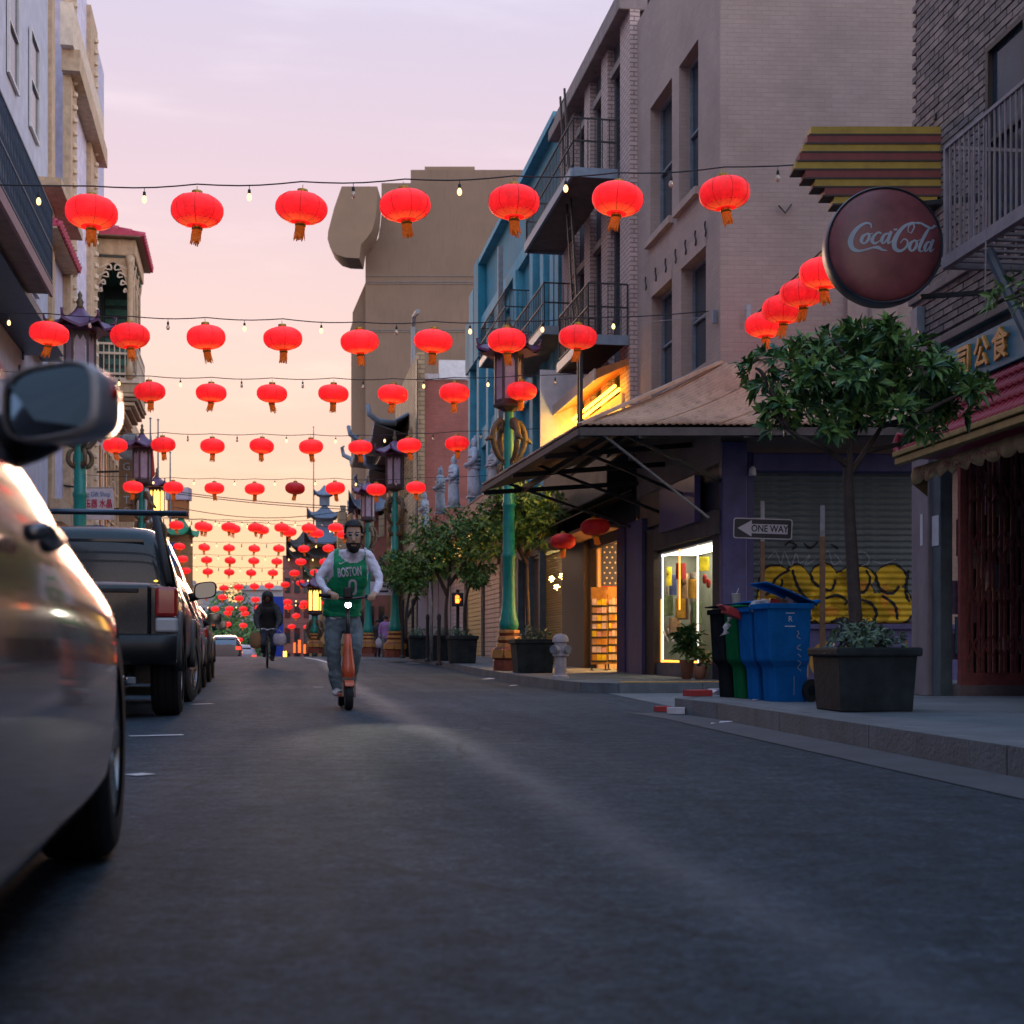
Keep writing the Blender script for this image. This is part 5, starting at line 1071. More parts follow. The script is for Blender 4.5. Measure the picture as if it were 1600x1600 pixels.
mb = MB(); mb.prism([(tx(543), tz(518)), (tx(571) - .03, tz(512)), (tx(571) - .03, tz(462)), (tx(560), tz(462))], 'y', .9, 2.1); mb.build('shaded_recess', 'tower_tan', tw)
rows = []
for i in range(15):
    a = i / 14 * math.pi * .55; rows.append(a)
bp = [(541.5, 312), (595.5, 312), (595.5, 330), (593, 360), (588, 378), (580, 390), (571, 400), (568, 421), (548, 420), (535, 416), (524, 405), (520, 392), (521, 380), (530, 345)]
mb = MB(); mb.prism([(tx(a), tz(b)) for a, b in bp], 'y', -3.2, -.02); mb.build('curved_bulge', 'tower_tan_b', tw, auto=35)
for py in (432, 441, 444, 516, 519): MB().box(tx(572), tx(742), -.05, -.004, tz(py), tz(py) + .08).build('joint_band', 'roof_flat', tw)
MB().box(tx(641), tx(862), .5, 13, tz(286), tz(262)).build('roof_storey', 'tower_tan', tw)
MB().box(tx(660), tx(740), 3, 10, tz(262), tz(240)).build('plant_room', 'tower_tan_b', tw)
# ------------------------------------------------------------------ pagoda roofed buildings down the hill
def far_block(name, label, px0, px1, d, ytop, m, depth=14, parts=None):
    zt = ground_z(d); a, b = at(px0, 1018, d), at(px1, 1018, d); o = thing(name, label, 'building', ((a.x + b.x) / 2, d, zt), .13); w = b.x - a.x; h = EYE + (HORIZON - ytop) / FPX * d - zt
    MB().box(-w / 2, w / 2, 0, depth, -2, h).build('wall', m, o); return o, w, h
mat('far_red', (.24, .10, .09), .8, .2, 1.5); mat('far_ochre', (.42, .26, .11), .8, .2, 1.5); mat('far_cream', (.48, .36, .26), .8, .2, 1.5); mat('roof_green', (.05, .17, .13), .5, .3, 4); mat('far_grey', (.33, .33, .38), .8, .2, 1)
def far_windows(o, w, h, cols, rows, z0, zs, m='glass_dark'):
    for i in range(cols):
        for j in range(rows):
            x = -w / 2 + (i + .5) * w / cols; MB().box(x - w / cols * .28, x + w / cols * .28, -.06, -.005, z0 + j * zs, z0 + j * zs + zs * .6).build('window', m, o)
o, w, h = far_block('pagoda_building', 'ochre building with stacked grey pagoda eaves and a roof turret down the street', 484, 530, 96, 838, 'far_ochre')
for k, (py, ww, m) in enumerate(((850, 1.35, 'roof_blue'), (872, 1.5, 'eave_dark'), (905, 1.45, 'roof_green'))):
    mb = MB(); pagoda_roof(mb, w * ww, 5, 1.6, EYE + (HORIZON - py) / FPX * 96 - ground_z(96), 1.0, c=(0, 1.0)); mb.build('eave', m, o, smooth=True)
mb = MB(); mb.box(-.6, .6, .5, 1.7, h, h + 1.3); pagoda_roof(mb, 2.4, 2.4, 1.0, h + 1.3, .7, c=(0, 1.1)); mb.box(-.35, .35, .75, 1.45, h + 2.2, h + 2.9); pagoda_roof(mb, 1.5, 1.5, .7, h + 2.9, .4, c=(0, 1.1)); mb.build('turret', 'roof_blue', o)
far_windows(o, w, h, 3, 3, 2.2, 2.1)
o, w, h = far_block('rust_building', 'rust red narrow building stepping down the hill beside the pagoda eaves', 442, 486, 118, 868, 'far_red'); far_windows(o, w, h, 3, 5, 1.2, 2.1)
for py in (856, 874): mb = MB(); pagoda_roof(mb, w * 1.25, 5, 1.5, EYE + (HORIZON - py) / FPX * 118 - ground_z(118), 1.3, c=(.6, 1)); mb.build('eave', 'eave_dark', o, smooth=True)
o, w, h = far_block('ochre_building', 'yellow ochre building wall above the head of the scooter rider', 528, 560, 84, 800, 'far_ochre'); far_windows(o, w, h, 2, 4, 2.4, 2.3)
o, w, h = far_block('brick_corner_building', 'dark red building behind the second right lamp, pink vertical characters', 556, 604, 74, 770, 'fac_rust'); far_windows(o, w, h, 3, 3, 2.0, 2.6)
mb = MB(); pagoda_roof(mb, w * 1.5, 5, 1.5, h - 1, 1.0, c=(0, 1)); mb.build('eave', 'roof_blue', o, smooth=True)
for i, (px0, px1, d, yt, m, lab) in enumerate(((300, 345, 190, 930, 'far_grey', 'pale grey building closing the street, leftmost behind the lowest lanterns'), (345, 372, 200, 948, 'far_cream', 'small cream building closing the street beside the far tree'), (378, 440, 185, 922, 'far_grey', 'wide pale building closing the street behind the cyclist'), (250, 300, 170, 915, 'far_cream', 'cream far building behind the parked cars'))):
    o, w, h = far_block('far_building', lab, px0, px1, d, yt, m); o['group'] = 'buildings closing the far end of the street'; far_windows(o, w, h, 4, 5, 1.5, (h - 2) / 5)
    MB().box(-w / 2 - .3, w / 2 + .3, -.5, 2, h, h + .6).build('cornice', 'far_grey', o)
# ------------------------------------------------------------------ left side of the street
mat('blue_grey_wall', (.50, .52, .62), .8, .15, 2, bump=.15, stain=.2); mat('lavender_wall', (.54, .52, .66), .8, .2, 2.5, bump=.15, stain=.3); mat('marble_lilac', (.66, .63, .82), .5, .3, 5); mat('tan_trim', (.54, .39, .25), .75, .25, 5, bump=.2, stain=.3); mat('cream_trim', (.70, .57, .44), .75, .2, 5, bump=.2); mat('brown_corbel', (.22, .15, .095), .75, .3, 5, bump=.2); mat('louvre_green', (.03, .055, .05), .6, .3, 5); mat('red_roof_far', (.50, .045, .10), .5, .3, 6); mat('letter_navy', (.03, .07, .16), .5, .1); mat('navy_metal', (.03, .06, .10), .45, .2, 5, metal=.3)
def lfac(name, label, d0, d1, cat='building'): 
    return Facade(name, label, cat, (XLF(d1), d1), (XLF(d0), d0), .14 + ground_z((d0 + d1) / 2))
A = lfac('blue_grey_building', 'blue grey walled building with lattice balcony at the left edge', -22, 37)
MB().box(0, A.len, -7, 0, -.5, 19).build('wall', 'blue_grey_wall', A.o)
for ch, px, py in (('Y', 34, 553), ('L', 29, 583)): text_on(A.o, ch, .42, MATS['letter_navy'], A.u(px), .03, A.zz(px, py), extrude=.02, bold=.01)
MB().box(A.u(100, .9), A.u(-60, .9), .0, .9, A.zz(60, 492, .9), A.zz(60, 478, .9)).build('flat_canopy', 'navy_metal', A.o); MB().box(A.u(98, .5), A.u(-60, .5), .0, .5, A.zz(60, 506, .5), A.zz(60, 499, .5)).build('flat_canopy', 'navy_metal', A.o)
for k in range(4):
    window(A, 2 + k * 3.2, 3.4 + k * 3.2, 9.2, 11.6, -.02, 'white_paint', 'glass_blue', 1, 2, .07); window(A, 2 + k * 3.2, 3.4 + k * 3.2, 13.0, 15.4, -.02, 'white_paint', 'glass_blue', 1, 2, .07)
zb_ = A.zz(76, 448, 1.3); zt_ = A.zz(76, 380, 1.3)
lb = thing('lattice_balcony', 'dark lattice fire-escape balcony on the blue grey building', 'balcony', A.o.matrix_basis @ Vector((A.u(78, 1.3), 0, 0)), A.o.rotation_euler.z); lb.location.z = A.z + zb_
Lb = 9.0; 
MB().box(0, Lb, .05, 1.3, -.10, 0).build('platform', mat('balcony_soffit', (.20, .15, .12), .7, .3, 4), lb); MB().box(0, Lb, 1.301, 1.36, -.16, .06).build('edge_beam', mat('rose_metal', (.30, .18, .19), .6, .2, 5), lb)
mb = MB(); railing(mb, (0, 1.33, .06), (Lb, 1.33, .06), 1.5, 60, .02, (1, .5, .05), .04); railing(mb, (0, .05, .06), (0, 1.33, .06), 1.5, 9, .02, (1, .5, .05), .04)
for i in range(60): mb.bar((i * .15, 1.34, .1), (i * .15 + .3, 1.34, 1.5), .012); mb.bar((i * .15 + .3, 1.345, .1), (i * .15, 1.345, 1.5), .012)
mb.build('railing', 'navy_metal', lb)
mb = MB(); mb.bar((.8, .4, -3.2), (.8, .4, 3.6), .05); mb.bar((1.4, .4, -3.2), (1.4, .4, 3.6), .05)
for i in range(16): mb.bar((.8, .4, -3.1 + i * .42), (1.4, .4, -3.1 + i * .42), .025)
mb.build('ladder', 'navy_metal', lb)
# ornate building with loggia
B_ = lfac('ornate_building', 'lavender and tan building with carved loggia balconies and red tile roofs', 37.05, 52)
MB().box(0, B_.len, -9, 0, -.5, B_.zz(90, 335)).build('wall', 'lavender_wall', B_.o); MB().box(0, B_.u(107), -9, -.02, 10, 21.5).build('upper_wall', 'lavender_wall', B_.o)
def strip_(px0, px1, m, off=.1, name='pilaster', z0=4.2, z1=21): return MB().box(B_.u(px1), B_.u(px0), .0, off, z0, z1).build(name, m, B_.o)
strip_(98, 108, 'tan_trim', .22); strip_(108, 131, 'marble_lilac', .08, 'marble_panel'); strip_(131, 142, 'tan_trim', .22); strip_(75, 80, 'tan_trim', .1)
bead = MB(); bead.lathe([(.0, -.1), (.09, -.05), (.09, .05), (.0, .1)], 8, (0, .26, 0)); bm2 = bead.mesh('bead', 'cream_trim')
for px in (102, 137):
    for i in range(44): link('bead', bm2, B_.o, (B_.u(px), 0, 4.4 + i * .37))
MB().box(B_.u(144), B_.u(96), .0, .5, 16.6, 17.2).build('cornice', 'tan_trim', B_.o); MB().box(B_.u(146), B_.u(94), .0, .35, 17.2, 18.4).build('frieze', 'cream_trim', B_.o)
tile_awning(B_, B_.u(98), B_.u(62), .5, B_.zz(85, 329, .5), B_.zz(85, 314, .5), .32, 'red_roof_far'); MB().box(B_.u(98), B_.u(62), .0, .42, B_.zz(85, 331, .5) - .06, B_.zz(85, 331, .5) - .02).build('eave_soffit', 'tan_trim', B_.o); MB().box(B_.u(98), B_.u(60), .0, .55, B_.zz(85, 345), B_.zz(85, 333)).build('cornice', 'tan_trim', B_.o)
bu0, bu1 = .6, B_.u(143); off = 1.45
zr = B_.zz(210, 362, off); zf = B_.zz(206, 578, off); zcb = B_.zz(212, 676, off)
tile_awning(B_, bu0 - .5, bu1 + .3, off + .3, zr, zr + .35, .34, 'red_roof_far'); MB().box(bu0 - .5, bu1 + .3, .0, off + .2, zr - .075, zr - .045).build('eave_soffit', 'brown_corbel', B_.o)
MB().box(bu0, bu1, .0, off, zr - .65, zr - .08).build('loggia_beam', 'tan_trim', B_.o, bevel=.05)
MB().box(bu0, bu1, .05, off - .1, zr - .72, zr - .66).build('loggia_ceiling', 'louvre_green', B_.o)
for i in range(14): MB().box(bu0 + .2, bu1 - .2, .15 + i * .09, .19 + i * .09, zr - .80, zr - .725).build('louvre', 'roof_green', B_.o)
for i in range(4):
    uu = bu0 + i * (bu1 - bu0) / 3; MB().lathe([(.13, zf), (.13, zf + .4), (.09, zf + .5), (.08, zr - 1.1), (.12, zr - .9), (.14, zr - .66)], 12, (uu, off - .2, 0)).build('column', 'tan_trim', B_.o, smooth=True)
    if i < 3:
        u2 = bu0 + (i + 1) * (bu1 - bu0) / 3
        # carved spandrel: ogee outline with scroll relief
        n = 12; top = zr - .66; pts = [(uu + .14, top)]
        for j in range(n + 1): t = j / n; pts.append((uu + .14 + (u2 - uu - .28) * t, top - .25 - 1.5 * abs(2 * t - 1) ** 2.2 - .25 * max(0, abs(2 * t - 1) - .6)))
        pts.append((u2 - .14, top)); MB().prism(pts, 'y', off - .26, off - .14).build('carved_spandrel', 'tan_trim', B_.o)
        rb_ = MB()
        for sgn, c0 in ((1, uu + .5), (-1, u2 - .5)):
            for q in range(3): ribbon(rb_, [(c0 + sgn * (.02 + .3 * q), top - .2 - .35 * (2 - q), .06), (c0 + sgn * (.2 + .3 * q), top - .12 - .3 * (2 - q), .07), (c0 + sgn * (.25 + .3 * q), top - .32 - .2 * (2 - q), .06), (c0 + sgn * (.1 + .3 * q), top - .35 - .2 * (2 - q), .05)], lambda a, b: (a, off - .125, b), 4)
        so = rb_.build('scroll_relief', 'cream_trim', B_.o); so['kind'] = 'stuff'
n = 12; top = zr - .66; pts = [(.1, top)] + [(.1 + (off - .25) * j / n, top - .22 - 1.4 * abs(2 * j / n - 1) ** 2.2) for j in range(n + 1)] + [(off - .15, top)]
MB().prism(pts, 'x', bu1 - .16, bu1 - .04).build('end_spandrel', 'tan_trim', B_.o); MB().box(bu0 + .02, bu0 + .12, .0, off - .12, zf, zr - .66).build('loggia_end_wall', 'louvre_green', B_.o)
for i in range(9): MB().box(bu0 + .121, bu0 + .16, .1, off - .25, zf + .5 + i * .36, zf + .72 + i * .36).build('shutter_slat', 'roof_green', B_.o)
rb_ = MB()
for c0, sg in ((.2, 1), (off - .25, -1)):
    for q in range(4): ribbon(rb_, [(c0 + sg * .02, top - 1.25 + .27 * q, .05), (c0 + sg * (.10 + .09 * q), top - 1.1 + .27 * q, .06), (c0 + sg * (.14 + .1 * q), top - 1.22 + .25 * q, .05), (c0 + sg * (.05 + .06 * q), top - 1.2 + .25 * q, .04)], lambda a, b: (bu1 - .03, a, b), 4)
so = rb_.build('scroll_relief', 'cream_trim', B_.o); so['kind'] = 'stuff'
for yy in (.12, off - .16): MB().lathe([(.12, zf), (.12, zf + .35), (.075, zf + .45), (.07, top - .5), (.11, top - .3), (.12, top)], 12, (bu1 - .1, yy, 0)).build('column', 'tan_trim', B_.o, smooth=True)
MB().box(bu0, bu1, .0, off + .05, zf - .45, zf).build('balcony_floor', 'tan_trim', B_.o, bevel=.04); MB().box(bu0 - .06, bu1 + .06, .0, off + .14, zf - .12, zf + .05).build('balcony_edge', 'cream_trim', B_.o)
mb = MB(); railing(mb, (bu0, off, zf + .05), (bu1, off, zf + .05), 1.15, 46, .03, (1, .72, .12), .07); railing(mb, (bu1, .05, zf + .05), (bu1, off, zf + .05), 1.15, 8, .03, (1, .72, .12), .07); mb.build('railing', 'cream_trim', B_.o)
for k in range(9):      # the swelling corbel courses under the balcony
    t = k / 8; o_ = off * (1 - t ** 1.7) + .1; z1 = zf - .46 - (zf - .46 - zcb) * k / 9; z0 = zf - .46 - (zf - .46 - zcb) * (k + 1) / 9
    MB().box(bu0 + .15 * k, bu1 - .02 * k, .0, o_, z0 + .03, z1).build('corbel_course', 'brown_corbel' if k % 2 else 'tan_trim', B_.o, bevel=.03)
window(B_, bu0 + .8, bu0 + 2.2, zf + .1, zr - 1.2, -.03, 'louvre_green', 'glass_dark', 2, 3, .08); window(B_, bu0 + 3.2, bu0 + 4.6, zf + .1, zr - 1.2, -.03, 'louvre_green', 'glass_dark', 2, 3, .08)
MB().box(0, B_.len, .0, .35, 3.6, 4.2).build('shop_fascia', 'tan_trim', B_.o)
for i in range(6): MB().box(.5 + i * 2.3, 2.4 + i * 2.3, .01, .06, .1, 3.4).build('shop_window', glow('shop_glow', (1, .5, .16), .45), B_.o)
for i in range(12):
    MB().box(.4 + i * .95, .75 + i * .95, .0, .12, 4.4, 7.4).build('window_pier', 'cream_trim' if i % 2 else 'canopy_orange', B_.o)
# signs on the left
k_ = 40 / FPX
gs = thing('gift_shop_sign', 'white hanging shop sign with blue script and red characters', 'sign', at(148, 812, 40)); w, h = 58 * k_, 48 * k_
MB().box(-w / 2, w / 2, -.05, .05, 0, h).build('board', mat('board_white', (.60, .54, .58), .6, .15, 4), gs); MB().box(-w / 2 - .04, w / 2 + .04, -.04, .06, h, h + .05).build('frame_top', 'canopy_edge_pale', gs)
def fronttext(parent, body, size, m, x, y, z, **k):
    me = text_mesh(body, size, m, **k); me.transform(Matrix(((1, 0, 0, x), (0, 0, -1, y), (0, 1, 0, z), (0, 0, 0, 1)))); return link('lettering', me, parent)
mat('letter_blue', (.08, .16, .36), .5, .1); mat('letter_red', (.45, .03, .06), .5, .1)
fronttext(gs, 'g Ting Gift Shop', .20, MATS['letter_blue'], -.02, -.056, h - .16, width=.72); fronttext(gs, '豐 玉器 水晶', .26, MATS['letter_red'], 0, -.056, h * .5, width=.72, bold=.006); MB().box(-w * .36, w * .36, -.058, -.052, h * .18, h * .22).build('small_print', 'letter_blue', gs)
mb = MB(); mb.bar((-w / 2, 0, h + .05), (-w / 2 - 2.4, .5, h + .4), .05); mb.build('bracket', 'iron_black', gs)
gv = thing('gifts_blade_sign', 'tall brown vertical sign reading GIFTS beside the left lamp', 'sign', at(199, 815, 47)); w, h = 24 * 47 / FPX, 98 * 47 / FPX
MB().box(-w / 2, w / 2, -.1, .1, 0, h).build('board', mat('board_brown', (.22, .12, .06), .6, .2, 4), gv)
for i, ch in enumerate('GIFTS'): fronttext(gv, ch, .36, MATS['sign_script'], 0, -.106, h - .28 - i * .37)
mb = MB(); mb.bar((-w / 2, 0, h * .8), (-w / 2 - 1.6, .3, h * .8), .06); mb.bar((-w / 2, 0, h * .2), (-w / 2 - 1.6, .3, h * .2), .06); mb.build('bracket', 'iron_black', gv)
rs = thing('round_grey_sign', 'round weathered grey sign under the carved balcony', 'sign', at(203, 698, 46)); rad = 21 * 46 / FPX
mb = MB(); mb.strip([[(rad * r * math.cos(a), y, rad * r * math.sin(a)) for a in (2 * math.pi * j / 40 for j in range(40))] for r, y in ((.0, -.16), (.6, -.15), (.93, -.1), (1, -.06), (1, .06), (.0, .1))], close=True); mb.build('disc', mat('disc_grey', (.22, .23, .23), .6, .35, 5, stain=.4), rs, auto=35); mb = MB(); mb.bar((-rad * .9, 0, .3), (-rad - 1.3, .3, .5), .05); mb.build('bracket', 'iron_black', rs)
pb = thing('pay_here_sign', 'small blue Pay here sign above the dark pickup', 'sign', at(149, 835, 36)); w, h = 26 * 36 / FPX, 14 * 36 / FPX
MB().box(-w / 2, w / 2, -.03, .03, 0, h).build('board', mat('board_blue', (.02, .10, .32), .5, .1), pb); fronttext(pb, 'Pay here', .11, MATS['white_paint'], 0, -.035, h * .6); MB().bar((0, .0, -2.6), (0, .0, 0), .05).build('post', 'iron_grey', pb)
# farther blocks on the left
C_ = lfac('cream_shop_building', 'cream and brown striped shop building behind the gift signs', 52.05, 68)
MB().box(0, C_.len, -8, 0, -2, 9.6).build('wall', 'far_cream', C_.o); MB().box(0, C_.len, .0, .5, 9.2, 9.8).build('cornice', 'tan_trim', C_.o)
for i in range(10): window(C_, .7 + i * 1.55, 1.7 + i * 1.55, 5.0, 7.6, -.02, 'tan_trim', 'glass_dark', 1, 2, .09)
tile_awning(C_, 1, C_.len - 1, 1.2, 3.6, 4.5, .5, 'canopy_orange')
D_ = lfac('white_far_building', 'white narrow building with a green pagoda roof down the left side', 68.05, 84)
MB().box(0, D_.len, -8, 0, -4, D_.zz(262, 800)).build('wall', 'wall_lilac', D_.o)
for i in range(5): window(D_, 1 + i * 3, 2.2 + i * 3, 1.5, 4.0, -.02, 'white_paint', 'glass_dark', 1, 2, .1)
pg = thing('pagoda_kiosk_roof', 'green tiled pagoda roof corner with a white parapet above it', 'roof', at(283, 845, 80)); s_ = 80 / FPX
mb = MB(); pagoda_roof(mb, 34 * s_ * 1.3, 2.4, 1.1, .3, .5); mb.build('roof', mat('tile_green', (.03, .28, .13), .5, .2, 6), pg, smooth=True); MB().box(-.55, .55, -.5, .5, -4.5, .3).build('tower_wall', 'far_ochre', pg)
MB().box(-.7, .35, -.3, .5, 1.3, 2.3).build('turret_wall', 'canopy_orange', pg); MB().box(-.8, .5, -.4, .5, 2.3, 3.0).build('parapet', 'wall_lilac', pg)
bs = thing('blue_blade_sign', 'small blue vertical sign below the green pagoda roof', 'sign', at(268, 895, 70)); MB().box(-.18, .18, -.05, .05, 0, 1.5).build('board', 'board_blue', bs); fronttext(bs, 'S', .3, MATS['white_paint'], 0, -.055, 1.0); MB().bar((-.18, 0, .9), (-1.5, .2, .9), .04).build('bracket', 'iron_black', bs)
# flag poles on the roofs
for px, d, yt, lab, fl_ in ((235, 58, 655, 'roof flagpole with a small red pennant, between the left lanterns', True), (247, 60, 657, 'thin bare roof pole just right of the red pennant', False), (266, 66, 708, 'shorter bare pole above the left rooftops', False), (490, 98, 668, 'tall pole rising over the pagoda turret', False)):
    t_ = at(px, yt, d); b_ = at(px, 830, d); p = thing('roof_pole', lab, 'pole', b_, 0, 'roof poles'); hh = t_.z - b_.z
    MB().tube([(0, 0, 0), (0, 0, hh)], [.05, .03], 6).build('shaft', 'iron_grey', p); MB().lathe([(.0, -.05), (.07, 0), (.0, .06)], 8, (0, 0, hh + .03)).build('finial', 'iron_grey', p)
    if fl_:
        mb = MB(); mb.add([(0, 0, hh - .3), (.10, .02, hh - 1.2), (.18, .05, hh - 2.3), (-.3, .0, hh - 2.9), (-.02, -.02, hh - 1.6)], [(0, 1, 4), (1, 2, 3, 4)]); fo = mb.build('pennant', 'flag_red', p); fo.modifiers.new('t', 'SOLIDIFY').thickness = .02
# overhead cables
for i, (x0, y0, x1, y1, d) in enumerate(((265, 767, 545, 792, 62), (265, 770, 545, 796, 63), (270, 792, 560, 795, 70))):
    a, b = at(x0, y0, d), at(x1, y1, d); c = thing('overhead_cable', ['upper thin overhead cable below the fifth lantern string', 'second thin overhead cable just under the upper one', 'sagging overhead cable lowest of the three'][i], 'cable', (a.x, a.y, ground_z(d)))
    pts = [a.lerp(b, j / 14) - Vector((0, 0, (.5 if i == 2 else .1) * math.sin(math.pi * j / 14))) - Vector(c.location) for j in range(15)]; MB().tube(pts, .018, 4).build('wire', 'wire_black', c)
# ------------------------------------------------------------------ street lamps
mat('lamp_teal', (.01, .26, .22), .35, .2, 4, bump=.08, stain=.25); mat('lamp_brown', (.20, .05, .03), .5, .3, 7, stain=.2); mat('lamp_gold', (.46, .22, .06), .5, .25, 7, stain=.2); mat('lamp_iron', (.06, .035, .035), .5, .3, 8); mat('lamp_purple', (.13, .045, .12), .45, .25, 6); mat('lamp_glass', (.40, .30, .38), .35, .2, 5); mat('lamp_bronze', (.13, .085, .045), .5, .35, 9, bump=.3); glow('lamp_glass_lit', (1, .55, .10), 3.0)
def make_lamp(x, d, label, lit=False, post_h=4.35, s=1.0, rot=.3):
    o = thing('street_lamp', label, 'street lamp', (x, d, ground_z(d) + .14), rot, 'pagoda street lamps'); o.scale = (s, s, s)
    mb = MB(); mb.lathe([(.33, 0), (.33, .20), (.30, .22)], 8, rot0=math.pi / 8); mb.build('base_plinth', 'lamp_brown', o, bevel=.01)
    mb = MB(); mb.lathe([(.31, .22), (.345, .27), (.345, .40), (.30, .46)], 8, rot0=math.pi / 8); mb.build('base_block', 'lamp_brown', o, bevel=.01)
    pm = MB(); pm.prism([(-.105, .25), (.105, .25), (.125, .29), (.125, .38), (.105, .42), (-.105, .42), (-.125, .38), (-.125, .29)], 'y', .315, .338); pmm = pm.mesh('base_panel', 'lamp_gold')
    for i in range(8): q = link('base_panel', pmm, o); q.rotation_euler.z = i * math.pi / 4
    for z0, z1, r0, r1, m in ((.46, .54, .27, .25, 'lamp_gold'), (.54, .60, .22, .24, 'lamp_brown'), (.60, .68, .26, .24, 'lamp_gold'), (.68, .74, .20, .21, 'lamp_brown'), (.74, .80, .23, .22, 'lamp_gold')):
        mb = MB(); mb.lathe([(r0, z0), (r1, z1)], 8, rot0=math.pi / 8); mb.build('base_tier', m, o, bevel=.008)
    H_ = .8 + post_h
    mb = MB(); prof = [(.15, .80), (.19, .86), (.20, .92), (.175, 1.02), (.14, 1.22), (.125, 1.5)] + ([(.122, 2.2), (.14, 2.24), (.14, 2.29), (.12, 2.33), (.115, 3.2), (.13, 3.24), (.13, 3.29), (.11, 3.33)] if post_h > 2.5 else []) + [(.10, H_ - .6), (.09, H_)]
    mb.lathe(prof, 20); mb.build('post', 'lamp_teal', o, auto=40)
    for qd in range(4):      # scrolled dragons carry the lantern
        a = qd * math.pi / 2 + .4; dr = Vector((math.cos(a), math.sin(a), 0))
        pts = [dr * r + Vector((0, 0, H_ + z)) for r, z in catmull([(.10, -1.02), (.22, -.95), (.33, -.72), (.35, -.48), (.26, -.28), (.16, -.24), (.17, -.36), (.25, -.40)], 4)]
        MB().tube(pts, [.035 + .028 * math.sin(math.pi * k / (len(pts) - 1)) + .006 * (k % 2) for k in range(len(pts))], 7).build('dragon', 'lamp_bronze', o, smooth=True)
        pts = [dr * r + Vector((0, 0, H_ + z)) for r, z in catmull([(.08, -1.05), (.20, -1.12), (.22, -1.28), (.12, -1.38), (.10, -1.28)], 4)]
        MB().tube(pts, [.03 + .014 * math.sin(math.pi * k / (len(pts) - 1)) for k in range(len(pts))], 6).build('dragon_tail', 'lamp_bronze', o, smooth=True)
        hp_ = dr * .34 + Vector((0, 0, H_ - .62)); MB().tube([hp_, hp_ + dr * .09 + Vector((0, 0, .05)), hp_ + dr * .17 - Vector((0, 0, .02))], [.06, .055, .025], 7).build('dragon_head', 'lamp_bronze', o, smooth=True)
    mb = MB(); mb.lathe([(.10, H_ - .05), (.17, H_ - .0), (.30, H_ + .04), (.31, H_ + .09), (.28, H_ + .11)], 6); mb.build('lantern_tray', 'lamp_iron', o)
    z0, z1 = H_ + .11, H_ + 1.12
    for i in range(6):
        a0, a1 = i * math.pi / 3, (i + 1) * math.pi / 3; p0, p1 = Vector((.265 * math.cos(a0), .265 * math.sin(a0), 0)), Vector((.265 * math.cos(a1), .265 * math.sin(a1), 0))
        mb = MB(); ins = .12; q0, q1 = p0.lerp(p1, ins) * .985, p0.lerp(p1, 1 - ins) * .985
        n = []; mb.add([(q0.x, q0.y, z0 + .04), (q1.x, q1.y, z0 + .04), (q1.x, q1.y, z1 - .04), (q0.x, q0.y, z1 - .04)], [(0, 1, 2, 3)]); mb.build('glass_panel', 'lamp_glass_lit' if lit else 'lamp_glass', o)
        MB().bar((p0.x, p0.y, z0), (p0.x, p0.y, z1), .045).build('lantern_frame', 'lamp_iron', o)
        mb = MB(); mb.bar(p0 + Vector((0, 0, z0 + .03)), p1 + Vector((0, 0, z0 + .03)), .03, .09); mb.build('lower_rail', 'lamp_iron', o); mb = MB(); mb.bar(p0 + Vector((0, 0, z1 - .03)), p1 + Vector((0, 0, z1 - .03)), .03, .12); 
        mb.add([(*(p0.lerp(p1, t) * 1.005).xy, z1 - .09 - (.12 if k % 2 == 0 else .02)) for k, t in enumerate((.1, .3, .5, .7, .9))] + [(*(p0.lerp(p1, .9) * 1.005).xy, z1 - .05), (*(p0.lerp(p1, .1) * 1.005).xy, z1 - .05)], [(0, 1, 2, 3, 4, 5, 6)]); mb.build('fretwork', 'lamp_iron', o)
    rf = MB(); rows = []
    for j in range(7):
        t = j / 6; rr_ = .50 * (1 - t) ** 1.35 + .07; ring = []
        for i in range(24):
            a = i * math.pi / 12; k = abs(math.cos(3 * a)) ** 3 * (1 - t) ** 3; hexr = rr_ * (math.cos(math.pi / 6) / math.cos((a % (math.pi / 3)) - math.pi / 6)) ; ring.append(((hexr + .07 * k) * math.cos(a), (hexr + .07 * k) * math.sin(a), z1 + .02 + .40 * t + .12 * k))
        rows.append(ring)
    rf.strip(rows, close=True); rf.strip([rows[0], [(x, y, z - .05) for x, y, z in rows[0]]], close=True); rf.add([(x * .98, y * .98, z1 - .02) for x, y, z in rows[0]], [tuple(range(24))]); roof = rf.build('roof', 'lamp_purple', o, auto=50)
    for i in range(6):
        a = i * math.pi / 3; d_ = Vector((math.cos(a), math.sin(a), 0)); MB().tube([d_ * .52 + Vector((0, 0, z1 + .12)), d_ * .62 + Vector((0, 0, z1 + .18)), d_ * .64 + Vector((0, 0, z1 + .27)), d_ * .57 + Vector((0, 0, z1 + .28))], [.03, .028, .022, .012], 6).build('roof_scroll', 'lamp_purple', roof, smooth=True)
    MB().lathe([(.08, z1 + .40), (.05, z1 + .47), (.07, z1 + .53), (.03, z1 + .60), (.045, z1 + .66), (.0, z1 + .74)], 10).build('finial', 'lamp_bronze', o, smooth=True)
    return o
def px_x(px, d): return (px - 800) / FPX * d
make_lamp(px_x(795, 27.8), 27.8, 'nearest teal pagoda street lamp, in front of the teal building', rot=.1)
make_lamp(px_x(617, 43.5), 43.5, 'second teal pagoda lamp on the right, beside the red brick wall', rot=.4)
make_lamp(px_x(575, 55), 55, 'third teal pagoda lamp on the right, just right of the rider', rot=.2)
make_lamp(px_x(125, 25.8), 25.8, 'pagoda street lamp on the left, above the car mirror', rot=.3)
make_lamp(px_x(222, 42), 42, 'pagoda street lamp on the left beside the GIFTS sign', rot=.5)
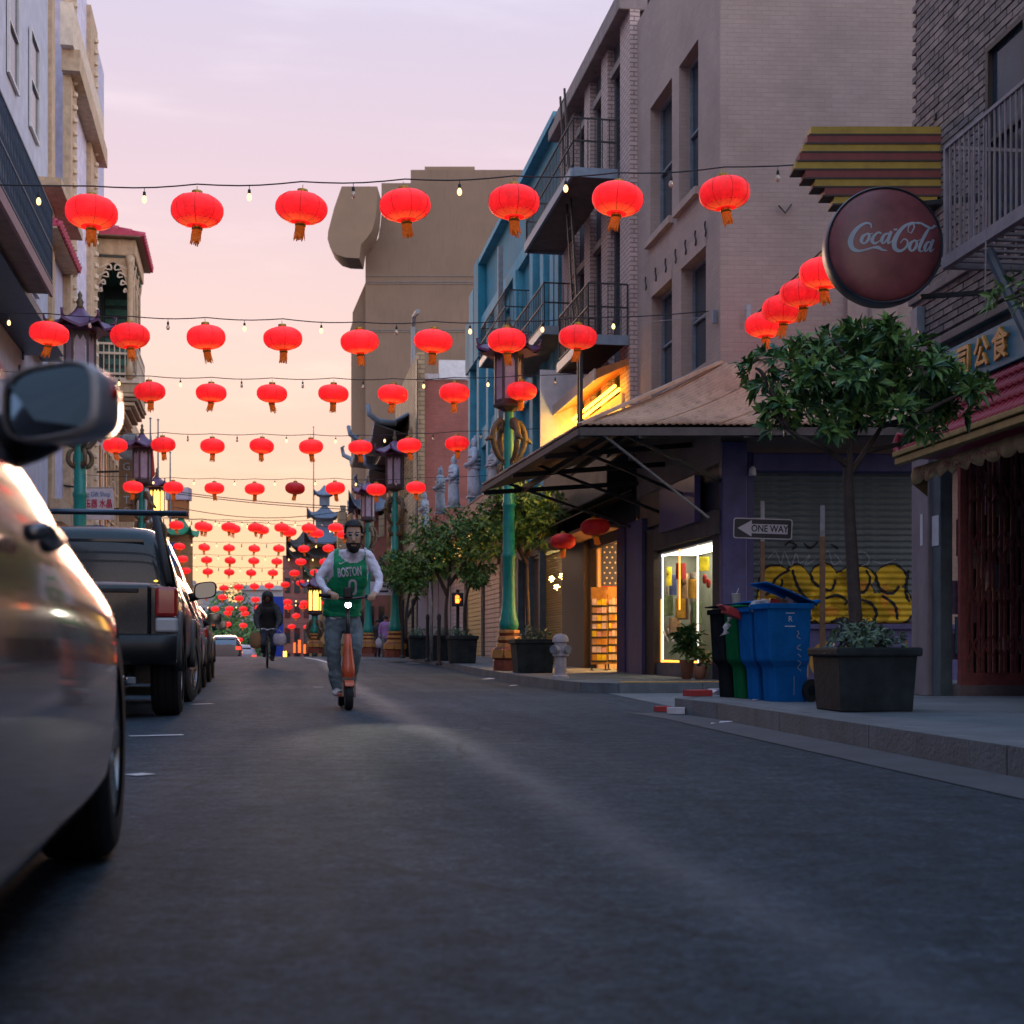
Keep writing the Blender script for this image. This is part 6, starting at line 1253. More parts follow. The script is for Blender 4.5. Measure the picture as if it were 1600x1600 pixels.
make_lamp(px_x(245, 53), 53, 'lit yellow pagoda lamp on the left behind the pickup rack', lit=True, rot=.2)
make_lamp(px_x(492, 57), 57, 'short lit yellow pagoda lamp between cyclist and rider', lit=True, post_h=.75, rot=.3)
# ------------------------------------------------------------------ plants
mat('bark', (.06, .045, .04), .85, .3, 12, bump=.5, bscale=40); mat('planter_black', (.030, .038, .042), .7, .35, 5, bump=.2, stain=.2, spec=.05); mat('soil', (.03, .02, .015), .95)
def leaf_mat(name, c, c2):
    m = bpy.data.materials.new(name); m.use_nodes = True; MATS[name] = m; N, L = m.node_tree.nodes, m.node_tree.links; b = N['Principled BSDF']
    g_ = N.new('ShaderNodeNewGeometry'); r = N.new('ShaderNodeValToRGB'); e = r.color_ramp.elements; e[0].color = (*c, 1); e[1].color = (*c2, 1); e[0].position = .15; L.new(g_.outputs['Random Per Island'], r.inputs[0]); L.new(r.outputs[0], b.inputs['Base Color'])
    b.inputs['Roughness'].default_value = .42; b.inputs['Specular IOR Level'].default_value = .4
leaf_mat('leaf_green', (.03, .10, .04), (.16, .29, .06)); leaf_mat('leaf_mid', (.04, .13, .035), (.20, .32, .05)); leaf_mat('leaf_fresh', (.045, .12, .03), (.16, .25, .05)); leaf_mat('leaf_grey', (.06, .12, .08), (.18, .27, .17))
def leaves(rng, centers, per, size, spread, droop=.2):
    "rosettes of pointed leaves round each centre; centres: (point, outward)"
    V, Fc = [], []
    for p, out in centers:
        out = Vector(out).normalized(); a0 = rng.random() * 6.28
        x = out.cross(Vector((.3, .2, 1))).normalized(); y = out.cross(x)
        for k in range(per):
            a = a0 + k * 2.4; el = rng.uniform(.15, 1.15); d = (x * math.cos(a) + y * math.sin(a)) * math.cos(el) + out * math.sin(el); d.z -= droop * rng.random(); d.normalize()
            l = size * rng.uniform(.65, 1.25); w = l * rng.uniform(.15, .22); sd = d.cross(out + Vector((.01, .02, 0))); sd = sd.normalized() if sd.length > 1e-4 else x; nn = sd.cross(d)
            b0 = Vector(p) + d * l * .1 + Vector([rng.uniform(-spread, spread) for _ in range(3)]); n = len(V)
            V += [b0, b0 + d * l * .5 + sd * w + nn * l * .06, b0 + d * l * .5 - nn * l * .02, b0 + d * l * .5 - sd * w + nn * l * .06, b0 + d * l - nn * l * .10 - Vector((0, 0, l * .12))]
            Fc += [(n, n + 1, n + 2), (n, n + 2, n + 3), (n + 1, n + 4, n + 2), (n + 2, n + 4, n + 3)]
    return V, Fc
def crown_centers(rng, blobs, n):
    out = []
    tot = sum(b[3] * b[4] * b[5] for b in blobs)
    for (cx, cy, cz, rx, ry, rz) in blobs:
        for _ in range(int(n * rx * ry * rz / tot) + 1):
            v = Vector([rng.gauss(0, 1) for _ in range(3)]).normalized(); k = rng.random() ** .45; 
            out.append((Vector((cx + v.x * rx * k, cy + v.y * ry * k, cz + v.z * rz * k)), Vector((v.x, v.y, v.z * .6 + .55))))
    return out
def plant_mesh(name, cent, per, size, spread, m, parent, rng, droop=.2):
    V, Fc = leaves(rng, cent, per, size, spread, droop); mb = MB(); mb.v = [tuple(v) for v in V]; mb.f = Fc; mb.m = [0] * len(Fc)
    me = bpy.data.meshes.new(name); me.from_pydata(mb.v, [], mb.f); me.materials.append(MATS[m]); me.update(); return link(name, me, parent)
def planter(loc, w, h, label, rot=0, taper=.9, round_rim=True, d=None):
    o = thing('planter', label, 'planter', loc, rot); d = d or w
    mb = MB(); a, b = w / 2 * taper, w / 2; mb.add([(-a, -a, 0), (a, -a, 0), (a, a, 0), (-a, a, 0), (-b, -b, h * .86), (b, -b, h * .86), (b, b, h * .86), (-b, b, h * .86)], [(0, 1, 5, 4), (1, 2, 6, 5), (2, 3, 7, 6), (3, 0, 4, 7), (3, 2, 1, 0)]); mb.build('tub', 'planter_black', o, bevel=.012)
    r = b * 1.09; mb = MB()
    for i in range(4):
        c0 = [(-r, -r), (r, -r), (r, r), (-r, r)]; p, q = c0[i], c0[(i + 1) % 4]; ip, iq = (p[0] * .84, p[1] * .84), (q[0] * .84, q[1] * .84)
        mb.add([(*p, h * .86), (*q, h * .86), (*iq, h * .86), (*ip, h * .86), (*p, h), (*q, h), (*iq, h), (*ip, h)], [(0, 3, 2, 1), (4, 5, 6, 7), (0, 1, 5, 4), (2, 3, 7, 6)])
    mb.build('rim', 'planter_black', o, bevel=.015)
    MB().box(-b * .9, b * .9, -b * .9, b * .9, h * .8, h * .9).build('soil', 'soil', o); return o
PR = random.Random(11)
def shrub(loc, w, h, n, size, label, m='leaf_grey', rot=0):
    o = thing('potted_shrub', label, 'shrub', loc, rot); cent = crown_centers(PR, [(0, 0, h * .3, w / 2, w / 2, h * .7)], n); cent = [(p, q) for p, q in cent if p.z > 0.0]
    f = plant_mesh('foliage', cent, 7, size, .015, m, o, PR); f['kind'] = 'stuff'
    mb = MB()
    for i in range(7): a = i * .9; mb.tube([(0, 0, -.06), (.3 * w * math.cos(a), .3 * w * math.sin(a), h * .5)], .008, 5)
    mb.build('stem', 'bark', o); return o
# near tree in its black planter
TP = Vector(((1351 - 800) / FPX * 10.25, 10.28, .14))
planter(TP, .58, .46, 'black square planter at the kerb holding the near tree', .12, .92)
shrub(TP + Vector((0, 0, .40)), .55, .25, 120, .07, 'grey green ground cover filling the near black planter')
nt = thing('street_tree', 'near street tree with glossy leaves growing from the black planter', 'tree', TP + Vector((0, 0, .35))); to = Vector(nt.location)
def tp(px, py, dd=0): return at(px, py, 10.28 + dd) - to
tk = MB(); tk.tube(catmull([tp(1338, 985), tp(1333, 900), tp(1327, 800), tp(1325, 745), tp(1326, 715)], 4), [.052 - .018 * i / 16 for i in range(17)], 10)
limbs = [[tp(1326, 735), tp(1330, 680), tp(1327, 640), tp(1322, 590)], [tp(1326, 745), tp(1352, 705), tp(1378, 665, .05), tp(1392, 620, .1), tp(1420, 580, .1)], [tp(1325, 730), tp(1295, 705, -.1), tp(1265, 690, -.15), tp(1230, 670, -.2), tp(1205, 640, -.2)], [tp(1330, 690), tp(1345, 650, .2), tp(1350, 600, .3), tp(1340, 550, .3)], [tp(1378, 665), tp(1430, 650, -.2), tp(1480, 625, -.2), tp(1520, 610, -.15)], [tp(1327, 640), tp(1295, 610, .2), tp(1265, 575, .25), tp(1220, 560, .2)], [tp(1392, 620), tp(1400, 570, -.1), tp(1410, 530, -.1)], [tp(1322, 610), tp(1320, 560, -.2), tp(1300, 530, -.25)], [tp(1230, 670, -.2), tp(1195, 590, -.2), tp(1180, 575, -.2)], [tp(1352, 705), tp(1420, 690, .2), tp(1470, 670, .3)]]
for l in limbs: c = catmull(l, 4); tk.tube(c, [.024 * (1 - .75 * i / len(c)) for i in range(len(c))], 7)
tk.build('trunk', 'bark', nt, smooth=True)
kk = 10.28 / FPX
def bl(px, py, rx, ry, dd=0, rd=None): q = tp(px, py, dd); return (q.x, q.y, q.z, rx * kk, (rd or rx) * kk, ry * kk)
blobs = [bl(x, y, rx, ry, dd) for x, y, rx, ry, dd in ((1178, 575, 24, 13, -.15), (1215, 560, 26, 16, -.1), (1205, 600, 26, 14, .1), (1250, 545, 28, 17, .1), (1255, 590, 34, 20, -.2), (1230, 640, 36, 20, -.1), (1282, 622, 36, 20, .2), (1290, 565, 34, 20, -.1), (1300, 530, 26, 14, .1), (1335, 545, 34, 22, .25), (1355, 515, 28, 15, 0), (1392, 522, 30, 17, -.2), (1380, 560, 38, 22, .1), (1340, 590, 40, 24, -.3), (1425, 545, 30, 18, .1), (1440, 580, 38, 22, -.15), (1470, 560, 24, 13, .2), (1490, 600, 34, 18, 0), (1522, 608, 24, 12, -.1), (1400, 605, 42, 24, .25), (1345, 640, 44, 20, 0), (1300, 660, 30, 16, -.2), (1405, 645, 36, 18, -.2), (1455, 632, 34, 18, .2), (1500, 640, 26, 14, .1), (1440, 668, 28, 12, 0), (1215, 668, 20, 10, -.1))]
_old = [bl(1340, 570, 95, 60, 0, 110), bl(1260, 600, 70, 50, -.1), bl(1425, 590, 75, 48, .05), bl(1350, 620, 110, 45, 0, 120), bl(1480, 615, 52, 32, -.1), bl(1205, 575, 42, 22, -.15), bl(1360, 530, 45, 26, .1), bl(1400, 545, 45, 28, 0), bl(1250, 550, 40, 25, .2), bl(1235, 655, 45, 28, -.1), bl(1300, 655, 50, 28, .15), bl(1440, 650, 60, 26, .1)]
cr = plant_mesh('crown', crown_centers(PR, blobs, 330), 12, .112, .015, 'leaf_green', nt, PR, .35); cr['kind'] = 'stuff'
# a sprig entering at the right edge
sp = thing('tree_sprig', 'leafy green twig reaching in at the right edge beside the balcony', 'branch', (px_x(1640, 9), 9, .14)); so_ = Vector(sp.location)
q = [at(1640, 430, 9) - so_, at(1600, 460, 9) - so_, at(1570, 470, 9) - so_]; MB().tube([(0.25, 0, 0), (.2, 0, 1.5), tuple(q[0])] + [tuple(x) for x in q[1:]], [.04, .03, .014, .01, .006], 6).build('stem', 'bark', sp)
f = plant_mesh('foliage', [(at(px, py, 9) - so_, Vector((-1, 0, .3))) for px, py in ((1568, 452), (1560, 478), (1585, 440), (1600, 470), (1556, 465), (1610, 440))], 9, .10, .02, 'leaf_fresh', sp, PR); f['kind'] = 'stuff'
# trees along the far pavement
def mid_tree(px, d, base_y, blobs, trunk, label, n=330, size=.15, m='leaf_mid'):
    o = thing('street_tree', label, 'tree', (px_x(px, d), d, ground_z(d) + .14 + .55), 0, 'street trees in planters along the far pavement'); oo = Vector(o.location); k = d / FPX
    mb = MB()
    for l in trunk: c = catmull([at(a, b, d) - oo for a, b in l], 4); mb.tube(c, [.055 * (1 - .6 * i / len(c)) for i in range(len(c))], 7)
    mb.build('trunk', 'bark', o, smooth=True)
    B_ = []
    for a, b, rx, ry in blobs: q = at(a, b, d) - oo; B_.append((q.x, q.y, q.z, rx * k, max(rx, ry) * k * .8, ry * k))
    c = plant_mesh('crown', crown_centers(PR, B_, int(n * 1.2)), 9, size, .05, m, o, PR, .3); c['kind'] = 'stuff'
mid_tree(820, 29.5, 1000, [(815, 800, 60, 40), (780, 815, 50, 35), (850, 795, 38, 32), (825, 835, 45, 28), (760, 845, 40, 30), (800, 770, 40, 24)], [[(826, 1000), (824, 930), (822, 860), (815, 800)], [(823, 880), (800, 840), (780, 820)], [(822, 870), (845, 830), (855, 800)]], 'bushy street tree overlapping the nearest teal lamp post', 420)
mid_tree(700, 36, 1000, [(705, 845, 55, 38), (670, 850, 42, 35), (735, 840, 40, 40), (690, 880, 50, 26), (665, 815, 24, 18), (715, 805, 25, 18), (750, 880, 30, 24)], [[(698, 995), (697, 950), (702, 905), (705, 860)], [(699, 930), (680, 890), (668, 865)], [(701, 915), (725, 880), (735, 850)]], 'middle street tree in front of the ochre shutter', 380)
mid_tree(640, 42, 1000, [(625, 890, 36, 28), (655, 885, 34, 32), (610, 880, 20, 18), (640, 915, 34, 18)], [[(634, 1000), (635, 960), (640, 920), (635, 895)], [(636, 965), (650, 935), (655, 900)]], 'farthest of the three pavement trees, beside the purple-shirted walker', 280)
mid_tree(722, 39, 1000, [(745, 905, 18, 14), (730, 895, 16, 12)], [[(727, 1000), (726, 950), (735, 910)]], 'thin bare-trunked young tree beside the walk signal', 60)
for px, d, w, h, lab in ((832, 26.0, .72, .62, 'dark planter with shrub beside the hydrant'), (722, 35, .68, .68, 'dark planter under the middle tree, with round shrub'), (690, 38, .6, .68, 'dark planter behind the round shrub planter'), (655, 40.5, .6, .68, 'dark planter near the dark bollards'), (630, 44, .75, .66, 'farthest dark planter beside the walker')):
    p = Vector((px_x(px, d), d, ground_z(d) + .14)); planter(p, w, h, lab, .16, .88); shrub(p + Vector((0, 0, h * .86)), w * .95, .34, 70, .08, 'low green shrub growing in the %s' % lab.replace(', with round shrub', '').replace(' with shrub', ''))
# the potted palm at the lit shop window
pp = Vector((px_x(1073, 21.6), 21.6, ground_z(21.6) + .14)); po_ = thing('potted_palm', 'potted leafy palm standing before the lit shop window', 'plant', pp); po_.scale = (.72, .72, .8)
MB().lathe([(.10, 0), (.16, .35), (.17, .37), (.15, .37)], 16).build('pot', mat('terracotta', (.33, .14, .08), .7, .2, 6), po_, smooth=True)
f = plant_mesh('foliage', [(Vector((PR.uniform(-.15, .15), PR.uniform(-.12, .12), .45 + .45 * PR.random())), Vector((PR.uniform(-.5, .5), PR.uniform(-.5, .5), 1))) for _ in range(26)], 8, .30, .02, 'leaf_green', po_, PR, .5); f['kind'] = 'stuff'
MB().tube([(0, 0, .35), (.02, 0, .9)], .02, 6).build('stem', 'bark', po_)
p2 = thing('potted_palm', 'low yellow green potted plant beside the taller palm', 'plant', pp + Vector((.18, -.15, 0))); MB().lathe([(.07, 0), (.11, .2), (.10, .2)], 14).build('pot', 'terracotta', p2, smooth=True)
f = plant_mesh('foliage', [(Vector((PR.uniform(-.1, .1), PR.uniform(-.1, .1), .25 + .15 * PR.random())), Vector((PR.uniform(-.5, .5), PR.uniform(-.5, .5), 1))) for _ in range(10)], 7, .18, .02, 'leaf_fresh', p2, PR, .5); f['kind'] = 'stuff'
# far tree at the end of the street
ft = thing('far_tree', 'dark round tree at the far end of the street above the lowest lanterns', 'tree', at(358, 1018, 165)); MB().tube([(0, 0, -12), (0, 0, 3)], .35, 8).build('trunk', 'bark', ft)
f = plant_mesh('crown', crown_centers(PR, [(0, 0, 3.5, 3.0, 3, 4.5), (-1.5, 0, 1.0, 2.4, 3, 3), (1.6, 0, 0.5, 2.6, 3, 3.2)], 330), 8, .7, .3, 'leaf_green', ft, PR); f['kind'] = 'stuff'
f2 = thing('far_tree', 'dark far tree low behind the cyclist, left of the blue panel', 'tree', at(395, 1018, 150)); MB().tube([(0, 0, -10), (0, 0, 1)], .3, 8).build('trunk', 'bark', f2)
f = plant_mesh('crown', crown_centers(PR, [(0, 0, 1.0, 2.6, 3, 3.0), (-1.8, 0, -.5, 2.2, 3, 2.4)], 220), 8, .6, .3, 'leaf_green', f2, PR); f['kind'] = 'stuff'
# ------------------------------------------------------------------ hydrant
hp = Vector((px_x(876, 22.3), 22.3, ground_z(22.3) + .14)); hy = thing('fire_hydrant', 'pale grey fire hydrant at the corner beside the planter', 'hydrant', hp, .1); mat('hydrant_paint', (.46, .42, .45), .5, .2, 8, bump=.1, stain=.2)
MB().lathe([(.135, 0), (.135, .03), (.10, .05), (.10, .08)], 16).build('flange', 'hydrant_paint', hy, auto=40)
MB().lathe([(.085, .08), (.095, .12), (.09, .35), (.10, .55)], 18).build('barrel', 'hydrant_paint', hy, auto=40)
MB().lathe([(.10, .55), (.13, .57), (.13, .60), (.12, .64), (.09, .68), (.03, .70)], 18).build('bonnet', 'hydrant_paint', hy, auto=40)
for a_ in (-.9, 2.2, .65):
    d_ = Vector((math.sin(a_), -math.cos(a_), 0)); mb = MB(); mb.tube([d_ * .05 + Vector((0, 0, .45)), d_ * .15 + Vector((0, 0, .45))], .065, 12); mb.build('outlet', 'hydrant_paint', hy, auto=40); mb = MB(); mb.tube([d_ * .15 + Vector((0, 0, .45)), d_ * .18 + Vector((0, 0, .45))], [.075, .07], 8); mb.build('outlet_cap', 'iron_grey', hy, auto=40)
MB().lathe([(.11, .34), (.13, .35), (.13, .37), (.11, .38)], 16).build('ring', 'hydrant_paint', hy, auto=40)
# ------------------------------------------------------------------ wheelie bins
mat('bin_blue', (.012, .14, .42), .7, .2, 5, bump=.06, stain=.15, spec=0); mat('bin_black', (.018, .022, .026), .7, .3, 5, stain=.2, spec=0); mat('bin_green', (.012, .14, .05), .65, .2, 5, stain=.15, spec=0); mat('rubber', (.012, .012, .013), .75, .2, 9)
def make_bin(x, d, rot, m, label, s=1.0, open_=0.0, full=True):
    o = thing('wheelie_bin', label, 'bin', (x, d, .14), rot, 'wheelie bins at the kerb'); o.scale = (s, s, s)
    mb = MB(); rows = [[(-.20, -.20, 0), (.20, -.20, 0), (.20, .16, 0), (-.20, .16, 0)], [(-.21, -.22, .30), (.21, -.22, .30), (.21, .17, .30), (-.21, .17, .30)], [(-.24, -.28, .36), (.24, -.28, .36), (.24, .18, .36), (-.24, .18, .36)], [(-.255, -.31, .84), (.255, -.31, .84), (.255, .20, .84), (-.255, .20, .84)]]
    mb.strip(rows, close=True); mb.add(rows[0], [(3, 2, 1, 0)]); mb.build('body', m, o, bevel=.02)
    mb = MB(); r = .275
    for (x0, y0, x1, y1) in ((-r, -.335, r, -.30), (-r, .19, r, .225), (-r, -.30, -.245, .19), (.245, -.30, r, .19)): mb.box(x0, x1, y0, y1, .81, .86)
    mb.build('rim', m, o, bevel=.008)
    ld = MB(); n = 8; rows = []
    for i in range(n + 1): y = -.36 + .60 * i / n; h = .035 * math.sin(math.pi * i / n); rows.append([(x_, y - .22, .0 + h * (1 - (x_ / .3) ** 2) + .01) for x_ in (-.285, -.15, 0, .15, .285)])
    ld.strip(rows); lo = ld.build('lid', m, o, smooth=True); lo.location = (0, .22, .865); lo.rotation_euler.x = -open_; lo.modifiers.new('t', 'SOLIDIFY').thickness = .012
    MB().tube([(-.22, .25, .86), (-.22, .30, .88), (.22, .30, .88), (.22, .25, .86)], .015, 8).build('handle', m, o, smooth=True)
    for s_ in (-1, 1):
        w_ = MB(); w_.tube([(s_ * .235, .19, .10), (s_ * .285, .19, .10)], .10, 20); wo = w_.build('wheel', 'rubber', o, auto=40); h_ = MB(); h_.tube([(s_ * .286, .19, .10), (s_ * .292, .19, .10)], .045, 12); h_.build('hub', 'bin_black', wo)
    MB().tube([(-.23, .19, .10), (.23, .19, .10)], .012, 8).build('axle', 'iron_grey', o)
    return o
b1 = make_bin(px_x(1229, 12.2), 12.2, R(-80), 'bin_blue', 'blue wheelie bin with open overfull lid, closest to the planter', .98, .30)
b1.scale = (.74, .78, .98)
text_on_bin = text_mesh('R', .07, MATS['white_paint'], .0008); text_on_bin.transform(Matrix(((0, 0, 1, .2575), (1.2, 0, 0, -.05), (0, 1, 0, .72), (0, 0, 0, 1)))); link('recycling_letter', text_on_bin, b1)
for i_, w_ in enumerate((.10, .12)):
    MB().box(.2535 - .004 * i_, .2555 - .004 * i_, -.05 - w_ / 2, -.05 + w_ / 2, .77 - .115 * i_, .778 - .115 * i_).build('print_line', 'white_paint', b1)
mb = MB()
for pts in ([(.05, .62, .010), (.07, .60, .010), (.05, .57, .010), (.09, .55, .008)], [(.09, .50, .008), (.05, .47, .009), (.10, .45, .008)], [(.06, .42, .008), (.10, .39, .008)], [(.06, .36, .008), (.10, .34, .008), (.07, .30, .008), (.11, .27, .008)], [(.03, .22, .008), (.03, .06, .008)]): ribbon(mb, pts, lambda a, b: (.2 + (.012 * b / .30 if b < .30 else .012 + .03 * (b - .30) / .06 if b < .36 else .042 + .015 * (b - .36) / .48) + .004, a - .02, b), 5)
sc_ = mb.build('scrawl', 'spray_white', b1); sc_['kind'] = 'stuff'
for x_, d_, m_, lab_, op_ in ((1203, 12.62, 'bin_blue', 'second blue bin mostly hidden between the green bin and the open one', .05), (1180, 13.0, 'bin_green', 'green wheelie bin between the black and the blue bins', .0), (1156, 13.36, 'bin_black', 'black wheelie bin, leftmost of the group of bins', .03)):
    q_ = make_bin(px_x(x_, d_), d_, R(-80), m_, lab_, .98, op_); q_.scale = (.66, .80, .96)
mat('cup_plastic', (.62, .58, .52), .3, .1, alpha=.75); mat('card_red', (.48, .05, .05), .6, .2, 8); mat('card_white', (.58, .55, .60), .65, .15, 8); mat('bag_clear', (.55, .58, .6), .25, .2, 9)
cp = Vector((px_x(1150, 13.3), 13.3, 1.0)); cu = thing('drink_cup', 'plastic drink cup with a straw standing on the black bin', 'cup', cp); MB().lathe([(.03, 0), (.042, .11), (.045, .115), (.04, .118)], 16).build('cup', 'cup_plastic', cu, auto=40); MB().tube([(.0, 0, .1), (.025, 0, .17)], .004, 6).build('straw', 'white_paint', cu)
bx = at(1147, 958, 12.7); rb2 = thing('red_carton', 'red torn carton sticking out over the green bin', 'carton', bx, .3); mb = MB(); mb.cbox((0, 0, 0), (.20, .12, .07), Euler((.1, .35, .1)).to_matrix()); mb.build('box', 'card_red', rb2, bevel=.004); mb = MB(); mb.cbox((-.12, 0, .05), (.07, .11, .01), Euler((0, .7, 0)).to_matrix()); mb.build('flap', 'card_red', rb2)
bg = at(1140, 975, 12.8); bo = thing('plastic_wrap', 'white torn plastic dangling from the green bin', 'plastic', bg); rows = []
for i in range(7): t = i / 6; rows.append([(-.02 - .06 * t + .015 * math.sin(i * 1.7), .01 * math.cos(i), .06 - .17 * t), (.02 - .04 * t + .02 * math.sin(i * 2.1 + 1), .015 * math.sin(i), .065 - .15 * t)])
mb = MB(); mb.strip(rows); q_ = mb.build('sheet', 'bag_clear', bo, smooth=True); q_.modifiers.new('t', 'SOLIDIFY').thickness = .002
tr_ = at(1205, 950, 12.4); to_ = thing('rubbish_bag', 'grey rubbish bulging under the open blue lid', 'rubbish', tr_); mb = MB()
for i in range(6): mb.lathe([(.0, -.06), (.06, -.03), (.08, .02), (.05, .06), (.0, .075)], 9, (-.12 + .06 * i, .05 * math.sin(i * 2), .01 * (i % 2)), 1, .9, i)
mb.build('bag', 'bag_clear', to_); 
for i, m in enumerate(('card_red', 'robe_tan', 'card_white')): mb = MB(); mb.cbox((.02 + .07 * i, -.05, .05), (.09, .09, .05), Euler((.3 * i, .2, .5 * i)).to_matrix()); mb.build('packaging', m, to_)
# litter on the kerb and in the gutter
def litter(name, label, px, py, size, rot, m, zb=.14, flap=False):
    d = FPX * (EYE - zb) / (py - HORIZON); o = thing(name, label, 'litter', (px_x(px, d), d, zb + .002), rot); mb = MB(); mb.box(-size[0] / 2, size[0] / 2, -size[1] / 2, size[1] / 2, 0, size[2]); mb.build('carton', m, o, bevel=.004)
    if flap: mb = MB(); mb.cbox((size[0] * .62, 0, size[2] * .7), (size[0] * .3, size[1] * .9, .004), Euler((0, -.5, 0)).to_matrix()); mb.build('flap', 'card_white', o)
    return o
litter('carton', 'long red and white flattened carton lying on the kerb by the bins', 1090, 1088, (.24, .16, .06), .35, 'card_red', .14, True); litter('carton', 'white carton beside the red one on the kerb', 1122, 1086, (.18, .12, .06), .2, 'card_white'); litter('carton', 'red crumpled carton at the foot of the black bin', 1158, 1089, (.2, .12, .05), -.2, 'card_red')
litter('carton', 'small red carton lying in the gutter', 1035, 1112, (.14, .09, .05), .3, 'card_red', .003); litter('carton', 'white carton tube in the gutter next to the red carton', 1056, 1116, (.16, .08, .06), -.1, 'card_white', .006)
for px, py, s_, lab in ((1133, 1129, .055, 'small white paper scrap in the gutter below the bins'), (1115, 1131, .025, 'tiny pale scrap next to the paper scrap'), (762, 1065, .12, 'pale crumpled litter at the far kerb'), (802, 1073, .07, 'white scrap on the road before the far kerb'), (1180, 1094, .03, 'tiny white scrap on the near pavement')):
    zb = .004 if py != 1094 else .142; d = FPX * (EYE - zb) / (py - HORIZON); mb = MB(); mb.add([(-s_, -s_ * .5, .0), (s_, -s_ * .6, .01), (s_ * 1.1, s_ * .5, .04 * s_ * 5), (-s_ * .6, s_ * .7, .01), (.2 * s_, 0, .25 * s_)], [(0, 1, 4), (1, 2, 4), (2, 3, 4), (3, 0, 4)]); tag(mb.build('paper_scrap', 'card_white', loc=(px_x(px, d), d, zb + ground_z(d))), lab, 'litter')
# ------------------------------------------------------------------ signs and posts
mat('post_steel', (.30, .31, .32), .5, .3, 8, metal=.5); mat('post_rust', (.19, .10, .05), .7, .35, 7)
ow = thing('one_way_sign', 'black and white ONE WAY arrow sign pointing left on its post', 'sign', (px_x(1191, 20.3), 20.3, GZ)); k = 20.3 / FPX; zc_ = EYE + (HORIZON - 826.5) * k - GZ; tilt = .03
def rounded(w, h, r, n=5): return [(sx * (w / 2 - r) + r * math.cos(a), sz * (h / 2 - r) + r * math.sin(a)) for sx, sz, a0 in ((1, 1, 0), (-1, 1, math.pi / 2), (-1, -1, math.pi), (1, -1, 1.5 * math.pi)) for a in (a0 + j * math.pi / 2 / n for j in range(n + 1))]
W_, H2 = 92 * k, 32 * k
rot_ = Matrix.Rotation(tilt, 4, 'Y'); 
def plate(poly, y0, y1, m, name):
    mb = MB(); mb.prism(poly, 'y', y0, y1); o = mb.build(name, m, ow); o.location.z = zc_; o.rotation_euler.y = tilt; return o
plate(rounded(W_, H2, .04), -.05, -.042, mat('sign_white', (.45, .42, .45), .5, .1, 5), 'border'); plate(rounded(W_ - .03, H2 - .03, .03), -.0525, -.0505, mat('sign_black', (.018, .02, .024), .5, .1, 5), 'panel')
aw = [(-W_ * .43, 0), (-W_ * .19, H2 * .40), (-W_ * .19, H2 * .22), (W_ * .42, H2 * .22), (W_ * .42, -H2 * .24), (-W_ * .19, -H2 * .24), (-W_ * .19, -H2 * .40)]
plate(aw, -.0555, -.053, 'sign_white', 'arrow'); tt = text_mesh('ONE WAY', .135, MATS['sign_black'], .001, width=.84, bold=.003); tt.transform(Matrix(((1, 0, 0, W_ * .115), (0, 0, -1, -.0575), (0, 1, 0, -.004), (0, 0, 0, 1)))); tl = link('lettering', tt, ow); tl.location.z = zc_; tl.rotation_euler.y = tilt
MB().box(-.028, .028, -.04, .0, 1.0, zc_ + .40).build('post_upper', 'post_steel', ow); MB().box(-.032, .032, -.042, .002, -.15, 1.0).build('post_lower', 'post_rust', ow); MB().box(-.03, .03, -.041, .001, 1.0, zc_ - .18).build('post_middle', 'post_rust', ow)
bp2 = thing('bare_post', 'bare rusty sign post with grey top standing behind the planter', 'post', (px_x(1285, 19.0), 19.0, .0)); zt_ = EYE + (HORIZON - 790) / FPX * 19.0
MB().box(-.035, .035, -.02, .02, -.02, zt_ - .42).build('post_lower', 'post_rust', bp2); MB().box(-.03, .03, -.018, .018, zt_ - .42, zt_).build('post_upper', 'post_steel', bp2)
tpole = thing('panel_post', 'grey post with a small flat panel on top beside the middle tree', 'post', (px_x(674, 36.5), 36.5, ground_z(36.5) + .14)); hh = EYE + (HORIZON - 880) / FPX * 36.5 - tpole.location.z
MB().tube([(0, 0, 0), (0, 0, hh)], .045, 8).build('shaft', 'post_steel', tpole, smooth=True); mb = MB(); mb.cbox((0, 0, hh + .04), (.42, .3, .06), Euler((.25, 0, 0)).to_matrix()); mb.build('panel', 'iron_grey', tpole, bevel=.01)
ws = thing('walk_signal', 'pedestrian signal showing a glowing orange hand behind the trees', 'signal', (px_x(715, 41), 41, ground_z(41) + .14)); zc2 = EYE + (HORIZON - 937) / FPX * 41 - ws.location.z
MB().box(-.17, .17, -.1, .1, zc2 - .2, zc2 + .2).build('housing', 'iron_black', ws, bevel=.02); MB().tube([(0, .12, 0), (0, .12, zc2 + .3)], .05, 8).build('post', 'iron_black', ws)
mb = MB(); mb.box(-.06, .05, -.112, -.104, zc2 - .10, zc2 + .02)
for i in range(4): mb.box(-.06 + i * .03, -.04 + i * .03, -.112, -.104, zc2 + .03, zc2 + .11 + .02 * (i in (1, 2)))
mb.bar((.05, -.108, zc2 - .06), (.10, -.108, zc2 + .02), .022, .008); mb.build('hand_symbol', glow('hand_orange', (1, .16, .02), 6), ws)
